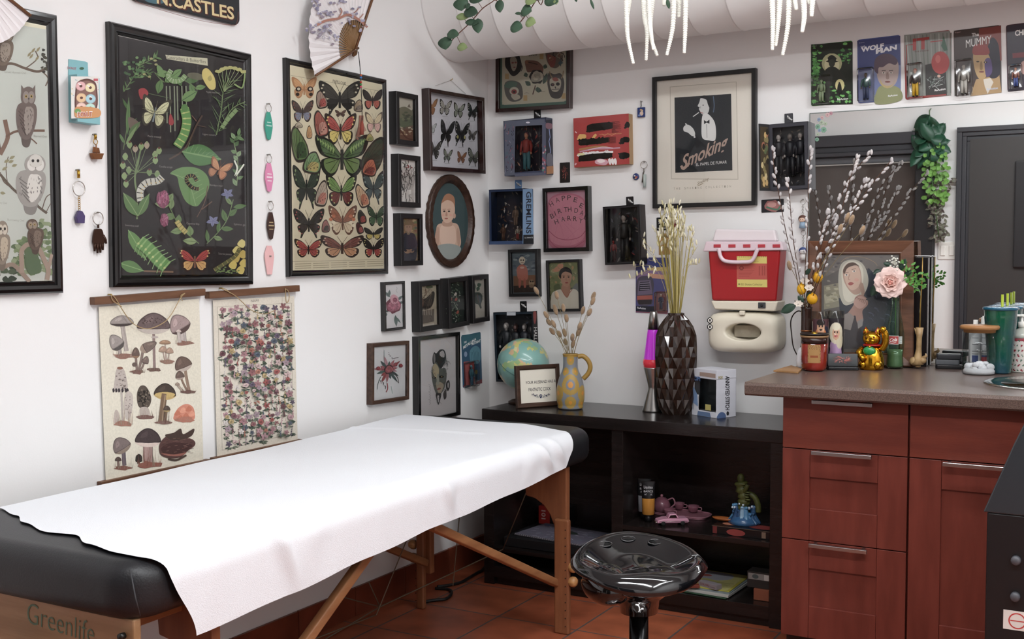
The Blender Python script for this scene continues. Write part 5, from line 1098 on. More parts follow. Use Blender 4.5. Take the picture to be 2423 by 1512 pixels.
def f1(A,H):
    A.crop(1140,60,3.024); A.poly([(162,685),(450,670),(450,712),(240,722),(235,1070),(165,1078)],'#5d6478'); A.poly([(432,700),(460,690),(460,1070),(235,1082),(235,1060),(432,1052)],'#5a5f78')
    for i in range(60): x, y = RN.uniform(164,232), RN.uniform(700,1070); A.line([(x,y),(x+RN.uniform(-8,8),y+RN.uniform(6,26))],4,RN.choice(['#7a3a48','#3f6a74','#2b2b38','#8a8aa0','#a05a6a','#39405a']))
    for i in range(24): x, y = RN.uniform(434,458), RN.uniform(860,1050); A.ell(x,y,5,8,RN.choice(['#b04a5c','#5a8a7a','#c9a0b4']))
    A.ell(330,695,14,6,'#d8d4e0')
def s1(A):
    A.crop(1140,60,3.024); A.poly([(458,680),(502,672),(512,1068),(462,1070)],'#2a2c3c'); A.line([(480,735),(488,800),(480,830),(492,900),(484,930)],5,'#8aa0d8'); A.curve([(460,700),(500,705),(498,740),(460,735)],'#8a5a6a'); A.curve([(468,920),(500,925),(508,1000),(464,1000)],'#6a6a78'); A.poly([(462,1010),(512,1005),(512,1060),(462,1065)],'#b5783c'); None
figbox([(1192,286),(1306,281),(1310.5,412),(1193,417)],.058,'boxed jointed figure in a red vest behind a clear window, below the tattoo flash frame','#3c4258','#241f28',[(-.05,.70,dict(skin='#a87458',top='#8a2f28',leg='#3f6a70',hair='#5a2430'))],.013,(1271,272),f1,s1,hangc='#1b1b1e')
def s2(A):
    A.crop(1140,60,3.024); A.poly([(292,1172),(362,1168),(372,1560),(292,1562)],'#6f9cc8'); A.text('GREMLINS',(318,1190),(318,1490),34,'#1c2338',up=(1,0),bold=.02); A.poly([(296,1500),(372,1497),(374,1560),(296,1562)],'#15181f'); A.text('ULTIMATE',(305,1525),(365,1523),9,'#d8dce0'); None
def f2(A,H):
    A.crop(1140,540,3.217); A.poly([(55,100),(330,95),(330,122),(55,125)],'#2c4a78')
figbox([(1159,449.5),(1260,447),(1264,577),(1156,579)],.070,'dark blue boxed creature toy with large lettering down its pale blue side','#22304c','#1a1f30',[(-.4,.30,dict(skin='#6a4430',top='#5a3c2c',leg='#5a3c2c',hair='#4a3426')),(.30,.36,dict(skin='#7a6a5c',top='#6e5a4c',leg='#6e5a4c',hair='#8a7a68',dy=.06)),(.4,.25,dict(skin='#b5aca0',top='#8a8478',leg='#7a2a28',hair='#d8d4cc'))],.010,(1226,437),f2,s2,hangc='#6080a8')
def f3(A,H):
    A.crop(1140,60,3.024); None
def s3(A):
    A.crop(1140,540,3.217); A.poly([(1215,-170),(1258,-175),(1262,230),(1210,270)],'#3c3434'); None; A.poly([(1212,225),(1262,222),(1262,255),(1210,270)],'#15131a')
figbox([(1427,490),(1527,484),(1531,622),(1431,628)],.060,'black boxed figure in dark clothes, beside the dried grasses','#171517','#131113',[(0,.78,dict(skin='#8a8078',top='#26221f',leg='#1f1c1c',hair='#2b2622')),(-.62,.35,dict(skin='#7a2a28',top='#6a2422',leg='#2a2422',hair='#201c1c'))],.009,(1490,477),f3,s3)
def s4(A): A.crop(1140,540,3.217); A.poly([(385,632),(428,628),(436,880),(392,885)],'#161416'); A.text('HALLOWEEN',(396,755),(398,1010),24,'#cfcac8',up=(1,0)); A.curve([(392,640),(412,636),(414,690),(404,730),(394,700)],'#8a2a24')
def f4(A,H): A.crop(1140,540,3.217); A.rect(190,640,258,664,'#b9bfc6')
figbox([(1169,740),(1272,735.5),(1276,900),(1172,905)],.030,'black boxed set of three small figures, behind the globe','#1f2a33','#121418',[(-.45,.62,dict(skin='#a09a94',top='#1f2226',leg='#1a1c20',hair='#c4bfb8',dy=.05)),(.02,.60,dict(skin='#5a4440',top='#181a1e',leg='#16171a',hair='#3a2a28',dy=.05)),(.45,.60,dict(skin='#8a8480',top='#22242a',leg='#1a1c20',hair='#6a6460',dy=.05))],.010,(1238,724),f4,s4,hangc='#141414')
H5 = figbox([(1818,294),(1919,291),(1925,449),(1822,451)],.055,'grey boxed set of three dark figures with its flap open, left of the mirror','#33333a','#1a1a1f',[(-.58,.62,dict(skin='#a39c96',top='#1b1b20',leg='#17171b',hair='#2a2626',dy=.04)),(.0,.66,dict(skin='#6a625c',top='#222226',leg='#1a1a1e',hair='#3a3430',dy=.03)),(.52,.62,dict(skin='#8a827c',top='#1d1d22',leg='#17171b',hair='#55504c',dy=.04))],.014,(1866,281),None,None,hangc='#3a3a3e')
m = MB(); m.box(-.055,0,-H5.h/2,H5.h/2,0,.0025); o = m.build('flap', M('flap_board','#2a2a2c',.5), H5.o, mw=Matrix.Translation((-H5.w/2,0,.055)) @ Matrix.Rotation(math.radians(65),4,'Y') @ Matrix.Rotation(0,4,'X'))
A = Art(lambda x,y:(x,y),0); h = H5.h/2
A.rect(-.05,-h+.01,-.008,h-.01,'#4a3c22')
for i in range(26): A.ell(RN.uniform(-.046,-.012),RN.uniform(-h+.02,h-.02),.007,.012,RN.choice(['#c9a04a','#8a7a3c','#5a6a3a','#d0b870','#2a241c','#a8603a']),n=7,lump=.3)
o2 = A.build('flap_print', o); o2.location = (0,0,.003)
# red abstract painting
H, A = None, None
H = Hung('B',[(1357.5,281),(1497,270),(1499,389),(1358,397)],.040,'canvas_painting','small red abstract canvas with black, white and yellow brush strokes','painting')
m = MB(); m.box(-H.w/2,H.w/2,-H.h/2,H.h/2,0,.0395); m.build('stretcher_canvas', M('raw_canvas','#a98a68',.8), H.o, bevel=.001)
A = H.art(.040); A.crop(1140,60,3.024); A.uvpoly([(-H.w/2,-H.h/2),(H.w/2,-H.h/2),(H.w/2,H.h/2),(-H.w/2,H.h/2)],'#b5241f')
rnb = random.Random(3)
def stroke(x0,y0,x1,y1,w,c,rough=.3):
    A.curve([(x0-4,y0),(x0+8,y0-w*.5),((x0+x1)/2,(y0+y1)/2-w*.5+rnb.uniform(-6,6)),(x1,y1-w*.4),(x1+8,y1),(x1,y1+w*.45),((x0+x1)/2,(y0+y1)/2+w*.5+rnb.uniform(-6,6)),(x0+6,y0+w*.5)],c,5)
    for i in range(int((x1-x0)/14)): x = x0+i*14; t = i*14/(x1-x0); A.ell(x,y0+(y1-y0)*t+rnb.choice((-1,1))*w*.42,11,7,c,lump=.4,n=8,seed=i)
stroke(755,738,930,715,52,'#17120f'); stroke(1025,716,1052,712,44,'#17120f'); 
for i in range(26): y = 690+i*3.2; A.line([(930,y),(930+rnb.uniform(20,70),y-3)],1.6,'#4a1512')
stroke(690,800,740,794,34,'#e0a52c'); stroke(800,792,815,786,26,'#e0a52c'); A.line([(840,782),(1000,774)],6,'#c4642c'); A.line([(860,776),(880,792),(900,772),(930,790),(960,772)],3,'#d8803c')
stroke(698,838,905,818,42,'#17120f'); stroke(992,826,1050,818,42,'#17120f'); 
for i in range(12): A.line([(905,800+i*4),(960,797+i*4)],2,'#5a1814')
A.line([(695,890),(820,868),(900,872)],14,'#b5752c',sm=True); A.line([(700,905),(800,885),(900,882),(990,876)],10,'#c98aa0',sm=True); A.line([(760,892),(860,872),(940,878)],6,'#e0c0d0',sm=True)
stroke(690,925,930,905,18,'#e8e2e0'); stroke(698,952,925,928,40,'#17120f'); stroke(985,936,1050,930,38,'#17120f'); A.ell(712,922,26,9,'#dcd68a')
A.curve([(812,970),(840,955),(890,962),(905,980),(885,1000),(840,996),(815,988)],'#dc9cac'); A.curve([(825,968),(860,958),(885,972),(850,985)],'#f0dcdc'); 
for x in (915,935,955): A.curve([(x-10,960),(x+4,952),(x+12,975),(x+8,998),(x-4,990)],'#efe6e4')
A.line([(668,760),(680,770)],6,'#e8c8cc'); A.line([(668,1000),(676,985)],10,'#e0a0b0'); A.build('brushwork', H.o, PM('wet_paint',.22,coat=.3))
# small cards, buttons, keychains
def card(q, label, name='card', dep=.002, cat='card', wall='B', col='#1a1413', art=None, r=.003):
    H = Hung(wall,q,dep,name,label,cat,sil=False); m = MB(); m.slab(-H.w/2,H.w/2,-H.h/2,H.h/2,.0002,dep,R=r,r=.0004); m.build('card_board', M('cardb_'+col[1:],col,.5), H.o)
    A = H.art(dep+.0002); art(A); A.build('print', H.o); return H
def mum(cx,cy,rx,ry,c1='#a8382c',c2='#d0644a'):
    def f(A):
        for i in range(46): t = RN.uniform(0,6.28); r0 = RN.uniform(.1,.7); A.line([(cx+rx*r0*math.cos(t),cy+ry*r0*math.sin(t)),(cx+rx*math.cos(t+.25)*min(1,r0+.35),cy+ry*math.sin(t+.25)*min(1,r0+.35))],rx*.07,RN.choice([c1,c2,shade(c1,.6)]),taper=True)
    return f
card([(1324.5,385.5),(1348.5,383),(1348.5,432),(1324.5,432.5)],'small black card with a red chrysanthemum, under the red painting',art=mum(1336.5,408,9,19))
card([(1801.5,473),(1854,470),(1855,501.5),(1801.5,503)],'small dark sticker with a round pink-red emblem, below the open figure box',name='sticker',cat='sticker',col='#1d1c20',art=lambda A:(A.ell(1830,487,20,13,'#a8605c',lump=.15),A.ell(1826,484,11,7,'#c98a80'),A.line([(1813,490),(1838,496),(1846,488)],4,'#3f7a5c',sm=True),None))
o, k = pinned(1518,240,'keychain','small dark blue book charm on a black cord, left of the large framed smoking poster',wall='B')
m = MB(); m.tube([(0,0,.006),(.001,-.018,.006),(-.001,-.024,.006)],.0016,6); m.build('cord_loop', M('black_rubber'), o); m = MB(); m.box(-.0155,.0165,-.062,-.024,0,.006); m.build('charm', M('navy_enamel','#23356a',.35), o, bevel=.001)
A = Art(lambda x,y:(x,y),.0065); A.ell(.003,-.048,.008,.009,'#d8b8a0'); A.ell(-.006,-.055,.006,.004,'#6a8ac4'); A.ell(.0,-.034,.005,.003,'#c9a04a'); A.ell(.006,-.038,.004,.005,'#c9a880'); A.build('charm_print', o)
o, k = pinned(1505,418,'pin_button','small round blue pin button beside the silver keychain','badge',wall='B'); m = MB(); m.lathe([(.0135,0),(.0135,.002),(.011,.004),(0,.0046)],28); m.build('button', M('navy_enamel'), o); A = Art(lambda x,y:(x,y),.005); A.ell(.003,-.002,.006,.004,'#b5403c'); A.ell(-.004,.003,.004,.003,'#d8d4d0'); A.ell(.0,-.007,.005,.002,'#c9a04a'); A.build('button_print', o)
o, k = pinned(1525,383,'keychain','silver keychain with split ring, flat tag and clear vial',wall='B')
m = MB(); ring(m,(0,-.012,.006),.0145,.0012,n=26); m.build('key_ring', chrome2, o)
m = MB(); m.tube([(0,-.027,.006),(0,-.042,.006)],.0025,8); m.tube([(-.002,-.042,.006),(-.006,-.082,.006)],[.003,.004],4); m.build('flat_tag', M('pewter','#8a857c',.35,.9), o); m = MB(); m.tube([(.004,-.050,.008),(.004,-.102,.008)],.006,12); m.build('vial', M('vial_glass','#a9b5b0',.1,spec=.8), o)
# smoking poster
H, A = FB([(1541,184.5),(1790,161),(1795,491),(1545,488)],.026,.016,fmat,'large black framed vintage advertising poster with wide cream mat','#ece4d4',pz=.012,name='framed_poster')
A.crop(1780,40,2.908); A.o = (0,0,1)
A.poly([(1585,205),(1743,193),(1747,425),(1588,424)],'#c4bba6'); A.poly([(1586.5,206.5),(1741.5,194.5),(1745.5,423.5),(1589.5,422.5)],'#e9e1d0')
A.poly([(1596,231),(1730,222),(1733,403),(1598,409)],'#20262c')
A.curve([(1679,243),(1675,233),(1665,229),(1658,232),(1655,242),(1651,251),(1655,254),(1654,258),(1657,264),(1661,270),(1669,272),(1677,264)],'#d8d8d4',4); A.curve([(1657,232),(1664,226),(1677,229),(1683,246),(1680,256),(1675,247),(1672,237),(1664,233)],'#15191e'); A.line([(1657,266),(1664,268)],1.4,'#b03a30'); A.ell(1664,249,1.8,1,'#22262a'); A.ell(1657,254,1.6,3,'#b9b9b6')
A.curve([(1663,272),(1676,270),(1692,292),(1693,330),(1676,332),(1662,326),(1660,300)],'#e6e6e2'); A.poly([(1666,284),(1672,288),(1679,283),(1679,293),(1672,290),(1666,294)],'#15191e'); A.line([(1672,294),(1673,326)],1.4,'#9a9a98')
A.line([(1654,266),(1640,276)],2,'#e8e8e4'); A.line([(1688,228),(1690,250),(1688,266)],2.2,'#4f6a88',sm=True)
A.curve([(1618,300),(1628,295),(1640,304),(1645,318),(1638,322),(1628,314),(1618,310)],'#e0e0dc'); A.line([(1640,310),(1644,326)],4,'#e0e0dc'); A.line([(1628,300),(1622,292)],3,'#e0e0dc')
A.text('Smoking',(1611,402),(1718,350),33,'#c4a08a',up=(.12,-1),bold=.02,slant=.15); A.line([(1612,392),(1618,399),(1632,385)],6,'#c4a08a',sm=True)
A.text('EL PAPEL DE FUMAR',(1647,393),(1720,386.5),7,'#d8d8d4',bold=.01); A.text('Smoking',(1650,438),(1676,426),7,'#8a7038',slant=.3); A.line([(1651,440),(1664,434)],1.2,'#8a7038')
for i, ch in enumerate('THE SMOKING COLLECTION'):
    if ch != ' ': A.text(ch,(1594+i*6.3,449-i*.27),(1597.2+i*6.3,448.9-i*.27),5,'#a59a84')
A.build('print', H.o, paperM)
# pink birthday frame
H, A = FB([(1283.5,447),(1400,439.5),(1402,594),(1285,597)],.032,.016,fblack,'black frame with a pink round cake drawing and handwritten dark letters','#cf8fa4',pz=.016)
A.crop(1140,60,3.024)
A.curve([(475,1270),(520,1215),(610,1200),(700,1220),(745,1280),(745,1450),(740,1560),(690,1600),(600,1612),(520,1600),(478,1550),(472,1400)],'#cf6a86',5); A.curve([(485,1275),(530,1225),(610,1212),(690,1230),(735,1285),(735,1500),(680,1560),(600,1578),(520,1560),(484,1500)],'#dd8298',5)
A.line([(480,1470),(540,1520),(620,1535),(700,1515),(742,1470)],5,'#b8506c',sm=True); A.line([(484,1320),(540,1370),(620,1385),(700,1370),(742,1330)],2,'#c9607c',sm=True); A.line([(478,1530),(540,1590),(640,1598),(738,1540)],4,'#b8506c',sm=True)
for i in range(14): A.line([(RN.uniform(490,720),RN.uniform(1230,1580)) for _ in range(1)]+[(RN.uniform(490,720),RN.uniform(1230,1580))],1.2,'#c9688a')
gc = '#5a4a4c'
for t, p in (('H',(495,1300,-30)),('A',(535,1270,-20)),('P',(575,1255,-8)),('P',(612,1250,0)),('E',(655,1262,12)),('E',(695,1300,25)),('B',(500,1385,-25)),('I',(530,1362,-20)),('R',(550,1348,-15)),('T',(590,1336,-6)),('H',(618,1333,-4)),('D',(662,1340,5)),('A',(700,1355,14)),('E',(728,1385,20)),('H',(528,1425,-20)),('A',(572,1405,-8)),('R',(615,1398,-4)),('R',(655,1400,3)),('Y',(692,1412,12))):
    x, y, a = p; c_, s_ = math.cos(math.radians(a)), math.sin(math.radians(a)); w_ = 26 if t != 'I' else 4; A.text(t,(x,y),(x+w_*c_,y+w_*s_),34,gc,up=(s_,-c_))
A.build('print', H.o, paperM)
H, A = FB([(1201.5,591),(1280,588.5),(1281.5,700),(1203.5,703)],.030,.013,fmat,'small black frame with a painted figure in an orange dress under a stormy sky','#55646a',pz=.016)
A.crop(1140,540,3.217); A.poly([(238,195),(410,195),(412,420),(240,430)],'#5d6e76')
for i in range(40): A.ell(RN.uniform(242,406),RN.uniform(200,360),16,8,RN.choice(['#4f6270','#74868a','#8a9a98','#3f5260']),n=8,lump=.3)
A.poly([(240,365),(412,355),(412,485),(243,488)],'#8a5a34'); A.poly([(240,440),(412,430),(412,488),(243,490)],'#3a2a20'); A.curve([(270,300),(305,275),(340,295),(352,340),(345,392),(285,392),(268,345)],'#c4684a'); A.curve([(282,385),(300,390),(296,445),(282,448)],'#b85a3c'); A.curve([(318,390),(334,388),(338,445),(322,450)],'#b85a3c'); A.ell(308,245,24,30,'#d8c8a8'); A.ell(300,243,5,6,'#2b211a'); A.ell(318,243,5,6,'#2b211a'); A.line([(298,262),(320,262)],4,'#8a4a34'); A.ell(308,300,16,9,'#d8a890')
A.ell(380,415,22,24,'#a8885c'); A.ell(373,405,6,7,'#2b211a'); A.ell(390,405,6,7,'#2b211a'); A.ell(380,440,20,14,'#8a6a48'); A.build('print', H.o, paperM)
H, A = FB([(1290.5,616),(1378,613),(1382,736),(1295,738)],.026,.011,fmat,'small black frame with a portrait of a dark haired woman among leaves','#7d8448',pz=.014)
A.crop(1140,540,3.217)
for i in range(90): x, y = RN.uniform(515,738), RN.uniform(268,600); A.leaf((x,y),(x+RN.uniform(-34,34),y+RN.uniform(-40,40)),18,RN.choice(['#6f7a3c','#8a9050','#a8a468','#4f5a30','#b58a4c']))
for x, y in ((570,315),(600,290)): A.ell(x,y,22,20,'#c9804c',lump=.2)
A.curve([(700,440),(730,420),(742,520),(700,500),(690,460)],'#6f7470'); A.curve([(548,440),(590,425),(600,470),(560,490)],'#5f6a3c')
A.curve([(540,490),(600,465),(650,480),(700,462),(738,495),(742,612),(530,614),(528,540)],'#d8d0b8'); A.curve([(620,420),(665,418),(675,470),(650,530),(608,470)],'#b8805c'); A.line([(605,465),(645,525),(690,465)],5,'#b0604a'); A.curve([(598,350),(625,320),(665,325),(685,350),(680,400),(660,440),(630,442),(605,405)],'#c08a64'); A.curve([(588,360),(600,315),(640,295),(678,315),(690,355),(672,340),(635,330),(608,350),(604,385)],'#2a2320')
for x in (625,662): A.ell(x,372,7,4,'#2a1f1a'); A.line([(x-10,361),(x+8,362)],2.5,'#4a342a')
A.line([(645,375),(642,395),(650,397)],3,'#94603f'); A.ell(647,415,12,5,'#a83c34'); A.build('print', H.o, paperM)
# black sign plus brown tag behind the dried grass
card([(1553,514.5),(1605,513),(1606,544),(1554,545)],'small black sign with white lettering behind the dried grass heads',name='wall_sign',cat='sign',col='#121112',art=lambda A:(A.text('STICK MAN',(1558,530),(1590,529),8,'#e0dedc'),A.ell(1593,526,6,5,'#c9c03c'),A.line([(1556,540),(1603,539)],1.5,'#c9c5c0'),A.rect(1590,516,1602,538,'#7a1f1c')))
card([(1558,553),(1586,552),(1587,602),(1559,603)],'small tan printed card behind the dried grasses',col='#b08a58',art=lambda A:(A.rect(1562,557,1582,562,'#7a5a34'),A.ell(1572,572,6,5,'#d8c090'),A.rect(1564,584,1580,586,'#7a5a34')))
# blister cards
def blister(q, b, col, label, art, figkw, wall='B', bd=.026, group=None, figh=.8):
    H = Hung(wall,q,.002,'figure_card',label,'carded figure',group,sil=False); m = MB(); m.slab(-H.w/2,H.w/2,-H.h/2,H.h/2,.0004,.002,R=.008,r=.0006); m.build('card_board', M('bc_'+col[1:],col,.4), H.o)
    A = H.art(.0022); art(A,H); A.build('print', H.o, PM('gloss_print',.25,coat=.2))
    (x0,y1),(x1,y0) = H.uv(b[0],b[1],.003), H.uv(b[2],b[3],.003); x0,x1 = sorted((x0,x1)); y0,y1 = sorted((y0,y1))
    m = MB(); mini(m,(x0+x1)/2,y0+.006,.012,(y1-y0)*figh,**figkw); m.build('figure', figm, H.o)
    m = MB(); m.slab(x0,x1,y0,y1,.0026,bd,R=.007,r=.005); m.build('blister', glass_pane('blister_plastic',(.97,.97,.97,1),.06,1.3), H.o)
    return H
CG = 'carded figures in a row above the mirror'
def a1(A,H):
    A.crop(1780,40,2.908); A.poly([(405,190),(690,170),(692,600),(408,610)],'#20281c')
    for i in range(120):
        x, y = RN.choice([(440,240),(650,260),(670,560),(430,570),(430,420),(560,560),(420,330)]); A.ell(min(max(x+RN.gauss(0,28),425),672),min(max(y+RN.gauss(0,34),205-(x-400)*.07),582),RN.uniform(5,16),RN.uniform(4,12),RN.choice(['#4aa834','#3c8f2c','#5fbf3f','#2f7a28']),lump=.4,n=8,seed=i)
    A.ell(548,320,70,70,'#a8a870'); A.ell(548,330,52,56,'#c9c48c'); A.curve([(520,280),(548,262),(580,285),(576,300),(595,306),(548,318),(506,306),(522,298)],'#1d1f18'); A.ell(548,318,22,28,'#33362a'); A.curve([(470,420),(520,350),(580,350),(640,420),(620,440),(480,440)],'#262a20')
    A.ell(603,470,32,42,'#c9c070'); A.ell(600,455,6,7,'#1d1f18'); A.curve([(592,462),(610,462),(616,520),(586,520)],'#1d1f18'); A.line([(598,520),(597,545)],5,'#1d1f18'); A.text('ReAction',(585,575),(660,568),14,'#d8dcd4',bold=.02); A.text('Super',(410,205),(445,202),7,'#9aa890')
blister([(1918.5,105.5),(2016.5,97),(2018,243.5),(1919.5,251)],(1922,181,1968,245),'#2f6a28','green and black carded figure with a hat silhouette, leftmost in the row above the mirror',a1,dict(skin='#8a9a78',top='#7a8a6a',leg='#8a9a78',hair='#7a8a6a'),group=CG)
def a2(A,H):
    A.crop(1780,40,2.908); A.poly([(722,165),(1018,130),(1022,360),(735,400)],'#3f4a84'); A.poly([(732,380),(1022,330),(1022,570),(735,590)],'#6a78a8')
    A.text('THE',(745,215),(775,208),12,'#cfd0dc',bold=.02); A.text('WOLF',(748,242),(905,212),30,'#dcdce2',bold=.05); A.text('MAN',(850,255),(995,222),30,'#dcdce2',bold=.05)
    A.curve([(850,600),(860,500),(900,470),(960,470),(1020,500),(1022,575)],'#8a9058'); A.curve([(855,330),(870,290),(920,260),(975,270),(1005,320),(1005,400),(985,460),(940,490),(890,470),(862,420)],'#a8928a'); A.curve([(838,340),(850,285),(900,255),(960,260),(1000,300),(985,330),(940,320),(900,345),(870,350),(865,390),(845,375)],'#5a4658')
    for x in (905,955): A.ell(x,385,11,6,'#d8d0c4'); A.ell(x,385,5,5,'#2b2422'); A.line([(x-14,370),(x+14,368)],5,'#4a3a3c')
    A.curve([(925,385),(935,385),(942,425),(920,425)],'#8f746c'); A.ell(932,447,20,6,'#7a4440'); A.curve([(880,430),(900,462),(935,475),(970,460),(985,425),(965,470),(930,492),(890,470)],'#b09a58'); A.text('ReAction',(935,550),(1000,542),12,'#e0e0e4',bold=.02); A.text('Super',(735,183),(775,176),7,'#a8acc8')
blister([(2027.5,93.5),(2129,83.5),(2132,236),(2031,244.5)],(2030,163,2070,239),'#46528c','blue and purple carded figure with a man\'s face, second in the row above the mirror',a2,dict(skin='#5a4a3c',top='#33504c',leg='#333c58',hair='#4a3a30'),group=CG)
def a3(A,H):
    A.crop(1780,40,2.908); A.poly([(1045,125),(1360,95),(1368,540),(1065,560)],'#8a9088')
    for i in range(12): A.line([(1060+i*28,130-i*2),(1100+i*24,545-i*2)],8,RN.choice(['#9aa098','#747c74','#a8aea6']))
    A.poly([(1190,330),(1330,300),(1340,540),(1195,548)],'#3c3a38'); A.line([(1065,560),(1060,195),(1105,190)],7,'#a8302c'); A.line([(1225,172),(1320,162)],6,'#a8302c'); A.line([(1075,556),(1335,535)],8,'#a8302c'); A.text('IT',(1105,228),(1218,215),74,'#b02f2a',bold=.04); A.text('THE MOVIE',(1115,245),(1215,235),9,'#6a2420')
    A.ell(1295,315,62,78,'#b83430',n=24); A.ell(1278,290,18,28,'#cf5a50'); A.poly([(1318,130),(1345,230),(1322,235),(1300,200)],'#3c6a50'); 
    for i in range(26): A.line([(RN.uniform(1200,1330),RN.uniform(400,500)),(RN.uniform(1200,1330),RN.uniform(400,500))],3,RN.choice(['#a8aca8','#5a5e5c','#7a8a80','#202020']))
    A.ell(1285,408,12,10,'#c9a08a'); A.text('ReAction',(1255,512),(1330,502),14,'#e6e4e0',bold=.02)
blister([(2138.5,84),(2248,71),(2251,226),(2143,236)],(2147,152,2186,232),'#8a2f2c','grey and red carded figure with a balloon, third in the row above',a3,dict(skin='#c9a090',top='#3a2c28',leg='#c9a030',hair='#b5402c'),group=CG)
def a4(A,H):
    A.crop(1780,40,2.908); A.poly([(1388,95),(1712,58),(1716,520),(1392,545)],'#4a3c38'); A.poly([(1560,80),(1712,60),(1716,300),(1560,300)],'#8a3428'); A.poly([(1500,545),(1540,430),(1700,400),(1716,520)],'#b08a4c')
    A.curve([(1640,150),(1690,180),(1705,300),(1700,400),(1640,420),(1600,330)],'#2c2838'); A.curve([(1520,260),(1550,230),(1610,240),(1640,300),(1630,370),(1600,420),(1560,425),(1530,360)],'#b58f4c'); A.curve([(1518,255),(1525,200),(1570,185),(1620,205),(1630,255),(1570,262)],'#9a2f28'); A.curve([(1600,300),(1640,290),(1650,380),(1610,410)],'#55407a'); A.ell(1552,308,11,5,'#2a1f14'); A.ell(1605,312,12,6,'#2a1f14'); A.ell(1605,312,4,4,'#d8c070'); A.curve([(1570,310),(1582,312),(1585,360),(1566,360)],'#8a6a34'); A.ell(1578,378,18,6,'#7a3c34'); A.poly([(1590,430),(1640,420),(1660,450),(1620,530),(1600,480)],'#cfc6b4')
    A.text('The',(1510,135),(1560,130),22,'#dcdad6',bold=.03); A.text('MUMMY',(1470,212),(1645,180),54,'#dcdad6',bold=.0); A.text('ReAction',(1615,505),(1690,495),14,'#b8c8e0',bold=.02); A.text('Super',(1395,112),(1435,106),7,'#c9a0a0')
blister([(2256,72),(2366,59.5),(2370.5,218),(2259.5,228)],(2260,143,2303,226),'#3c2c2a','dark red carded figure with a man in a red cap, fourth in the row',a4,dict(skin='#a8a49c',top='#9a968e',leg='#b8b4ac',hair='#a8a49c'),group=CG)
def a5(A,H):
    A.crop(1780,40,2.908); A.poly([(1750,60),(1990,32),(1995,490),(1760,515)],'#38303e'); A.text('CHI',(1808,130),(1872,122),36,'#dcd8d4',bold=.03); A.poly([(1790,250),(1900,240),(1900,275),(1792,285)],'#7a2430'); A.curve([(1850,320),(1880,300),(1930,330),(1900,400),(1850,380)],'#b5847a')
blister([(2380,59),(2494,45),(2499,205),(2384,217)],(2387,155,2421,209),'#4a2430','dark purple carded figure in blue overalls, cut by the right edge of the photo',a5,dict(skin='#b98a70',top='#8a5a4c',leg='#4a5a94',hair='#8a3c28'),group=CG)
def a6(A,H):
    A.crop(840,620,3.98); A.poly([(1005,690),(1180,665),(1195,1140),(1022,1175)],'#2c5a78'); A.poly([(1005,690),(1180,665),(1184,760),(1008,800)],'#2f6a78'); A.text('THE',(1025,768),(1050,758),16,'#e0e4e4',bold=.03); A.text('METALUNA',(1018,822),(1140,735),26,'#e0e4e4',bold=.03,slant=0); A.text('MUTANT',(1098,785),(1180,752),24,'#e0e4e4',bold=.03)
    A.curve([(1080,840),(1130,790),(1175,820),(1180,920),(1150,960),(1090,940)],'#4a8a9c'); [A.line([(1090+i*14,830+RN.uniform(0,20)),(1100+i*13,900),(1095+i*14,940)],3,'#2c5a6c',sm=True) for i in range(6)]; A.ell(1042,868,15,26,'#7a94b4'); A.text('ReAction',(1140,1130),(1185,1120),14,'#e0d4d4',bold=.02); A.poly([(1020,1160),(1130,1140),(1195,1100),(1197,1140),(1022,1178)],'#8a2f3c'); A.ell(1142,1035,12,22,'#a89a3c'); A.poly([(1022,940),(1120,930),(1125,1150),(1030,1165)],'#a83c38')
blister([(1091.5,794),(1137,786),(1141.5,905),(1096,918)],(1097,858,1126,912),'#26506c','blue carded figure with slanted white title, on the left wall by the corner',a6,dict(skin='#5a8a94',top='#4a7684',leg='#3f6a84',hair='#6a9aa4'),wall='L')
def a7(A,H):
    A.crop(1140,540,3.217); A.poly([(1262,222),(1412,226),(1416,650),(1172,642),(1172,300),(1262,290)],'#4a4a88')
    for p, c in (([(1180,340),(1416,300),(1416,360),(1180,400)],'#8a6a9a'),([(1270,240),(1416,240),(1416,290),(1290,300)],'#34408a'),([(1260,300),(1416,296),(1416,330),(1260,320)],'#c9a05a'),([(1260,340),(1416,360),(1416,390),(1290,380)],'#d0906a')): A.poly(p,c)
    A.curve([(1180,400),(1220,365),(1290,370),(1310,430),(1300,520),(1290,580),(1200,585),(1175,500)],'#4a4458'); A.poly([(1195,400),(1285,395),(1300,500),(1185,510)],'#6a5a78'); A.poly([(1205,410),(1275,405),(1283,470),(1195,478)],'#2a2636')
    for i in range(4): A.line([(1205,420+i*16),(1278,416+i*16)],4,'#a89ab8')
    A.poly([(1182,515),(1300,510),(1300,545),(1182,550)],'#b04a38'); A.poly([(1185,545),(1295,542),(1290,575),(1195,580)],'#2c2228'); A.poly([(1176,590),(1322,595),(1322,640),(1174,632)],'#181c30'); A.text('ReAction',(1185,612),(1248,618),14,'#e0e0e6',bold=.02); None; A.poly([(1330,480),(1412,482),(1414,645),(1325,642)],'#8a3c3c'); A.line([(1174,636),(1416,650)],5,'#a83c50')
blister([(1507,611),(1580,608),(1582,742),(1503,738)],(1552,690,1580,736),'#3c3c70','purple carded figure with a car drawing, behind the tall dark vase',a7,dict(skin='#a88a78',top='#3c4058',leg='#3a3c54',hair='#c9c4bc'))
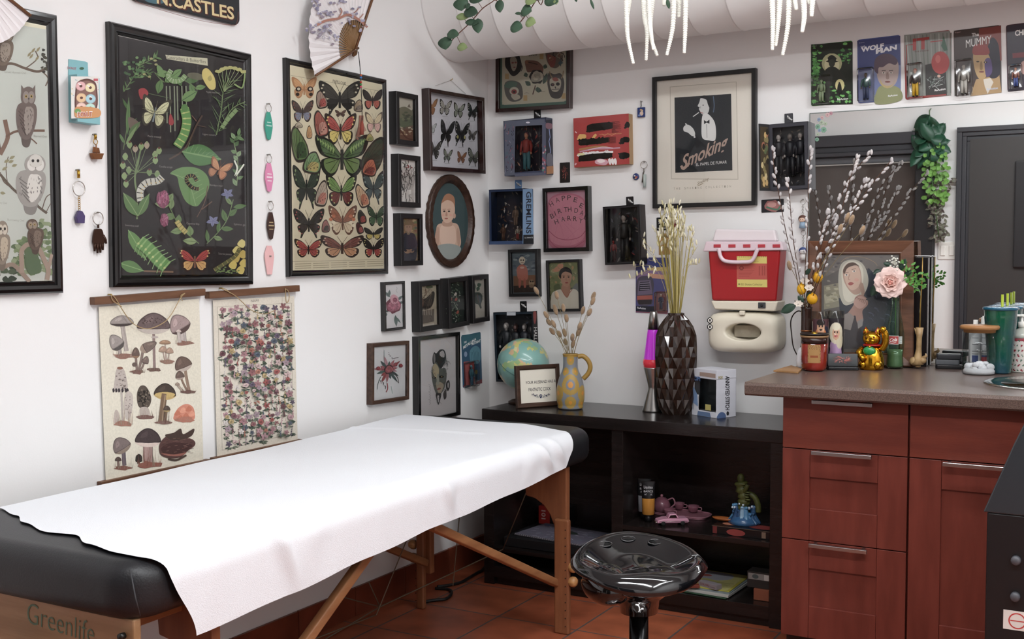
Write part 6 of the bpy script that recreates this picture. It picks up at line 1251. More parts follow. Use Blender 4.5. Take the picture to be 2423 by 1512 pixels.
# sticker cluster at the mirror's upper left corner
srn = random.Random(4)
for i, (x, y) in enumerate([(1938,283),(1945,278),(1958,272),(1966,268),(1944,290),(1953,293),(1935,300),(1939,308),(1949,307),(1935,318),(1933,330)]):
    p = ony(x,y,-.0066); c = srn.choice(['#b58a94','#8a9ab0','#a8b4a0','#c9a8a8','#c4b88a','#7aa08a']); m = MB(); r_ = srn.uniform(.006,.011); m.lathe([(r_,0),(r_*.9,.0006),(0,.0007)],7,col=c,smooth=False); m.lathe([(r_*.4,.0007),(0,.0010)],6,col=shade(c,.6),smooth=False)
    o = m.build('sticker', PM('figure_paint'), None); o.matrix_world = Matrix.Translation(p) @ BAS['B'].to_4x4() @ Matrix.Rotation(srn.random()*6,4,'Z'); tag(o,'one of the little pastel stickers clustered in the upper left corner of the mirror','sticker','pastel stickers on the mirror corner')
# hanging charms left of the mirror
for (x, y, yb, c1, c2, lab) in ((1901,472,520,'#5a3a30','#8aa0b4','small doll charm keychain with brown hair, left of the mirror edge'),(1902,545,598,'#3a4a7a','#d8d4d0','round blue and white charm keychain, lower of the two beside the mirror')):
    o, k = pinned(x,y,'keychain',lab,wall='B'); L = (yb-y)*k*.55
    m = MB(); ring(m,(0,-.010,.006),.009,.001); [ring(m,(0,-.022-i*.006,.006),.0036,.0008,axis='z' if i%2 else 'x',n=10) for i in range(int(L/.006))]; m.build('chain', chrome2, o)
    m = MB(); z = -.030-L; m.ball((0,z,.010),(.016,.014,.010),14,10,c1); m.ball((0,z-.004,.015),(.012,.010,.007),12,8,'#d8b8a4' if c2 == '#8aa0b4' else c2); m.tube([(0,z-.012,.009),(0,z-.035,.009)],[.009,.013],10,c2); m.ball((-.004,z-.003,.0215),.0016,6,5,'#201814'); m.ball((.004,z-.003,.0215),.0016,6,5,'#201814'); m.build('charm', figm, o)
# sharps container with glove box holder
sx_ = Hung('B',[(1672,590),(1853,585),(1847,716),(1680,712)],.10,'sharps_container','red wall mounted sharps container with translucent white lid and yellow label','medical bin')
rp = M('red_plastic','#a01d22',.3,spec=.5); wp = M('cream_plastic','#ddd6c4',.4); lp = M('lid_plastic','#dcc8d0',.25,spec=.6)
P = lambda x, y, z=.10: Vector(sx_.uv(x,y,z)+(z,))
a, b, c_, d_ = P(1675,590), P(1846,590), P(1836,713), P(1684,711)
m = MB(); ins = .012
top = [(a.x,a.y),(b.x,b.y)]; 
def taper(m, pts_front, z0, z1, kz=.92, col=None):
    n = len(pts_front); cx = sum(p[0] for p in pts_front)/n
    vs = [(cx+(p[0]-cx)*kz, p[1], z0) for p in pts_front]+[(p[0],p[1],z1) for p in pts_front]
    m.add(vs, [(i,(i+1)%n,n+(i+1)%n,n+i) for i in range(n)]+[tuple(range(n))[::-1],tuple(range(n,2*n))], col)
taper(m,[(d_.x,d_.y),(c_.x,c_.y),(b.x,b.y),(a.x,a.y)],.012,.10,1.0); m.build('bin', rp, sx_.o, bevel=.008, seg=3)
a, b = P(1664,590), P(1856,590); c2_, d2_ = P(1850,571), P(1671,571)
m = MB(); taper(m,[(a.x,b.y-.004),(b.x,b.y-.004),(c2_.x,c2_.y),(d2_.x,d2_.y)],.008,.108); m.build('lid', lp, sx_.o, bevel=.005, seg=3)
c3_, d3_ = P(1836,545,.08), P(1695,543,.08); t3 = P(1825,538,.05)
m = MB(); taper(m,[(d2_.x+.02,d2_.y),(c2_.x-.02,c2_.y),(c3_.x-.0,c3_.y+.002),(d3_.x,d3_.y+.002)],.03,.095); m.build('lid_hood', M('lid_clear','#e3dadd',.2,spec=.6), sx_.o, bevel=.008, seg=3)
for i in range(5):
    q = P(1697+i*35,582,.1085); m = MB(); m.box(q.x-.014,q.x+.014,q.y-.006,q.y+.006,.106,.110); m.build('vent_slot', M('red_slot','#b03a44',.4) , sx_.o, bevel=.001)
hp = [P(1704,588),P(1710,610),P(1725,619),P(1762,620),P(1783,616),P(1796,588)]
m = MB(); m.tube([Vector((p.x,p.y,.116)) for p in spline(hp,6)], .0075, 10); m.build('handle', lp, sx_.o)
A = sx_.art(.1008); A.crop(1620,480,2.853); A.poly([(352,360),(555,362),(558,570),(354,568)],'#d8c42c'); A.poly([(353,408),(556,410),(557,518),(354,516)],'#c4402c'); A.ell(384,440,15,15,'#8f2c24'); A.ell(384,440,9,9,'#c4402c'); None; A.text('BIOHAZARD',(400,400),(500,400),9,'#a8932c')
for i in range(5): A.rect(366+0,455+i*10,470-i*8,458+i*10,'#a8301f')
for x in (505,525,540): A.line([(x,425),(x,490)],8,'#a8301f')
for i in range(16): A.rect(356+i*12.4,363,362+i*12.4,367,'#6a6020')
A.text('BD Sharps Collector',(380,556),(525,558),13,'#5a5020'); A.ell(368,549,6,6,'#5a5020'); A.ell(368,549,3,3,'#d8c42c'); A.build('label_print', sx_.o)
e, f_, g_, h_ = P(1681,712,.105), P(1841,713,.105), P(1834,737,.105), P(1690,732,.105)
m = MB(); m.prism([(e.x,e.y),(f_.x,f_.y),(g_.x,g_.y),(h_.x,h_.y)],.006,.105); m.build('bracket', wp, sx_.o, bevel=.006, seg=3)
q = P(1803,723,.106); m = MB(); m.box(q.x-.014,q.x+.014,q.y-.010,q.y+.012,.104,.110); m.build('lock_plate', M('lock_steel','#55595c',.35,.8), sx_.o, bevel=.002); m = MB(); m.lathe([(.005,.110),(.004,.113),(0,.113)],14,(q.x,q.y,0)); m.build('lock', M('lock_dark','#1d1e20',.4), sx_.o)
gd = Hung('B',[(1670,738),(1860,738),(1860,834),(1671,832)],.115,'glove_box_holder','cream plastic glove box holder with an oval opening, under the red sharps container','dispenser')
W, h = gd.w/2, gd.h/2
ex, ey = gd.uv(1757,786,.115); era, erb = .070, .033
# front plate with an oval hole, rounded box behind
m = MB(); n = 48; vs = []; 
def rr(t, ww, hh, R):
    c, s = math.cos(t), math.sin(t); k = 1/max(abs(c)**5+abs(s)**5,1e-9)**.2; return (ww*c*k, hh*s*k)
ringz = [('o',0,.004),('o',0,.085),('o',.006,.103),('o',.020,.115),('e',1.12,.115),('e',1.0,.113),('e',.97,.105),('e',.95,.03),('z',0,.03)]
for kind, ins, z in ringz:
    for i in range(n):
        t = 2*pi*i/n
        if kind == 'o': p = rr(t,W-ins,h-ins,0)
        elif kind == 'e': p = (ex+era*ins*math.cos(t), ey+erb*ins*math.sin(t))
        else: p = (ex,ey)
        vs.append((p[0],p[1],z))
fs = [(k*n+i,k*n+(i+1)%n,(k+1)*n+(i+1)%n,(k+1)*n+i) for k in range(len(ringz)-1) for i in range(n)]
m.add(vs,fs,smooth=True); m.build('holder', wp, gd.o)
m = MB(); m.box(ex-.05,ex+.05,ey-.022,ey+.022,.031,.06); m.build('glove_box', M('carton_grey','#a8a090',.8,var=.2,vscale=30), gd.o)
q = gd.uv(1756,738,.115); m = MB(); m.box(q[0]-.010,q[0]+.010,q[1]-.012,q[1]+.004,.105,.121); m.build('latch', wp, gd.o, bevel=.003)
A = gd.art(.1155); A.crop(1620,480,2.853)
for cy_ in (793,837): A.poly([(151,cy_-8),(170,cy_-24),(189,cy_-8),(189,cy_+10),(172,cy_+24),(152,cy_+10)],'#1d1c1c'); A.poly([(157,cy_-6),(171,cy_-17),(184,cy_-6),(184,cy_+8),(171,cy_+17),(158,cy_+8)],'#e6e2d8'); A.rect(165,cy_-8,177,cy_+8,'#3a3a3a')
A.build('decal', gd.o)
# ================================================================ fan, sign, second fan on the left wall
def fan(cx, cy, R, a0, a1, k, label, ribs=22, rin=.36, dz=.02, mw=None, lean=0, deco=True):
    o = empty('folding_fan', None, label, 'fan', mw=mw); n = ribs*2; m = MB(); vs = []
    for i in range(n+1):
        a = a0+(a1-a0)*i/n; z = .004 if i%2 else .0
        for r_ in (rin,1.0): vs.append((R*r_*math.cos(a), R*r_*math.sin(a), dz+z+lean*R*r_))
    m.add(vs,[(2*i,2*i+1,2*i+3,2*i+2) for i in range(n)]); m.build('paper_leaf', M('fan_paper','#e2dedf',.8), o)
    m = MB()
    for i in range(ribs):
        a = a0+(a1-a0)*(i+.5)/ribs; m.tube([(-.02*math.cos(a),-.02*math.sin(a),dz-.001),(R*rin*1.02*math.cos(a),R*rin*1.02*math.sin(a),dz+lean*R*rin)],.0028,4)
    g = m.build('ribs', M('fan_rib','#8a6a48',.5), o); g['kind'] = 'stuff'
    for a in (a0,a1): m = MB(); m.tube([(-.025*math.cos(a),-.025*math.sin(a),dz+.003),(R*math.cos(a),R*math.sin(a),dz+.006+lean*R)],.0045,4); m.build('guard', M('fan_guard','#6e4a30',.45), o)
    return o
pc = onx(843,118,.03); B4 = BAS['L'].to_4x4(); kk = mpp(pc)
fo = fan(0,0,.285,math.radians(68),math.radians(206),1,'open white paper fan painted with lilac blossom, on the left wall above the butterfly poster',mw=Matrix.Translation((0,pc.y,pc.z)) @ B4, lean=.10)
m = MB(); m.tube([(0,0,-.03),(0,0,.03)],.003,8); m.build('pin', M('pin_steel'), fo)
inv = (Matrix.Translation((0,pc.y,pc.z)) @ B4).inverted()
def fmap(x, y):
    # plane of the leaning leaf: z = .026 + .1 r ; solve iteratively
    d = .04
    for _ in range(6): p = inv @ onx(x,y,d); d = .0275+.10*math.hypot(p.x,p.y)
    return (p.x,p.y)
A = Art(fmap,0); A.crop(600,0,2.16)
A.line([(320,130),(370,105),(430,95),(480,75),(520,90),(560,120),(580,140)],12,'#b5735c',sm=True); A.line([(430,95),(450,60),(440,40)],6,'#b5735c',sm=True); A.line([(540,95),(560,70)],5,'#b5735c'); A.line([(480,80),(520,60),(535,40)],5,'#a8685a',sm=True)
for i in range(100):
    x, y = RN.choice([(330,60),(390,70),(390,160),(300,140),(420,30),(500,60),(540,130),(370,130),(350,180),(480,110),(320,20),(410,190),(460,20)]); x += RN.gauss(0,18); y += RN.gauss(0,16); A.ell(x,y,RN.uniform(5,10),RN.uniform(4,8),RN.choice(['#8f8aa8','#a8a4c0','#7d7896','#b8b0c4','#9a8a9c']),lump=.3,n=7,seed=i)
for i in range(12): A.line([(RN.uniform(290,420),RN.uniform(120,215)) ]+[(RN.uniform(290,420),RN.uniform(120,215))],1.5,'#8a8498')
mb = MB()
for uv, fs, c, L in A.sh: mb.add([(p[0],p[1],.0275+.10*math.hypot(*p)+.0012+L*.0001) for p in uv], fs, c)
mb.build('painted_blossom', PM(), fo)
tp = [inv @ onx(x,y,.05) for x,y in ((848,122),(852,160),(854,200),(856,240),(857,285))]
m = MB(); m.tube([V(p.x,p.y,.05) for p in tp],.0014,6); m.build('tassel_cord', M('black_rubber'), fo)
for i, c in enumerate(['#c4603a','#3a7ac4','#4a4a4a','#b04a3a','#3f8a4a','#c44a6a']): q = inv @ onx(854,178+i*5.5,.05); m = MB(); m.ball((q.x,q.y,.05),.0042 if i != 2 else .003,10,8,c); m.build('bead', figm, fo)
m = MB(); q = inv @ onx(857,285,.05); m.tube([(q.x,q.y,.05),(q.x-.001,q.y-.012,.05),(q.x-.004,q.y-.05,.05)],[.0015,.006,.008],8); m.build('tassel', M('tassel_red','#8a4438',.8), fo)
pc2 = onx(-88,-92,.03)
f2_ = fan(0,0,.20,math.radians(200),math.radians(330),1,'corner of a white pleated paper fan at the top left edge of the photo',mw=Matrix.Translation((0,pc2.y,pc2.z)) @ B4,lean=.1,rin=.3)
m = MB(); m.tube([(0,0,-.03),(0,0,.03)],.003,8); m.build('pin', M('pin_steel'), f2_)
H = Hung('L',[(308,-130),(568,-62),(566,62),(314,-2)],.014,'wooden_sign','dark wooden sign with big yellow lettering above the caterpillar poster','sign',sil=False)
# lower edge curve: rounded corners
m = MB(); W, h = H.w/2, H.h/2; m.slab(-W,W,-h,h,.0,.014,R=.022,r=.003); m.build('board', M('sign_board','#27282b',.5), H.o)
A = H.art(.0145); A.crop(0,0,2.16); A.line([(690,0),(740,25),(1000,100),(1185,128),(1212,110),(1218,60)],2,'#8a4a3c',sm=True); A.curve([(730,-20),(800,-30),(840,10),(800,20),(750,8)],'#3c6a78')
A.text('N.CASTLES',(805,18),(1200,104),62,'#5a2418',bold=.05,up=(-.04,-1)); A.text('N.CASTLES',(801,15),(1197,100),62,'#d9c07a',bold=.02,up=(-.04,-1)); A.build('lettering', H.o)
# ================================================================ helpers for free standing things
def plane_art(mw, z=0):
    inv = mw.inverted(); r3 = inv.to_3x3(); o = inv @ CAM
    def mp(px, py): d = r3 @ ray(px,py); p = o+d*((z-o.z)/d.z); return (p.x,p.y)
    return Art(mp, z)
def lathecol(mb, prof, n, fn, c=(0,0,0), a0=0, a1=2*pi, rows=None):
    """surface of revolution whose faces take fn(angle, height) as colour"""
    P = spline([Vector((r,z)) for r,z in prof], rows or 6); vs = []; m = n+1
    for p in P:
        for i in range(m): a = a0+(a1-a0)*i/n; vs.append((c[0]+p.x*math.cos(a), c[1]+p.x*math.sin(a), c[2]+p.y))
    for k in range(len(P)-1):
        for i in range(n):
            a = a0+(a1-a0)*(i+.5)/n; f = [k*m+i,k*m+i+1,(k+1)*m+i+1,(k+1)*m+i]
            mb.f.append([x+len(mb.v) for x in f]); mb.c.append(fn(a,(P[k].y+P[k+1].y)/2)); mb.m.append(0); mb.sm.append(True)
    mb.v += [tuple(mb.T@Vector(v)) if mb.T is not None else v for v in vs]; return mb
clearg = M('clear_glass','#ffffff',.02,trans=1.0,ior=1.45)
def thin(name, tint): return glass_pane(name,tint,.03,.42)
def facing(x, y): return math.atan2(CAM.y-y, CAM.x-x)   # direction to the camera
porc = PM('painted_ceramic',.35)
# ================================================================ on the low shelf
g = ony(1238,862,-.15); R_ = 65*mpp(g)*.95
gb = empty('globe',(g.x,g.y,.70),'old desk globe with pale teal seas and yellow land, beside the corner','globe',rot=math.radians(-25))
gm = M('globe_map','#7fb0a8',.28,coat=.3); t = gm.node_tree; b = t.nodes['Principled BSDF']; tc = nd(t,'ShaderNodeTexCoord'); n_ = nd(t,'ShaderNodeTexNoise'); n_.inputs['Scale'].default_value = 20; n_.inputs['Detail'].default_value = 6; n2 = nd(t,'ShaderNodeTexVoronoi'); n2.inputs['Scale'].default_value = 38
t.links.new(tc.outputs['Object'],n_.inputs[0]); t.links.new(tc.outputs['Object'],n2.inputs[0]); cr = nd(t,'ShaderNodeValToRGB'); e_ = cr.color_ramp.elements; e_[0].position = .52; e_[0].color = (0,0,0,1); e_[1].position = .54; e_[1].color = (1,1,1,1); t.links.new(n_.outputs[0],cr.inputs[0])
c2 = nd(t,'ShaderNodeValToRGB'); c2.color_ramp.interpolation = 'CONSTANT'; el = c2.color_ramp.elements; el[0].color = hx('#c9c27a'); el[1].position = .35; el[1].color = hx('#9ab884'); x_ = el.new(.6); x_.color = hx('#cfae8a'); x_ = el.new(.8); x_.color = hx('#d0cc9a'); t.links.new(n2.outputs['Color'],c2.inputs[0])
mx = nd(t,'ShaderNodeMix',data_type='RGBA'); mx.inputs[6].default_value = hx('#84b0a8'); t.links.new(cr.outputs[0],mx.inputs[0]); t.links.new(c2.outputs[0],mx.inputs[7]); t.links.new(mx.outputs[2],b.inputs['Base Color'])
zc = g.z-.70; m = MB(); m.ball((0,0,0),R_,48,32); m.build('sphere', gm, gb, mw=Matrix.Translation((0,0,zc)) @ Matrix.Rotation(math.radians(32),4,'Y'))
m = MB(); m.T = Matrix.Translation((0,0,zc)) @ Matrix.Rotation(math.radians(32),4,'Y'); ring(m,(0,0,0),R_*1.001,.0011,n=48); m.build('equator_band', M('map_ink','#3f6a64',.5), gb)
m = MB(); m.T = Matrix.Translation((0,0,zc)); m.tube([((R_+.007)*math.sin(a),0,-(R_+.007)*math.cos(a)) for a in [math.radians(-148+i*9) for i in range(21)]],.004,6); m.tube([((R_+.009)*math.sin(math.radians(-148)),0,-(R_+.009)*math.cos(math.radians(-148))),((R_-.004)*math.sin(math.radians(-148)),0,-(R_-.004)*math.cos(math.radians(-148)))],.003,6); m.build('meridian', brass, gb)
m = MB(); m.lathe([(.062,0),(.062,.006),(.05,.012),(.02,.018),(.009,.026),(.008,max(zc-R_-.006,.03))],32); m.build('base', M('globe_base','#3a2418',.35), gb)
# lettered frame
s0 = onz(1224,967,.70); th = math.radians(58); u = V(math.cos(th),math.sin(th),0); up = V(0,0,1); nrm = u.cross(up)
tilt = math.radians(5); v_ = (up*math.cos(tilt)-nrm*math.sin(tilt)); w_ = u.cross(v_)
fw, fh = .20, .168; c_ = s0+u*(fw/2)+v_*(fh/2)
mwq = Matrix(((u.x,v_.x,w_.x,c_.x),(u.y,v_.y,w_.y,c_.y),(u.z,v_.z,w_.z,c_.z+.001),(0,0,0,1)))
qf = empty('lettered_frame',None,'brown wooden frame with stitched style lettering and a small skull, leaning on the low shelf','picture',mw=mwq)
bars(fw,fh,.018,0,.0,prof=[(0,-.012),(0,.004),(.003,.006),(.014,.005),(.018,.002),(.018,-.010)]).build('frame', fbrown, qf)
A = plane_art(mwq,-.001); A.uvpoly([(-fw/2+.015,-fh/2+.015),(fw/2-.015,-fh/2+.015),(fw/2-.015,fh/2-.015),(-fw/2+.015,fh/2-.015)],'#e6dfcb'); A.crop(1140,540,3.217)
A.text('YOUR HUSBAND HAS A',(333,1188),(562,1172),22,'#2a2830',bold=.01); A.text('FANTASTIC COCK',(356,1242),(525,1232),24,'#2a2830',bold=.01)
A.ell(449,1276,12,12,'#26305a'); A.ell(449,1288,7,6,'#26305a'); A.ell(445,1277,3,3,'#e6dfcb'); A.ell(453,1276,3,3,'#e6dfcb')
for s in (-1,1):
    A.line([(449+s*12,1290),(449+s*38,1274),(449+s*70,1264)],2.5,'#26305a',sm=True)
    for i in range(6): x = 449+s*(20+i*9); A.line([(x,1284-i*3),(x+s*4,1270-i*2)],2.5,'#3a5a6a'); A.line([(x,1284-i*3),(x+s*6,1292-i*4)],2.5,'#26305a')
    for x, y in ((30,1268),(44,1276),(58,1262)): A.ell(449+s*x,y,4,4,'#4a3a5a')
A.build('print', qf)
m = MB(); m.T = mwq.inverted(); bk = s0+u*.10; m.tube([bk+V(0,0,.12)-nrm*.030, bk-nrm*.075+V(0,0,.003)],.004,6); m.build('easel_strut', M('strut','#2a211c',.6), qf)
# jug vase with rings
q = onz(1349,971,.70); vx, vy = q.x-.022, q.y+.047
vz = empty('jug_vase',(vx,vy,.70),'retro grey and mustard ceramic jug vase with one handle, in front of the lettered frame','vase',rot=facing(vx,vy))
def vcol(a, z):
    a = (a+pi)%(2*pi)-pi; k = '#7f8388'
    for ca, cz, r_ in ((0,.10,.040),(0,.030,.024),(1.05,.065,.030),(-1.05,.065,.030),(1.0,.025,.022),(-1.0,.025,.022),(.62,.150,.016),(-.62,.150,.016),(0,.195,.020),(2.2,.10,.04),(-2.2,.10,.04),(pi,.04,.03)):
        rr_ = .057 if z < .14 else .038; d = math.hypot(((a-ca+pi)%(2*pi)-pi)*rr_, z-cz)/r_
        if d < .30: return '#c98a3c'
        if d < .52 and r_ > .03: return '#7c8088'
        if d < 1: return '#a88a48'
    if z > .206: return '#a08040'
    return k
m = MB(); lathecol(m,[(.0,.001),(.045,.001),(.051,.018),(.0555,.045),(.054,.085),(.044,.125),(.033,.150),(.029,.170),(.029,.205),(.031,.216),(.028,.217),(.024,.205),(.024,.15)],150,vcol,rows=11); m.build('body', porc, vz)
hd = [(0,-.029,.206),(0,-.050,.208),(0,-.070,.190),(0,-.078,.165),(0,-.070,.140),(0,-.050,.118)]
ang = 0; m = MB(); m.T = Matrix.Rotation(math.radians(180-0)*0,4,'Z'); m.tube(spline([(p[0],-p[1],p[2]) for p in hd],6),.0095,10); m.build('handle', M('mustard_glaze','#9c7c3c',.4), vz)
hd_px = [(415,475),(560,620),(620,605),(570,510),(490,660),(510,715),(545,728),(535,785),(590,805),(645,685),(630,795),(637,865),(690,830),(695,880),(770,625),(820,640),(845,555),(850,515),(745,745),(735,790)]
bt = M('bunny_tail','#a58a6c',.9,bump=.8,bscale=400,sheen=.5,var=.25,vscale=60); stm = M('dry_stem','#8f7f5a',.7)
mouth = V(vx,vy,.70+.205); rn = random.Random(8)
for i, (x, y) in enumerate(hd_px):
    px_, py_ = 1140+x/3.217, 540+y/3.217; yy = vy+((i*7)%20-9.5)*.0055; p = ony(px_,py_,yy); d = (p-mouth); 
    o = empty('bunny_tail_grass',(mouth.x,mouth.y,.78),'fluffy tan bunny tail grass stem standing in the retro jug vase','dried flower','bunny tail grasses in the jug vase')
    L0 = -V(mouth.x,mouth.y,.78); bs = V(d.x,d.y,0)*.14; bs = bs*min(1,.019/max(bs.length,1e-5)); r0 = mouth+bs; r0.z = .905; a = mouth+bs*.5; a.z = .80; mid = r0*.5+p*.5+V(-d.x*.06,-d.y*.06,.004)
    m = MB(); m.tube([k+L0 for k in spline([a,r0,mid,p],5)],.0009,5); m.build('stem', stm, o)
    dr = (p-mid).normalized(); Rm = dr.to_track_quat('Z','Y').to_matrix(); m = MB(); m.ball(p+L0,(.0088,.0088,.0175*(1.3 if i == 1 else 1)),14,10,R=Rm); m.build('seed_head', bt, o)
# lava lamp
q = onz(1543,976,.70); lx, ly = q.x-.01, q.y+.035
ll = empty('lava_lamp',(lx,ly,.70),'silver lava lamp with glowing magenta liquid, left of the tall dark vase','lava lamp')
k = 1.0; sil = M('lamp_silver','#a9a8a6',.28,1.0)
m = MB(); m.lathe([(.042,0),(.042,.006),(.020,.085),(.020,.095),(.038,.168),(.038,.172),(.0,.172)],40); m.build('base', sil, ll)
m = MB(); m.lathe([(.037,.172),(.040,.19),(.036,.215),(.024,.310),(.021,.325),(0,.326)],40); m.build('liquid', M('lava_purple','#a52fb0',.12,emit=.22,ecol='#b030c0',coat=.5), ll)
m = MB(); m.lathe([(.0375,.172),(.0408,.19),(.0385,.203),(.030,.206),(.012,.225),(.0,.226)],40); m.build('wax', M('lava_red','#b53040',.2,emit=.18,ecol='#d03a40'), ll)
m = MB(); m.lathe([(.0235,.318),(.0145,.384),(.013,.388),(.0,.389)],36); m.build('cap', sil, ll)
# tall faceted vase with dry grass
q = onz(1598,984,.70); dx_, dy_ = q.x-.02, q.y+.055
dv = empty('faceted_vase',(dx_,dy_,.70),'tall dark brown glazed vase with diamond facets full of dried grass','vase')
m = MB(); prof = [(.050,0),(.060,.025),(.066,.06),(.069,.10),(.071,.14),(.073,.18),(.074,.22),(.074,.26),(.071,.30),(.060,.335),(.042,.36),(.032,.378),(.031,.385)]
vs = []; nn = 14
for k_, (r_, z_) in enumerate(prof):
    for i in range(nn*2):
        a = pi*i/nn; bump_ = .0055 if (i+k_)%2 == 0 and 0 < k_ < 11 else -.0035 if 0 < k_ < 11 else 0; vs.append(((r_+bump_)*math.cos(a),(r_+bump_)*math.sin(a),z_))
fs = []
N2 = nn*2
for k_ in range(len(prof)-1):
    for i in range(N2):
        j = (i+1)%N2; a_, b_, c2_, d2_ = k_*N2+i, k_*N2+j, (k_+1)*N2+j, (k_+1)*N2+i
        fs += [(a_,b_,d2_),(b_,c2_,d2_)] if (i+k_)%2 else [(a_,b_,c2_),(a_,c2_,d2_)]
m.add(vs,fs+[tuple(range(N2))[::-1]]); m.lathe([(.031,.385),(.025,.386),(.024,.36)],28); m.build('body', M('dark_glaze','#2a1c16',.13,spec=.6,coat=.5), dv)
gs = PM('grass_paint',.7); rn = random.Random(21); sp = MB()
for i in range(44):
    a = rn.uniform(0,6.28); tx = 1592+rn.gauss(0,22) if i < 34 else rn.choice([1500,1520,1495,1665,1680,1535,1650,1505]); ty = rn.uniform(482,560) if i < 34 else rn.uniform(560,660)
    yy = dy_+(((i*17)%44)-21.5)*.0032; p = ony(tx,ty,yy); bs = V(p.x-dx_,p.y-dy_,0)*.22; bs = bs*min(1,.021/max(bs.length,1e-5)); r0 = V(dx_,dy_,1.075)+bs; mid = (r0*.5+p*.5)+V(bs.x*-.1,bs.y*-.1,.006 if i < 34 else .05)
    if i >= 34: mid = V(dx_*.6+p.x*.4,dy_,1.25)
    o = empty('dried_grass',(r0.x,r0.y,1.03),'thin pale yellow dried grass stem in the tall faceted vase','dried grass','dried grasses in the tall faceted vase'); L0 = -V(r0.x,r0.y,1.03)
    c = rn.choice(['#a89a58','#b8aa68','#9a8c4a','#c0b478']); m = MB(); m.tube([k_+L0 for k_ in spline([V(r0.x,r0.y,1.03),r0,mid,p],5)],.0013 if i < 34 else .0007,5,c)
    if i < 20:
        e2 = r0+(p-r0)*rn.uniform(.45,.7)+V(0,.002,0); m.tube([k_+L0 for k_ in (r0+V(.0008,.0008,0),e2)],.0012,5,c)
    m.build('stem', gs, o); m = MB(); pts = spline([r0,mid,p],8)
    for j in range(5 if i < 34 else 3):
        k_ = pts[-1-j*1] if i < 34 else pts[-1-j*2]; s_ = k_+V(rn.uniform(-.012,.012),rn.uniform(-.004,.004),rn.uniform(.004,.016)); dr = (s_-k_+V(0,0,.02)).normalized()
        m.ball(s_+L0,(.0036,.0036,.011),7,5,rn.choice(['#ddd6b8','#cfc8a0','#e4dfc8']),R=dr.to_track_quat('Z','Y').to_matrix())
    m.build('seed_heads', gs, o)
# little window box of a vinyl figure (the figure itself is left out)
pl, pc_, pr_ = onz(1637,981,.70), onz(1695.5,990.5,.70), onz(1727.5,985,.70)
u = (pc_-pl).normalized(); th = math.atan2(u.y,u.x); bw, bd_, bh = (pc_-pl).length, .10, .178
bxo = empty('window_box',(pl.x,pl.y,.70),'white and blue cardboard window box, black lettering on its side, right of the dark vase','toy package',rot=th)
wc = M('white_card','#d5d6de',.4); m = MB(); m.box(0,bw,0,bd_,0,.022); m.box(0,bw,0,bd_,bh-.035,bh); m.box(0,.012,0,bd_,.02,bh-.03); m.box(bw-.004,bw,0,bd_,.02,bh-.03); m.box(0,bw,bd_-.003,bd_,.02,bh-.03); m.box(0,.035,0,.002,.02,.08); m.build('carton', wc, bxo, bevel=.0015)
m = MB(); m.box(.012,bw-.004,.03,.035,.022,bh-.035); m.build('inner_card', M('inner_card','#2a3438',.5,var=.4,vscale=30), bxo)
m = MB(); m.add([(.012,.001,.022),(bw-.003,.001,.022),(bw-.003,.001,bh-.035),(.012,.001,bh-.035)],[(0,1,2,3)]); m.build('window', glass_pane(), bxo)
mwf = Matrix.Translation((pl.x,pl.y,.70)) @ Matrix.Rotation(th,4,'Z') @ Matrix.Rotation(pi/2,4,'X'); A = plane_art(mwf,.0008)
A.uvpoly([(.001,.05),(.034,.035),(.030,.08),(.012,.105),(.001,.12)],'#6f94c4'); A.uvpoly([(.001,.12),(.010,.115),(.010,bh-.03),(.001,bh-.03)],'#8ab4d0'); A.uvpoly([(.042,bh-.026),(bw-.006,bh-.028),(bw-.006,bh-.012),(.042,bh-.012)],'#a88a7a'); A.uvpoly([(.030,.001),(bw*.78,.001),(bw*.74,.018),(.034,.018)],'#5a7aa8'); A.uvpoly([(bw*.55,.026),(bw*.78,.026),(bw*.78,.048),(bw*.55,.048)],'#c4b43c'); A.text('POP!',(1638,899),(1657,901),9,'#3f6aa8',bold=.05); None
o = A.build('front_print', bxo); o.matrix_local = Matrix.Rotation(pi/2,4,'X')
mws = Matrix.Translation((pl.x,pl.y,.70)) @ Matrix.Rotation(th,4,'Z') @ Matrix.Translation((bw,0,0)) @ Matrix.Rotation(pi/2,4,'Z') @ Matrix.Rotation(pi/2,4,'X'); A = plane_art(mws,.0008)
A.text('ANNOYED STITCH',(1717,890),(1717,970),9,'#1c1c20',up=(1,0),bold=.02); A.ell(1722,978,3,5,'#2a2a30'); A.curve([(1697,985),(1704,976),(1714,977),(1717,988),(1698,990)],'#4a6aa0'); A.text('POP!',(1700,897),(1710,896),6,'#a89a4c',bold=.04)
o = A.build('side_print', bxo); o.matrix_local = Matrix.Translation((bw,0,0)) @ Matrix.Rotation(pi/2,4,'Z') @ Matrix.Rotation(pi/2,4,'X')
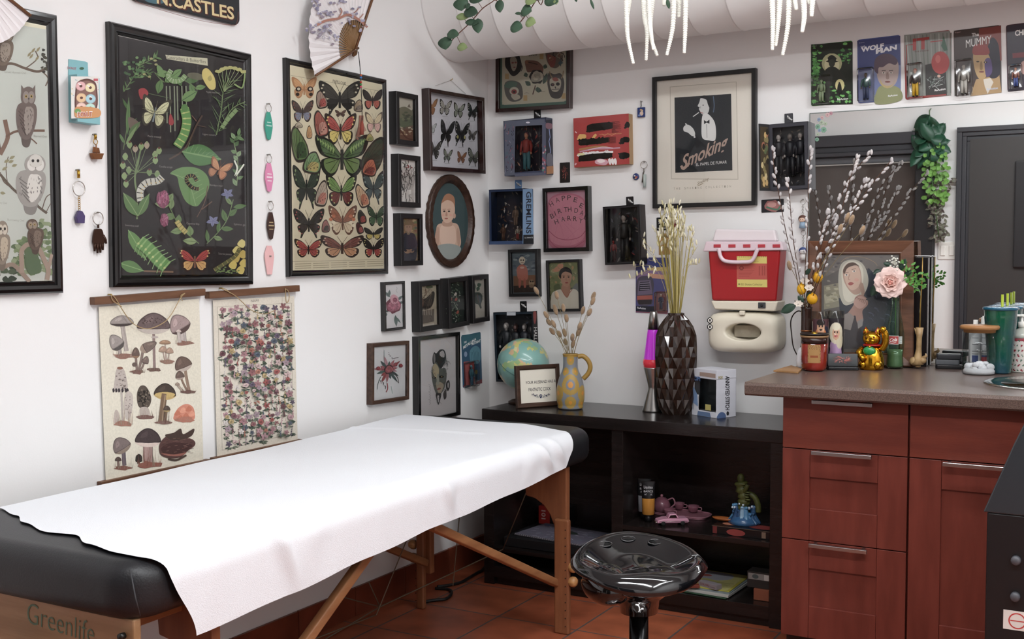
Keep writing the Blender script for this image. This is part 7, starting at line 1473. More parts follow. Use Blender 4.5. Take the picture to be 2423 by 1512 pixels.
# ================================================================ inside the low shelf
ZB = .303
def tubeobj(px, py, c, lab):
    q = onz(px,py,ZB); h = .150; o = empty('paint_tube',(max(q.x,.834),q.y+.012,ZB),lab,'paint tube','paint tubes standing on their caps',rot=facing(q.x,q.y)+pi/2)
    m = MB(); m.lathe([(.014,0),(.015,.020),(.013,.024)],24); m.build('cap', M('tube_cap','#131315',.3), o)
    m = MB(); vs = []
    for z, rx_, ry_ in ((.024,.014,.014),(.030,.023,.021),(.09,.024,.015),(.13,.025,.007),(h,.026,.0015),(h+.004,.026,.0012)):
        for i in range(28): a = 2*pi*i/28; vs.append((rx_*math.cos(a),-ry_*math.sin(a),z))
    m.v += vs
    for k_ in range(5):
        for i in range(28): m.f.append([k_*28+i,k_*28+(i+1)%28,(k_+1)*28+(i+1)%28,(k_+1)*28+i]); m.c.append(c if 0 < k_ < 2 else '#141416' if k_ else '#2a2a2c'); m.m.append(0); m.sm.append(True)
    m.build('tube', PM('tube_paint',.3), o)
    A = Art(lambda x,y:(x,y),0); 
    for t_, y, hh, w__ in (('Liquitex',.128,.010,.034),('BASICS',.114,.007,.034),('ACRYLIC',.103,.006,.03)): A.text(t_,(-w__/2,y),(w__/2,y),hh,'#b9b9bd',up=(0,1),bold=.01)
    m = MB()
    for uv, fs, cc, L in A.sh: m.add([(p[0],-.0245+(p[1]-.024)*.16,p[1]) for p in uv],fs,cc)
    m.T = None; o2 = m.build('label_print', PM(), o); o2.rotation_euler = (0,0,pi); o2.rotation_euler = (0,0,0)
    return o
tubeobj(1499,1226,'#8f9096','silver grey acrylic paint tube standing on its cap in the low shelf')
tubeobj(1531,1236,'#b5803a','ochre acrylic paint tube standing on its cap, beside the pink toy car')
pk = M('pink_porcelain','#a06a7a',.3,var=.25,vscale=35,coat=.3); pk2 = M('pink_glaze','#b07a88',.3,coat=.3)
def tray():
    q = onz(1612,1222,ZB); o = empty('tea_tray',(q.x,q.y+.03,ZB),'pink toy tea tray carrying the tea set inside the low shelf','tray',rot=math.radians(-4)); m = MB(); m.slab(-.115,.10,-.055,.055,0,.005,R=.03,r=.002); m.build('plate', pk2, o)
    m = MB(); P_ = [( .095*(1 if a in (0,3) else -1.16), 0,0) for a in ()]; n = 48; m.tube([((-.0075)+.108*math.copysign(abs(math.cos(t))**.45,math.cos(t)), .055*math.copysign(abs(math.sin(t))**.45,math.sin(t)), .007) for t in [2*pi*i/n for i in range(n+1)]],.0035,6,caps=False); m.build('rim', pk2, o); return o
tr_ = tray()
def cup(px, py, lab, r=.020, z=.008):
    q = onz(px,py,ZB+z); o = empty('tea_cup',(q.x,q.y+.01,ZB+z),lab,'tea cup','pink toy tea cups')
    m = MB(); m.lathe([(.010,0),(.015,.004),(r,.022),(r+.001,.026),(r-.002,.025),(.012,.006),(0,.005)],24); m.build('cup', pk, o); m = MB(); m.tube(spline([(r-.002,0,.021),(r+.011,0,.020),(r+.010,0,.010),(r-.004,0,.008)],5),.002,6); m.build('handle', pk2, o)
    m = MB(); m.lathe([(.018,0),(.027,.003),(.028,.0045),(0,.001)],24); return o
cup(1580,1221,'pink toy tea cup at the front left of the tray'); cup(1605,1206,'pink toy tea cup behind, middle of the tray',.020); cup(1638,1213,'pink toy tea cup at the front right of the tray',.022); cup(1652,1198,'pink toy tea cup at the rear right of the tray',.022)
q = onz(1561,1215,ZB+.006); tp_ = empty('teapot',(q.x,q.y+.02,ZB+.006),'pink toy teapot with a hooped handle at the left of the tray','teapot')
m = MB(); m.lathe([(.018,0),(.030,.012),(.034,.030),(.028,.048),(.016,.058),(0,.062)],28); m.build('pot', pk, tp_); m = MB(); m.tube(spline([(.026,0,.052),(.046,0,.060),(.054,0,.040),(.034,0,.020)],6),.003,8); m.build('handle', pk2, tp_); m = MB(); m.tube([(-.028,0,.020),(-.045,0,.035),(-.052,0,.052)],[.008,.005,.004],8); m.build('spout', pk, tp_); m = MB(); m.ball((0,0,.066),.006,10,8); m.build('knob', pk2, tp_)
# toy car
a, b = onz(1549,1243,ZB), onz(1624,1241,ZB); L = (b-a).length; th = math.atan2((b-a).y,(b-a).x); q = (a+b)/2
car = empty('toy_car',(q.x,q.y+.012,ZB),'small pink 1950s toy car in front of the tea set','toy car',rot=th)
pc3 = M('car_pink','#d19ab0',.2,coat=.8); s = L/2
m = MB(); side = [(-s,.010),(-s+.003,.020),(-s*.55,.026),(-s*.15,.0265),(s*.45,.0255),(s*.93,.026),(s,.018),(s*.98,.010)]
m.T = Matrix(((1,0,0,0),(0,0,1,0),(0,1,0,0),(0,0,0,1))); m.prism(side,-.024,.024); m.build('body', pc3, car, bevel=.003, seg=3)
m = MB(); m.T = Matrix(((1,0,0,0),(0,0,1,0),(0,1,0,0),(0,0,0,1))); m.prism([(-s*.32,.026),(-s*.20,.041),(s*.22,.042),(s*.40,.026)],-.018,.018); m.build('roof', pc3, car, bevel=.003, seg=3)
m = MB(); m.T = Matrix(((1,0,0,0),(0,0,1,0),(0,1,0,0),(0,0,0,1))); m.prism([(-s*.24,.028),(-s*.15,.038),(s*.17,.039),(s*.28,.028)],-.0188,.0188); m.build('side_window', M('car_glass','#1a1618',.1), car)
for x in (-s*.62,s*.60):
    for y in (-.024,.024):
        m = MB(); m.T = Matrix.Translation((x,y,.0085)) @ Matrix.Rotation(pi/2,4,'X'); m.lathe([(.0085,-.003),(.0085,.003),(.005,.0042),(0,.0042)],18,col='#1a1a1a'); m.build('wheel', M('tyre','#161616',.7), car)
m = MB(); m.tube([(-s-.002,-.022,.012),(-s-.004,0,.012),(-s-.002,.022,.012)],.003,8); m.tube([(s+.001,-.022,.013),(s+.003,0,.013),(s+.001,.022,.013)],.003,8); m.tube([(-s*.9,-.0245,.016),(s*.9,-.0245,.016)],.0008,4); m.build('chrome_trim', chrome2, car)
# game box + sculpture
a, b = onz(1684,1262,ZB), onz(1816,1283,ZB); th = 0; a.y = max(a.y,-.37)
gx = empty('flat_box',(a.x,a.y,ZB),'flat black and red boxed film set lying under the wave sculpture','box',rot=th); L = min((b-a).length,1.352-a.x); m = MB(); m.box(0,L,0,.13,0,.030); m.build('carton', M('black_card','#151113',.35), gx, bevel=.001)
A = Art(lambda x,y:(x,y),.0004); A.rect(.004,.002,.02,.028,'#7a1c18'); A.ell(L*.42,.013,.035,.012,'#a02a20'); A.rect(L*.86,.004,L*.93,.026,'#8a6a50'); A.line([(0,.0295),(L,.0295)],.001,'#8a7050'); o = A.build('front_print', gx); o.matrix_local = Matrix.Rotation(pi/2,4,'X')
A = Art(lambda x,y:(x,y),.0304); A.ell(L*.8,.05,.05,.03,'#8a2018'); A.ell(L*.25,.05,.03,.02,'#c46a3a'); A.build('top_print', gx)
q = onz(1757,1240,ZB+.031); wv = empty('wave_sculpture',(q.x,q.y+.02,ZB+.031),'blue cresting wave ornament with a rough green form rising from it','ornament')
rn = random.Random(2); m = MB()
for i in range(16):
    a = 2*pi*i/16; r0 = .045; h = rn.uniform(.03,.06); m.tube(spline([(r0*1.2*math.cos(a),r0*.8*math.sin(a),0),(r0*.8*math.cos(a),r0*.55*math.sin(a),h*.5),(r0*.75*math.cos(a),r0*.5*math.sin(a),h),(r0*1.0*math.cos(a),r0*.65*math.sin(a),h*1.05)],4),[.011]*4+[.010]*3+[.008]*3+[.006]*3,7,rn.choice(['#34587e','#4a7aa4','#2c4a70','#8fb0c8','#5a8ab0']))
m.lathe([(.055,0),(.05,.012),(.03,.03),(0,.035)],24,col='#3a6088')
for i in range(7): m.ball((rn.uniform(-.05,.04),rn.uniform(-.04,.0),rn.uniform(.045,.075)),rn.uniform(.003,.006),8,6,'#c4d4e0')
m.build('wave', PM('resin',.3,coat=.3), wv)
m = MB(); P_ = spline([(0,.005,.03),(-.004,0,.06),(.0,0,.09),(-.008,0,.12),(-.014,0,.15)],4)
m.tube(P_,[.022+.004*math.sin(i*2.2) for i in range(len(P_))],12,'#4a4f28'); m.tube(spline([(.008,0,.11),(.036,0,.10),(.050,0,.07),(.052,.0,.045)],4),.011,8,'#565a30'); m.tube(spline([(-.008,0,.10),(.012,-.02,.13),(.018,-.02,.145)],4),.008,8,'#62663a'); m.ball((-.014,0,.160),(.014,.014,.020),10,8,'#4c522c')
for i in range(12): m.ball((rn.uniform(-.02,.02),-.018,.045+i*.009),(.012,.005,.003),7,5,'#6a6a38')
m.build('green_form', M('green_resin','#555a2c',.5,bump=.8,bscale=90,var=.4,vscale=50), wv)
m = MB(); m.lathe([(.0,.006),(.02,.002),(.034,.008),(.036,.014),(.030,.010),(.0,.008)],20,c=(-.075,-.01,0),sq=(1.2,.5)); m.build('boat_shell', M('orange_resin','#9a5a30',.3), wv)
# bottom shelf: magazines and boxes
ZL = .076; stack = [('#2a4a34','green edged magazine at the very bottom of the pile',.003,0),('#b9b9b4','thick white book in the magazine pile',.010,.006),('#7f8a8e','thin grey magazine under the yellow one',.004,.0),('#b0a84c','yellow and grey illustrated magazine on top of the pile',.004,-.004)]
a, b = onz(1535,1399,ZL), onz(1705,1428,ZL); th = math.atan2((b-a).y,(b-a).x)+.02; L = (b-a).length; z = ZL
for i, (c, lab, t_, off) in enumerate(stack):
    o = empty('magazine',(a.x+off,max(a.y,-.36)+.006*i,z),lab,'magazine','pile of magazines on the bottom of the low shelf',rot=th-.03+i*.02); m = MB(); m.box(0,L*(1 if i < 2 else 1.02),0,.23,0.0004,t_); m.build('pages', M('mag_'+c[1:],c,.4), o, bevel=.0008)
    if i == 3:
        A = Art(lambda x,y:(x,y),t_+.0003); A.rect(.004,.004,L-.004,.226,'#b5ac48'); A.curve([(.02,.10),(.10,.08),(.15,.12),(.20,.11),(.24,.15),(.22,.21),(.10,.22),(.02,.20)],'#9a9aa4'); A.ell(.14,.16,.022,.015,'#a8402c'); A.ell(.09,.17,.02,.01,'#3f6a48')
        for k_ in range(9): A.line([(.17,.02+k_*.009),(.25+.01*(k_%3),.022+k_*.009)],.0022,'#6a6a34')
        None; A.build('cover_print', o)
    z += t_
bx3 = onz(1672,1392,z+.001)
for (px_, py_, w2, d2, h2, c, lab, rt) in ((1680,1389,.085,.03,.018,'#8a8286','small grey carton with red lettering on top of the magazines',-.35),(1640,1389,.045,.025,.010,'#7a3a2c','small red and white carton on the magazines',.5)):
    q = onz(px_,py_,z+.001); o = empty('small_box',(q.x,min(q.y,-.10)-.0,z+.0005),lab,'box',rot=rt); m = MB(); m.box(-w2/2,w2/2,-d2/2,d2/2,0,h2); m.build('carton', M('box_'+c[1:],c,.5), o, bevel=.001)
    if w2 > .05: A = Art(lambda x,y:(x,y),d2/2+.0004); A.text('COLORS',(-.035,.006),(.01,.006),.007,'#8a3034',up=(0,1),bold=.02); A.rect(.012,.006,.035,.008,'#5a5458'); o2 = A.build('front_print', o); o2.matrix_local = Matrix.Rotation(pi/2,4,'X')
q = onz(1803,1450,ZL); o = empty('small_box',(1.315,-.30,ZL),'small orange carton in the lower right corner of the low shelf','box'); m = MB(); m.box(-.028,.028,-.03,.03,0,.040); m.build('carton', M('orange_card','#8a4f38',.6), o, bevel=.001)
o = empty('small_box',(1.300,-.29,ZL+.0405),'small dark carton with a grey label, on the orange carton','box'); m = MB(); m.box(-.04,.042,-.03,.03,0,.058); m.build('carton', M('dark_card','#2a2624',.6), o, bevel=.001); A = Art(lambda x,y:(x,y),.0304); A.rect(-.036,.030,.040,.052,'#8f8b86'); A.ell(-.01,.041,.012,.008,'#4a5a5c'); A.rect(.022,.031,.039,.051,'#c4c0ba'); o2 = A.build('label_print', o); o2.matrix_local = Matrix.Rotation(pi/2,4,'X')
# left compartment: art pad and books
ZP = .1505
a, b = onz(1205,1300,.19), onz(1308,1334,.19)
o = empty('storage_crate',(.49,-.21,ZP),'low black crate in the left bay of the low shelf','crate'); m = MB(); m.box(-.22,.22,-.14,.16,0,.038); m.build('crate', M('crate_black','#18181a',.5), o, bevel=.003)
o = empty('spiral_pad',(.47,-.22,ZP+.039),'spiral bound pad with a blue and violet eye drawing on the cover','sketch pad',rot=-.12); m = MB(); m.box(-.16,.15,-.11,.11,0,.006); m.build('pages', M('pad_grey','#77737c',.5), o)
A = Art(lambda x,y:(x,y),.0063); A.rect(-.158,-.108,.148,.108,'#6a6478')
for i in range(120): x, y = RN.uniform(-.15,.14), RN.uniform(-.10,.10); a_ = math.atan2(y-.02,x+.02); A.line([(x,y),(x+.02*math.cos(a_),y+.02*math.sin(a_))],.0022,RN.choice(['#8f88a8','#a8a4b8','#4f6a74','#5a8a94','#c4bcd0','#4a4a68']))
A.curve([(-.05,.02),(0,.05),(.06,.02),(.01,.0)],'#2c3a34'); A.ell(-.13,.08,.012,.01,'#3f6aa8'); A.build('cover_print', o)
m = MB(); [m.tube([(-.155+i*.0102,-.1105,.001),(-.155+i*.0102,-.117,.004),(-.155+i*.0102,-.1105,.008)],.0014,5) for i in range(30)]; m.build('spiral', M('wire_grey','#9a969a',.4,.6), o)['kind'] = 'stuff'
for (x, w2, h2, c, t_, lab) in ((.315,.052,.075,'#9c2a26','101','red paperback with large white 101 on its spine, behind the spiral pad'),(.352,.018,.08,'#1c1c1e','','thin black book beside the red paperback'),(.378,.030,.078,'#20221f','&','dark book with pale green mark on its spine'),(.415,.040,.082,'#171718','','thick black book at the right of the short row')):
    o = empty('book',(x,-.07,ZP+.0386),lab,'book','short row of books in the left bay of the low shelf'); m = MB(); m.box(-w2/2,w2/2-.001,-.02,.03,0,h2); m.build('cover', M('bk_'+c[1:],c,.4), o, bevel=.001)
    if t_: A = Art(lambda x,y:(x,y),.0205); A.text(t_,(.006,.02),(.006,.058),.018,'#d8b0a8' if t_ == '101' else '#8aa88a',up=(-1,0),bold=.03); o2 = A.build('spine_print', o); o2.matrix_local = Matrix.Rotation(pi/2,4,'X')
# ================================================================ on the worktop
ZW = .910
def at(px, py, r=0): q = onz(px,py,ZW); d = V(q.x-CAM.x,q.y-CAM.y,0).normalized(); return q.x+d.x*r, q.y+d.y*r
q = onz(1830,878,ZW); pts = [onz(x,y,ZW) for x,y in ((1830,880),(1889,884),(1898,876),(1872,868))]
o = empty('coaster',(pts[0].x,pts[0].y,ZW),'thin pale wooden coaster at the left end of the worktop','coaster'); m = MB(); m.prism([(p.x-pts[0].x,p.y-pts[0].y) for p in pts],.0003,.006); m.build('board', WOOD('coaster_wood','#a98258','#8f6a44',.5), o, bevel=.0006)
x, y = at(1926,879,.026)
cj = empty('jar_candle',(x,y,ZW),'red glass jar candle with a kraft label and wooden lid','candle',rot=facing(x,y))
m = MB(); m.lathe([(.028,.001),(.037,.004),(.041,.012),(.043,.03),(.0435,.115),(.0,.115)],36); m.build('jar', M('red_glass','#8c2618',.12,coat=.6,col2='#6a1a14',vscale=8), cj)
m = MB(); m.lathe([(.0440,.094),(.0440,.114)],36); m.build('dark_band', M('jar_band','#2c1512',.2), cj)
def kcol(a, z):
    if abs(a) > .50: return '#9a3024'
    h = (math.sin(a*37)*math.sin(z*610)+math.sin(a*71+z*900)); return '#4a2a24' if (h > 1.0 and (z > .075 or abs(a) > .40)) else '#a07a4c' if abs(z-.052) > .004 or abs(a) > .3 else '#8a4a2c'
m = MB(); lathecol(m,[(.0435,.030),(.0438,.06),(.0440,.092)],60,kcol,a0=-.50,a1=.50,rows=14); m.build('label', PM('label_paint',.6), cj)
m = MB(); m.lathe([(.0,.114),(.045,.114),(.047,.118),(.047,.121),(0,.121)],36); m.build('lid', M('lid_wood','#9c7a58',.5), cj)
m = MB(); m.lathe([(.0,.1225),(.047,.1225),(.048,.126),(.047,.129),(0,.129)],36); m.build('lid_top', M('lid_black','#1d1412',.35), cj); m = MB(); m.ball((.02,0,.127),(.012,.012,.009),14,8); m.build('knob', brass, cj)
x, y = at(1896,873,.010); o = empty('white_egg_box',(x,y,ZW),'small white rounded container with pink marking, half hidden by the red candle','container',rot=facing(x,y)); m = MB(); m.lathe([(.011,.001),(.016,.010),(.018,.030),(.015,.055),(.008,.072),(0,.076)],28); m.build('body', M('white_gloss','#d8d8dc',.25), o)
m = MB(); lathecol(m,[(.0184,.030),(.0180,.048)],24,lambda a,z: '#c45a74' if math.sin(a*30)*math.sin(z*700) > .1 else '#d8d8dc',a0=-.1,a1=1.0,rows=8); m.build('marking', PM('label_paint'), o)
# dark jug with thin handle, holding branches
jy = -.248; jx = ony(1908,800,jy).x; x, y = jx, jy
jg = empty('tall_bottle_vase',(x,y,ZW),'tall slim dark brown bottle vase with a thin arched handle, holding the pussy willow','vase')
m = MB(); m.lathe([(.030,.0),(.033,.02),(.030,.045),(.022,.065),(.019,.08),(.019,.205),(.021,.212),(.017,.212),(.017,.1)],32); m.build('body', M('dark_bottle','#2c1a14',.25,coat=.3), jg)
hp = [ony(px,py,jy) for px,py in ((1898,738),(1888,736),(1877,745),(1871,762),(1873,790),(1877,820),(1886,840))]
m = MB(); m.T = Matrix.Translation((-jx,-jy,-ZW)); m.tube(spline(hp,6),.0022,8); m.build('handle', M('iron','#241a18',.4,.4), jg)
m = MB(); m.lathe([(.0197,.125),(.0205,.128),(.0197,.131)],28); m.build('band', M('copper_band','#8a5a3a',.3,.8), jg)
brn = M('branch_bark','#4a3022',.7); cat_ = M('catkin','#cfcac8',.8,bump=.6,bscale=500,sheen=.4,col2='#a8a4a6',vscale=60)
br_px = [([(1900,740),(1882,640),(1862,560),(1845,470),(1832,400),(1828,350)],'the leftmost'),([(1904,740),(1890,650),(1876,560),(1870,490),(1865,425)],''),([(1908,735),(1905,640),(1912,520),(1913,430),(1918,350)],''),([(1912,735),(1925,640),(1958,540),(1985,480),(2010,420),(2062,360)],''),
  ([(1914,735),(1935,640),(1965,560),(1990,500),(2010,430),(2028,370)],''),([(1913,735),(1940,660),(1975,570),(2020,500),(2060,440),(2110,378)],''),([(1915,735),(1935,655),(1970,560),(2000,520),(2030,470),(2050,425)],''),([(1912,735),(1930,620),(1945,545),(1962,500)],'')]
rn = random.Random(31)
for k_, (pp, _) in enumerate(br_px):
    yy0 = jy; P3 = [ony(px_,py_,yy0-(.008+.011*((k_*3)%8))*min(1,i*.85)) for i,(px_,py_) in enumerate(pp)]; bs = V(.0115*math.sin((k_-3.5)*.42),-.0115*math.cos(k_*2.6),0); P3[0] = V(jx,jy,ZW+.205)+bs
    o = empty('pussy_willow_branch',(jx,jy,ZW+.12),'pussy willow branch with grey white catkins in the tall dark bottle vase','branch','pussy willow branches'); L0 = -V(jx,jy,ZW+.12)
    C_ = spline(P3,8); m = MB(); m.tube([bs*.9]+[c+L0 for c in C_],.0016,6); m.build('twig', brn, o)
    m = MB(); n = len(C_); j = int(n*.22)
    while j < n:
        c = C_[j]; d = (C_[min(j+1,n-1)]-C_[j-1]).normalized(); sd = d.cross(V(.4,-.9,0)).normalized()*rn.choice((-1,1)); p_ = c+sd*.005; R3 = (d+sd*.35).to_track_quat('Z','Y').to_matrix(); s_ = rn.uniform(.8,1.1)
        m.ball(p_+L0,(.0052*s_,.0052*s_,.0100*s_),9,7,R=R3); j += rn.choice((1,2)) if j > n*.45 else 2
    m.ball(C_[-1]+L0,(.005,.005,.010),9,7); m.build('catkins', cat_, o)['kind'] = 'stuff'
for px_, py_, i in ((2005,515,0),(2015,520,1),(2040,545,2),(1868,628,3),(1988,542,4)):
    yy = jy-.095-.012*i; p = ony(px_,py_,yy); o = empty('bunny_tail_grass',(jx,jy,ZW+.12),'tan bunny tail grass stem among the pussy willow branches','dried flower','bunny tails among the willow'); L0 = -V(jx,jy,ZW+.12); m = MB(); m.tube([k_+L0 for k_ in spline([V(jx+.004*(i-2),jy-.003,ZW+.12),V(jx+.0055*(i-2),jy-.0145,ZW+.213),(p+V(jx,jy,ZW+.21))/2+V(0,-.01,.02),p],5)],.0009,5); m.build('stem', stm, o); m = MB(); m.ball(p+L0,(.0085,.0085,.019),12,9,R=(p-V(jx,jy,ZW+.1)).to_track_quat('Z','Y').to_matrix()); m.build('seed_head', bt, o)
# lemon sprig
o = empty('lemon_sprig',(jx,jy,ZW+.14),'artificial lemon sprig with yellow lemons, white blossoms and dark leaves','artificial plant'); L0 = -V(jx,jy,ZW+.14)
yy = jy-.030
m = MB(); st_ = [ony(a,b,yy) for a,b in ((1905,735),(1908,700),(1915,680),(1930,655))]; m.tube([V(0,-.002,0),V(0,-.015,.072)]+[k_+L0 for k_ in spline(st_,4)],.0018,6); m.tube([ony(1906,720,yy)+L0,ony(1880,712,yy)+L0],.0015,6); m.build('stem', brn, o)
for a, b, rx_, rz_ in ((1935,656,.0175,.0205),(1897,684,.0165,.020),(1922,707,.0185,.0195)): p = ony(a,b,yy); m = MB(); m.ball(p+L0,(rx_,rx_,rz_),18,12); m.ball(p+L0+V(0,0,rz_),(.004,.004,.004),8,6); m.build('lemon', M('lemon_yellow','#d9a520',.45,bump=.2,bscale=200,col2='#c98f1a',vscale=20), o)
for a, b in ((1905,664),(1915,680),(1890,718)):
    p = ony(a,b,yy-.012)+L0; m = MB()
    for i in range(6): t_ = i*1.05; m.leaf(p,p+V(.016*math.cos(t_),-.006,.011*math.sin(t_)),.012,bend=.3,up=(0,-1,0))
    m.ball(p+V(0,-.004,0),.003,8,6); m.build('blossom', M('petal_white','#e2d8cc',.6), o)
gl_ = M('dark_leaf','#2c4436',.4,var=.3,vscale=20)
for a, b, c, d, w__ in ((1885,722,1846,738,.034),(1902,715,1888,700,.02),(1908,705,1918,690,.014),(1905,650,1918,636,.018)): m = MB(); m.leaf(ony(a,b,yy)+L0,ony(c,d,yy-.01)+L0,w__,up=(0,-1,.3)); m.build('leaf', gl_, o, solid=.0006)
# big framed picture leaning on the mirror
Bl, Br = V(1.475,-.205,ZW+.001), V(1.808,-.093,ZW+.001)
u = (Br-Bl).normalized(); up = V(0,0,1); nrm = u.cross(up); tl = math.radians(5.5); v_ = up*math.cos(tl)-nrm*math.sin(tl); w_ = u.cross(v_)
def plane_pt(px_, py_): d = ray(px_,py_); return CAM+d*((Bl-CAM).dot(w_)/d.dot(w_))
c1, c2, c3, c4 = plane_pt(1912,573), plane_pt(2162,570), plane_pt(2161,868), plane_pt(1930,868)
u0 = min((c1-Bl).dot(u),(c4-Bl).dot(u)); u1 = (c2-Bl).dot(u)*.5+(c3-Bl).dot(u)*.5; hh = ((c1-Bl).dot(v_)+(c2-Bl).dot(v_))/2
u0 = (c1-Bl).dot(u)
fw, fh = u1-u0, hh; cc = Bl+u*((u0+u1)/2)+v_*(fh/2)+w_*.002
mwp = Matrix(((u.x,v_.x,w_.x,cc.x),(u.y,v_.y,w_.y,cc.y),(u.z,v_.z,w_.z,cc.z+.002),(0,0,0,1)))
pf = empty('leaning_picture',None,'large wooden framed painting of a praying woman in a pale hood, leaning on the mirror','painting',mw=mwp)
bars(fw,fh,.048,0,0,prof=[(0,-.016),(0,.006),(.004,.010),(.040,.002),(.044,.003),(.048,-.004),(.048,-.012)]).build('frame', WOOD('oak_frame','#6e4630','#54331f',.4,3,axis=0,st=12), pf)
A = plane_art(mwp,-.008); A.uvpoly([(-fw/2+.044,-fh/2+.044),(fw/2-.044,-fh/2+.044),(fw/2-.044,fh/2-.044),(-fw/2+.044,fh/2-.044)],'#5c5650'); A.crop(1620,480,2.853)
X0, X1, Y0, Y1 = 935, 1432, 352, 985
def cl(pts): return [(min(max(a,X0),X1),min(max(b,Y0),Y1)) for a,b in pts]
for pts, c in (([(950,352),(1430,352),(1430,560),(1300,500),(1100,420),(950,500)],'#6e6660'),([(940,560),(1040,540),(1050,700),(940,720)],'#8a8468'),([(940,620),(1020,600),(1040,660),(950,680)],'#a8a080')): A.poly(cl(pts),c)
for i in range(46): a = RN.uniform(X0+14,X1-20); b = RN.uniform(365,560); A.ell(a,b,13,6,RN.choice(['#7a726a','#5f5a56','#8a7f74','#4f4c4c']),lump=.3,n=8)
for i in range(18): A.ell(RN.uniform(955,1030),RN.uniform(570,700),14,7,RN.choice(['#9a946e','#b0a884','#7f7a5c']),lump=.3,n=8)
A.line([(1055,400),(1090,372),(1150,362),(1220,372),(1280,400),(1300,425)],2,'#b08a4c',sm=True)
A.poly(cl([(1040,640),(1100,680),(1180,560),(1240,440),(1330,520),(1432,620),(1432,985),(1120,985),(1060,900)]),'#2c3542'); A.poly(cl([(1060,760),(1120,720),(1180,820),(1200,985),(1060,985)]),'#3a3438')
A.curve([(1040,470),(1060,410),(1110,385),(1170,390),(1215,430),(1240,510),(1230,580),(1190,640),(1130,680),(1080,690),(1050,640),(1038,560)],'#b5b09c'); A.curve([(1060,450),(1090,405),(1130,392),(1180,410),(1205,460),(1200,560),(1160,640),(1110,670),(1075,640),(1062,540)],'#cfcab4')
A.curve([(1070,450),(1100,410),(1150,405),(1185,450),(1195,530),(1190,600),(1150,620),(1110,590),(1080,540),(1068,490)],'#b58f78'); A.curve([(1075,455),(1105,418),(1150,412),(1180,455),(1188,520),(1170,570),(1130,590),(1098,560),(1080,510)],'#cda78e'); A.curve([(1070,455),(1095,415),(1140,402),(1180,430),(1150,422),(1100,440),(1078,480)],'#5a4030')
A.curve([(1190,600),(1175,560),(1200,540),(1215,600),(1200,640)],'#a8836c')
for a, b, r_ in ((1092,487,-8),(1143,462,-12)): A.ell(a,b,12,6,'#e0d4c8',rot=r_); A.ell(a+1,b-1,5,5,'#3f4a58'); A.line([(a-16,b-12),(a+14,b-17)],3,'#6a4a3a',sm=True)
A.line([(1115,480),(1105,515),(1118,520)],4,'#a87a64',sm=True); A.curve([(1103,545),(1120,535),(1142,543),(1128,555),(1112,556)],'#a84a44'); A.ell(1160,520,16,12,'#d49a84')
A.curve([(1140,690),(1150,640),(1190,620),(1232,650),(1235,690),(1200,730),(1205,800),(1165,810),(1150,760),(1110,790),(1085,770)],'#a87a68'); A.curve([(1140,680),(1160,640),(1195,630),(1228,655),(1222,690),(1180,715)],'#bf9280')
for i in range(4): A.line([(1150+i*16,650+i*2),(1165+i*18,640+i*6),(1185+i*14,665+i*8)],3,'#8a5f50',sm=True)
A.poly(cl([(1065,760),(1110,740),(1145,770),(1120,860),(1070,850)]),'#8a7f78'); A.poly(cl([(1165,800),(1205,780),(1200,830),(1170,850)]),'#8a8480')
for i in range(20): a = RN.uniform(1220,1400); b = RN.uniform(600,800); A.line([(a,b),(a+26,b+8),(a+34,b+26)],6,RN.choice(['#3a4658','#242c38','#46546a']),sm=True)
A.build('canvas', pf, paperM); g_ = MB(); z = -.001; W, h = fw/2-.045, fh/2-.045; g_.add([(-W,-h,z),(W,-h,z),(W,h,z),(-W,h,z)],[(0,1,2,3)]); g_.build('glass', glass_pane(), pf)
# black panel device, stapler, bone ornament
o = empty('black_panel_case',(1.77,-.042,ZW),'tall glossy black panel case standing behind the leaning picture with a silver top edge','case'); pa, pb = ony(2163,700,-.045).x-1.77, ony(2196,700,-.045).x-1.77; m = MB(); m.box(pa,pb,-.012,.020,0,.385); m.build('body', M('gloss_black_case','#141012',.25), o, bevel=.002); m = MB(); m.box(pa,pb+.006,-.014,.022,.386,.390); m.build('top_edge', M('silver_edge','#a9a9ac',.2,1), o, bevel=.001)
o = empty('label_printer',(1.905,-.075,ZW),'small black and grey device lying beside the black panel case','device',rot=.2); m = MB(); m.slab(-.055,.035,-.025,.025,.0,.014,R=.008,r=.003); m.build('base', M('device_black','#151517',.35), o); m = MB(); m.slab(-.055,.022,-.022,.022,.0145,.032,R=.005,r=.002); m.build('tray', M('device_grey','#55585c',.35), o); m = MB(); m.slab(-.052,.028,-.024,.024,.0325,.052,R=.006,r=.004); m.build('top', M('device_dark','#2a2c30',.3), o)
bo = ony(2175,868,-.13); bx_, by_ = bo.x, -.13; o = empty('bone_ornament',(bx_,by_,ZW),'carved pale bone ornament holding a tall gold stick, right of the green bottle','ornament')
bm = M('bone','#b0936a',.4,col2='#8f7450',vscale=30); m = MB(); f = lambda a,b: ony(a,b,by_)-V(bx_,by_,ZW)
m.tube([f(2176,775),f(2175,800),f(2174,825),f(2172,845),f(2171,862)],[.013,.009,.009,.013,.021],12); m.ball(f(2164,852)+V(0,0,-.004),(.018,.015,.016),12,9); m.ball(f(2184,850)+V(0,0,-.004),(.012,.013,.012),12,9); m.tube([f(2184,848),f(2192,842),f(2190,836)],[.008,.005,.002],8); m.ball(f(2172,866),(.010,.010,.006),10,8); m.tube([f(2170,790),f(2164,776)],[.006,.001],8); m.build('bone', bm, o)
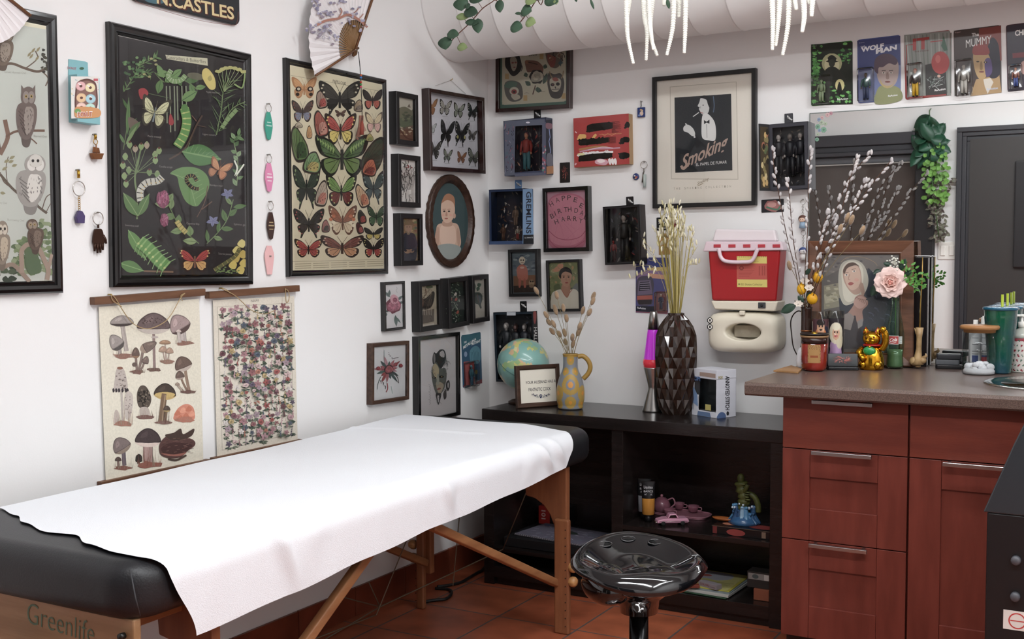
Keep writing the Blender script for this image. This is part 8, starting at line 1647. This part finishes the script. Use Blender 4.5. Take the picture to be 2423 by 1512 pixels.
m = MB(); m.tube([f(2176,785),f(2178,720),f(2182,655),f(2183,608)],[.003,.0025,.0022,.0016],8); m.build('gold_stick', M('old_gold','#9a7c44',.35,.7), o); m = MB(); m.tube(spline([f(2176,740),f(2179,705),(f(2173,685)),f(2155,675)],6),[.002]*10+[.003]*9,6); m.build('curved_blade', M('sage_leaf','#7c8c78',.5), o)
# prayer candles
def pcol(shapes, base):
    def fn(a, z):
        c = base
        for ca, cz, ra, rz, k_ in shapes:
            if ((a-ca)/ra)**2+((z-cz)/rz)**2 < 1: c = k_
        return c
    return fn
s1_ = [(.35,.16,.3,.02,'#1c2038'),(0,.125,.42,.055,'#c47a4c'),(0,.10,.6,.03,'#b0624a'),(.3,.13,.12,.02,'#c9b04a'),(0,.175,.24,.030,'#c79a7c'),(0,.197,.27,.014,'#241a18'),(0,.167,.10,.004,'#2a1c18'),(-.09,.180,.05,.004,'#241a18'),(.09,.180,.05,.004,'#241a18'),(0,.075,.45,.025,'#e0d4c8'),(.1,.06,.3,.02,'#3a1c20')]
s2_ = [(0,.045,.45,.06,'#a888b0'),(0,.095,.40,.03,'#b494b8'),(0,.150,.46,.045,'#d8cdb8'),(.25,.12,.25,.035,'#cfc4ac'),(0,.150,.24,.028,'#cfa58c'),(-.08,.155,.05,.004,'#2a1f1c'),(.08,.155,.05,.004,'#2a1f1c'),(0,.137,.10,.004,'#b04a50'),(0,.178,.3,.016,'#e0d8c4')]
for px_, py_, hgt, shp, bs, lab in ((1941,862,.198,s1_,'#55363c','tall glass prayer candle with an orange toned portrait label, behind the red candle'),(1977,862,.200,s2_,'#2a2428','tall glass prayer candle with a portrait in lilac on its label')):
    y = -.268 if px_ < 1950 else -.240; x = ony(px_,800,y).x; o = empty('prayer_candle',(x,y,ZW),lab,'candle','tall glass prayer candles',rot=facing(x,y)+.05)
    m = MB(); m.lathe([(.0,.001),(.026,.001),(.028,.006),(.028,hgt-.035),(0,hgt-.035)],32); m.build('wax', M('white_wax','#cfc8bc',.5), o)
    k_ = (hgt-.035)/.20; m = MB(); lathecol(m,[(.0284,.01),(.0284,hgt*.5),(.0284,hgt-.025)],72,pcol([(a*1.9,b*k_,c*1.9,d*k_,e) for a,b,c,d,e in shp],bs),a0=-1.25,a1=1.25,rows=26); m.build('label', PM('label_paint'), o)
    m = MB(); m.lathe([(.0292,0),(.0294,.004),(.0294,hgt),(.0278,hgt+.001),(.0278,hgt-.03)],36); m.build('glass', thin('candle_glass',(.95,.96,.95,1)), o)
# black flower card tin
x, y = at(1994,876,.008); o = empty('black_tin',(x,y,ZW),'small black tin with a red chrysanthemum on its lid, in front of the prayer candles','tin',rot=facing(x,y)+pi/2+.10)
m = MB(); m.slab(-.052,.052,-.014,.012,0,.012,R=.006,r=.003); m.build('tray', M('tin_black','#191a1c',.3), o)
mt_ = Matrix.Translation((0,.002,.012)) @ Matrix.Rotation(math.radians(78),4,'X'); m = MB(); m.slab(-.050,.050,0,.044,0,.005,R=.004,r=.0015); m.build('lid', M('tin_lid','#222628',.3), o, mw=mt_)
A = Art(lambda x,y:(x,y),.0053); mum(.0,.022,.036,.017,'#a8483c','#c96a58')(A); A.build('lid_print', o).matrix_local = mt_
# lucky cat
x, y = at(2062,877,.035); gold_ = M('gold_plated','#c9962c',.16,1.0,bump=.15,bscale=60); o = empty('lucky_cat',(x,y,ZW),'shiny gold waving cat figurine with red collar and green bib','figurine',rot=facing(x,y)+pi/2-.25); S = 1.0
m = MB(); m.lathe([(.036,0),(.041,.006),(.043,.02),(.040,.045),(.031,.070),(.022,.082),(0,.09)],28,sq=(1,.82)); m.ball((-.024,-.014,.018),(.018,.022,.018),14,10); m.ball((.024,-.014,.018),(.018,.022,.018),14,10); m.ball((0,-.004,.108),(.031,.027,.026),22,14)
for s in (-1,1): m.tube([(s*.018,-.0,.122),(s*.021,0,.136),(s*.020,0,.148)],[.013,.009,.0015],10); m.ball((s*.008,-.026,.101),(.009,.007,.007),10,8)
m.tube(spline([(-.030,-.005,.070),(-.036,-.022,.058),(-.026,-.032,.045)],4),[.013]*5+[.011]*4,10); m.ball((-.022,-.036,.042),.011,12,8); m.build('body', gold_, o)
m = MB(); m.tube(spline([(.033,0,.072),(.046,-.004,.095),(.046,-.008,.125),(.040,-.012,.138)],5),[.012]*11+[.011]*5,12); m.ball((.040,-.014,.140),(.012,.012,.012),12,9); m.build('raised_paw', gold_, o)
m = MB(); [m.add([(s*.011,-.0105,.128),(s*.027,-.0085,.128),(s*.0205,-.0045,.146)],[(0,1,2)]) for s in (-1,1)]; m.build('inner_ears', M('enamel_red','#a8201c',.3), o, solid=.001)
m = MB(); ring(m,(0,0,.085),.0265,.0035,n=28,sq=.85); m.build('collar', M('enamel_red'), o); m = MB(); m.ball((-.002,-.024,.066),(.022,.012,.016),14,10); m.build('bib', M('enamel_green','#2c8a4c',.25,coat=.4), o)
m = MB(); m.ball((0,-.028,.080),.005,10,8); m.build('bell', gold_, o); m = MB(); [m.ball((s*.0125,-.0262,.113),(.0045,.003,.0035),10,7) for s in (-1,1)]; m.ball((0,-.0325,.104),(.0025,.002,.0018),8,6); m.build('eyes', M('cat_brown','#5a2414',.3), o)
# green bottle with rose
x, y = at(2117,874,.03); kb = empty('glass_bottle',(x,y,ZW),'pale green glass cola bottle with a red and white label, holding the pink rose','bottle',rot=facing(x,y))
m = MB(); m.lathe([(.0,.001),(.026,.001),(.029,.008),(.028,.030),(.0265,.045),(.029,.070),(.031,.085),(.030,.115),(.026,.150),(.018,.190),(.0135,.215),(.0125,.235),(.014,.237),(.014,.245),(.0115,.246),(.0115,.235)],36); m.build('bottle', thin('bottle_green',(.80,.92,.83,1)), kb)
m = MB(); m.lathe([(.0,.006),(.0245,.006),(.0265,.012),(.0255,.03),(.0245,.045),(.0265,.068),(0,.068)],28); m.build('liquid', M('pale_liquid','#5f7458',.15,spec=.5,coat=.5), kb)
A = Art(lambda x,y:(x,y),0); A.rect(-.026,.086,.012,.116,'#d8d4cc'); A.rect(-.0248,.0875,.0108,.1145,'#b3251f'); A.text('Cola',(-.020,.094),(.006,.098),.012,'#e8e0dc',up=(.1,1),bold=.02,slant=.2); A.line([(-.022,.092),(-.01,.090),(.004,.094)],.0015,'#e8e0dc',sm=True); A.rect(.014,.088,.026,.114,'#b9c0b8'); 
for i in range(4): A.rect(.016,.092+i*.006,.024,.094+i*.006,'#8a9490')
m = MB()
for uv, fs, c, L in A.sh:
    # subdivide by projecting on the bottle
    m.add([((.0315+L*.00015)*math.cos(p[0]/.0315),(.0315+L*.00015)*math.sin(p[0]/.0315),p[1]) for p in uv] if len(uv) > 4 else [], fs if len(uv) > 4 else [], c)
    if len(uv) == 4:
        xs_ = sorted(set(round(p[0],6) for p in uv)); x0, x1 = xs_[0], xs_[-1]; z0 = min(p[1] for p in uv); z1 = max(p[1] for p in uv); n = 8; R3 = .0313+L*.00015
        m.add([(R3*math.cos((x0+(x1-x0)*i/n)/.0313),R3*math.sin((x0+(x1-x0)*i/n)/.0313),zz) for zz in (z0,z1) for i in range(n+1)],[(i,i+1,n+2+i,n+1+i) for i in range(n)],c)
m.build('label', PM('label_paint'), kb)
o = empty('pink_rose',(x,y,ZW+.20),'large pale pink artificial rose with green leaves in the glass bottle','artificial flower'); L0 = -V(x,y,ZW+.20)
rc = ony(2107,668,y-.03)+L0; m = MB(); m.tube([V(0,0,-.11),V(0,0,.04),rc+V(.0,.01,-.02),rc],.002,8); m.build('stem', M('stem_green','#4a6a40',.5), o)
vd = V(CAM.x-x,CAM.y-y,.10).normalized(); rn = random.Random(77)
q3 = vd.to_track_quat('Z','Y').to_matrix()
for ringi, (n, r0, tl_, sz, c) in enumerate(((5,.004,.15,.020,'#e3b0a4'),(5,.010,.35,.028,'#e6bcb0'),(6,.018,.7,.036,'#e8c8bf'),(7,.028,1.05,.042,'#e6cbc4'))):
    for i in range(n):
        a = 2*pi*i/n+ringi*.6+rn.uniform(-.15,.15); m = MB()
        def pf_(u_, v_2, a=a, r0=r0, tl_=tl_, sz=sz):
            s_ = (u_-.5)*2; ln = v_2; ww = sz*.72*math.sin(pi*min(1,(.22+.72*ln)))**.6 if ln < 1 else sz*.72*math.sin(pi*.94)**.6
            out = r0*.4+ln*sz*math.sin(tl_)+.006*max(0,ln-.75)*4*math.sin(tl_)*1.0; hi = ln*sz*math.cos(tl_)-.010*tl_*ln-(max(0,ln-.7))*sz*.5*tl_*.6
            lx_, lyy = out+(-abs(s_)**2*.010*(1 if tl_ < .8 else -.2)), s_*ww
            X_, Y_ = lx_*math.cos(a)-lyy*math.sin(a), lx_*math.sin(a)+lyy*math.cos(a)
            return rc+q3 @ V(X_,Y_,hi+.004*s_*s_*tl_)
        m.grid(pf_,8,8); m.build('petal', M('petal_'+c[1:],c,.6,sheen=.3), o, solid=.0007)
m = MB(); [m.ball(rc+q3@V(.005*math.cos(i*2.2),.005*math.sin(i*2.2),.012),(.006,.006,.012),8,6,R=q3) for i in range(4)]; m.build('heart', M('petal_heart','#d9988c',.6), o)
lg = M('rose_leaf','#4f7a3c',.5,var=.35,vscale=40)
def f3(a, b, dy=0): return ony(a,b,y-.02+dy)+L0
for a, b, c, d, w__ in ((2130,640,2142,612,.022),(2085,640,2066,648,.022),(2080,672,2060,700,.030),(2110,628,2090,622,.016),(2140,650,2158,640,.02)): m = MB(); m.leaf(f3(a,b),f3(c,d,-.01),w__,up=(0,-1,.2)); m.build('leaf', gl_, o, solid=.0006)
m = MB(); rn = random.Random(6)
for a, b in ((2140,630),(2150,645),(2165,655),(2175,665),(2182,672),(2172,680),(2155,668),(2145,660),(2185,655),(2135,620),(2160,632)):
    for i in range(7): t_ = rn.uniform(0,6.28); c0 = f3(a+rn.uniform(-7,7),b+rn.uniform(-6,6),rn.uniform(-.02,.02)); m.leaf(c0,c0+V(.014*math.cos(t_),rn.uniform(-.006,.006),.014*math.sin(t_)),.008,up=(0,-1,0),k=3)
m.tube([f3(2125,670),f3(2150,655),f3(2185,668)],.001,5); m.build('green_sprig', M('bright_leaf','#5a9440',.5,var=.3,vscale=50), o)['kind'] = 'stuff'
m = MB()
for i in range(34): c0 = f3(2115+rn.gauss(0,8),622+rn.gauss(0,8),rn.uniform(-.02,.01)); m.ball(c0,(.0035,.003,.003),6,5)
m.build('white_filler', M('filler_white','#dcdcd0',.7), o)['kind'] = 'stuff'
# glass jar, spray bottles, tumblers, soap
x, y = at(2316,889,.052); o = empty('glass_jar',(x,y,ZW),'clear glass canister with bamboo lid and white cotton inside','jar'); r_ = .0535
m = MB(); m.lathe([(0,.001),(r_-.004,.001),(r_,.005),(r_,.140),(r_-.002,.140)],48); m.build('glass', thin('jar_glass',(.93,.95,.95,1)), o); m = MB(); m.lathe([(0,.148),(.0,.138),(.049,.138),(.050,.147),(.060,.149),(.062,.157),(.058,.162),(0,.163)],44); m.build('lid', WOOD('bamboo','#a9794c','#976a40',.45,3,axis=0,st=10), o)
rn = random.Random(9); m = MB(); m.lathe([(0,.003),(.048,.003),(.049,.012),(.044,.020),(0,.022)],24)
for i in range(40): a = rn.uniform(0,6.28); rr_ = rn.uniform(.0,.036); m.ball((rr_*math.cos(a),rr_*math.sin(a),.012+rn.uniform(0,.022)),(rn.uniform(.009,.014),rn.uniform(.009,.014),rn.uniform(.007,.013)),9,6)
m.build('cotton', M('cotton','#d5d5d8',.95,bump=.6,bscale=150), o)['kind'] = 'stuff'
for px_, r_, hgt, lab in ((2308,.021,.172,'white capped clear spray bottle with small print, behind the glass jar'),(2328,.018,.185,'slim white spray bottle with a red and blue mark, behind the glass jar')):
    x, y = at(px_,858,.0); y = min(y,-.055); d = ony(px_,800,-.10); x, y = d.x, -.10 if px_ < 2315 else -.085
    o = empty('spray_bottle',(x,y,ZW),lab,'bottle','spray bottles behind the jar',rot=facing(x,y)); m = MB(); m.lathe([(0,0),(r_,.001),(r_,.125),(r_*.8,.140),(r_*.45,.148),(0,.149)],28); m.build('body', M('bottle_body','#c9ccce',.3), o)
    m = MB(); m.lathe([(r_*.62,.148),(r_*.62,hgt-.028),(.008,hgt-.026),(.0075,hgt),(0,hgt)],20); m.build('cap', M('white_plastic'), o)
    m = MB(); lathecol(m,[(r_+.0004,.03),(r_+.0004,.12)],30,lambda a,z: '#8a8e90' if (z*1000)%11 < 2.2 and abs(a) < .5 and z > .055 else ('#a83c44' if z < .046 and abs(a) < .5 and px_ > 2320 else '#3a4a7a' if z < .052 and abs(a) < .5 else '#d8dadb'),a0=-.8,a1=.8,rows=34); m.build('label', PM('label_paint'), o)
tg = M('tumbler_green','#0a4a33',.16,coat=.5,col2='#0c3c4c',vscale=6,bump=.5,bscale=90)
for px_, py_, dd, lab in ((2365,886,.036,'green and blue studded tumbler with lid, in front of its twin'),(2388,875,.10,'green and blue studded tumbler with lid, behind the other one')):
    x, y = at(px_,py_,dd); y = min(y,-.06); o = empty('tumbler',(x,y,ZW),lab,'tumbler','studded tumblers by the sink')
    m = MB(); n = 40; vs = []; rows = 46
    for k_ in range(rows+1):
        z = .002+.208*k_/rows; rr_ = .0345+.0175*(k_/rows)
        for i in range(n*2): a = pi*i/n; b_ = .0011 if (i%2 == k_%2 and 3 < k_ < rows-4) else 0; vs.append(((rr_+b_)*math.cos(a),(rr_+b_)*math.sin(a),z))
    m.add(vs,[(k_*n*2+i,k_*n*2+(i+1)%(n*2),(k_+1)*n*2+(i+1)%(n*2),(k_+1)*n*2+i) for k_ in range(rows) for i in range(n*2)]+[tuple(range(n*2))[::-1]],smooth=True); m.build('cup', tg, o)
    m = MB(); m.lathe([(.0525,.210),(.0565,.212),(.0565,.219),(.050,.222),(0,.222)],40); m.build('lid', M('lid_teal','#14506a',.2,coat=.4), o)
    m = MB(); m.tube([(.006,0,.10),(.004,0,.262)],.0042,10); m.build('straw', M('lime_straw','#9aac2c',.35,bump=.6,bscale=120), o)
x, y = at(2416,882,.03); o = empty('soap_bottle',(x,y,ZW),'patterned white soap pump bottle beside the sink at the right edge','soap dispenser',rot=facing(x,y))
def scol(a, z): s_ = math.sin(a*9+math.sin(z*120)*1.5)*math.sin(z*190); return '#8a2c38' if s_ > .72 else '#4f6a5a' if s_ < -.78 else '#a04a54' if z > .105 else '#cfcac4'
m = MB(); lathecol(m,[(.034,.004),(.036,.02),(.036,.08),(.035,.115)],80,scol,rows=16); m.build('label', PM('label_paint'), o); m = MB(); m.lathe([(0,0),(.034,.001),(.034,.004)],36); m.lathe([(.036,.115),(.034,.128),(.020,.142),(.011,.147),(.011,.158)],36); m.build('body', M('soap_glass','#b9bcb4',.15,coat=.5), o)
m = MB(); m.lathe([(.013,.150),(.013,.168),(.004,.170),(.004,.185),(.009,.187),(.009,.193),(0,.194)],20); m.tube([(0,0,.189),(.01,-.02,.190),(.012,-.030,.184)],.004,8); m.build('pump', M('white_plastic'), o)
# ================================================================ hanging foliage under the ceiling
YG = -.66; GP = lambda x, y, d=0: ony(980+x/2.472,y/2.472,YG+d)
el = M('eucalyptus','#45604c',.55,var=.35,vscale=25); el2 = M('eucalyptus_pale','#8a9c6a',.55); tw = M('twig_brown','#6a4436',.6)
for (pts, lv, lab) in (([(520,-60),(470,0),(400,50),(330,130),(240,215),(215,245)],[(275,25,58,74,0),(330,70,78,44,0),(280,98,70,28,1),(335,130,74,26,0),(372,150,42,86,0),(312,35,22,34,0),(225,200,66,38,0),(182,252,54,74,0),(280,275,56,32,1),(360,-8,80,40,0),(500,35,34,74,0)],'eucalyptus sprig hanging over the left end of the duct'),
                       ([(760,-60),(715,0),(675,60),(620,130)],[(655,62,58,50,0),(610,78,40,12,0),(680,130,56,40,1),(597,158,68,46,0),(680,5,60,34,1),(800,5,78,44,0),(830,10,20,30,1),(740,-20,60,30,0)],'eucalyptus sprig hanging over the middle of the duct')):
    P3 = [GP(a,b) for a,b in pts]; P3 = [V(P3[0].x+.03,P3[0].y,CEIL)]+P3; o = empty('eucalyptus_sprig',tuple(P3[0]),lab,'hanging plant','eucalyptus sprigs over the duct'); L0 = -P3[0]
    m = MB(); m.tube([k_+L0 for k_ in spline(P3,5)],.0018,6)
    C_ = spline(P3,8); 
    for (a, b, w__, h__, pal) in lv: p = GP(a,b,-.01); nb = min(C_,key=lambda k_:(k_-p).length); m.tube([nb+L0,p+L0],.001,5)
    m.build('stem', tw, o)
    for (a, b, w__, h__, pal) in lv:
        lf = MB(); hz = w__ >= h__; c0 = GP(a-(w__/2 if hz else 0),b-(0 if hz else h__/2),-.01); c1_ = GP(a+(w__/2 if hz else 0),b+(0 if hz else h__/2),-.02); ww = (h__ if hz else w__)/2.472*mpp(c0)*1.7
        lf.leaf(c0+L0,c1_+L0,ww,bend=.12,up=(.1,-1,.35),k=8,fold=.18,shape=.9); lf.build('leaf', el2 if pal else el, o, solid=.0008)
am = M('amaranth_white','#f4f3ea',.8)
strands = [[(1240,-30),(1243,100),(1250,220),(1282,372)],[(1262,-30),(1250,60),(1243,140)],[(1340,-30),(1348,100),(1362,190),(1357,352)],[(1398,-30),(1382,120),(1385,220),(1422,325)],[(1375,-30),(1378,110),(1385,190),(1400,290)],[(1520,-30),(1512,160),(1478,322)],[(1588,-30),(1586,150),(1580,310)],[(1550,-20),(1548,100)],[(2092,-30),(2098,130),(2095,292)],[(2140,-30),(2130,120),(2114,268)],[(2192,-30),(2186,150),(2155,322)],[(2218,-30),(2236,56)],[(2275,-30),(2282,90),(2270,186)],[(2332,-30),(2324,95)],[(2310,-30),(2314,20)],[(1465,-20),(1462,30)]]
for i, s_ in enumerate(strands):
    gname = 'white hanging amaranth strands, left bunch' if i < 8 or i == 15 else 'white hanging amaranth strands, right bunch'
    P3 = [GP(a,b,.02*((i*5)%4-1.5)) for a,b in s_]; P3 = [V(P3[0].x,P3[0].y,CEIL)]+P3; o = empty('amaranth_strand',tuple(P3[0]),'slim white artificial amaranth strand in the '+('left' if 'left' in gname else 'right')+' hanging bunch','hanging plant',gname); L0 = -P3[0]
    C_ = spline(P3[1:],14); n = len(C_); m = MB()
    for j in range(n-1):
        for h_ in (0,.5):
            c = C_[j]*(1-h_)+C_[j+1]*h_; t_ = (j+h_)/n; r2 = .0085*(1-.55*t_**2)+.0015*((j*2+int(h_*2))%2); d = (C_[j+1]-C_[j]); Lh = max(d.length*.32,.004); m.ball(c+L0,(r2,r2,Lh),8,5,R=d.to_track_quat('Z','Y').to_matrix())
    m.build('blossom_strand', am, o); m = MB(); m.tube([V(0,0,0),C_[0]+L0,C_[n//2]+L0],.0012,5); m.build('stem', M('stem_green'), o)
m_o = empty('eucalyptus_sprig',(GP(1490,-60).x,YG,CEIL),'small dark leafed sprig between the duct and the left white bunch','hanging plant','eucalyptus sprigs over the duct'); L0 = -V(GP(1490,-60).x,YG,CEIL); m = MB(); m.tube([V(0,0,0),GP(1490,-10)+L0],.0015,5); m.build('stem', tw, m_o)
for a, b, c, d, w__ in ((1480,-10,1490,52,.014),(1030,-10,1050,55,.010),(945,-20,948,12,.012)): m = MB(); m.leaf(GP(a,b)+L0,GP(c,d)+L0,w__,up=(0,-1,.2)); m.build('leaf', el, m_o, solid=.0008)
# ================================================================ plant hanging on the front wall, seen in the mirror
def MI(px_, py_, d=.10): p = ony(px_,py_,4.6-d); return V(p.x,-p.y,p.z)
hpz = MI(2200,262,.06); hp_ = empty('hanging_plant',tuple(hpz),'trailing artificial hanging plant seen in the mirror between window and door','hanging plant'); L0 = -hpz; rn = random.Random(12)
m = MB(); m.tube([V(0,-.06,.02),V(0,0,.0),MI(2200,300)+L0,MI(2205,420)+L0,MI(2222,560)+L0],.004,6); m.build('stem', M('stem_green'), hp_)
bl, lgm, dk = M('pothos_dark','#24503a',.4,var=.35,vscale=12), M('round_leaf_green','#6fa04c',.5,var=.3,vscale=30), M('wandering_dark','#3f2a30',.5,col2='#7a7f6c',vscale=60)
for i in range(30):
    a = MI(rn.uniform(2185,2215),rn.uniform(265,370),rn.uniform(.05,.14)); t_ = rn.choice((-1,1)); b = MI(2200+t_*rn.uniform(18,52),rn.uniform(285,400),rn.uniform(.04,.20)); m = MB(); m.leaf(a+L0,b+L0,.085,up=(0,1,.3),bend=.25); m.build('large_leaf', bl, hp_, solid=.001)
m = MB()
for i in range(210): c0 = MI(rn.uniform(2188,2244),rn.uniform(345,480),rn.uniform(.03,.16)); t_ = rn.uniform(0,6.28); m.leaf(c0+L0,c0+L0+V(.030*math.cos(t_),rn.uniform(-.01,.01),.030*math.sin(t_)),.030,up=(0,1,0),k=5,shape=.8)
m.build('small_leaves', lgm, hp_)['kind'] = 'stuff'
m = MB()
for i in range(150): v2 = rn.random(); c0 = MI(2214+v2*10+rn.gauss(0,14)*(1.15-v2*.7),420+v2*145,rn.uniform(.03,.12)); t_ = rn.uniform(3.4,6.0); m.leaf(c0+L0,c0+L0+V(.050*math.cos(t_),0,.040*math.sin(t_)),.020,up=(0,1,0),k=4)
m.build('striped_leaves', dk, hp_)['kind'] = 'stuff'
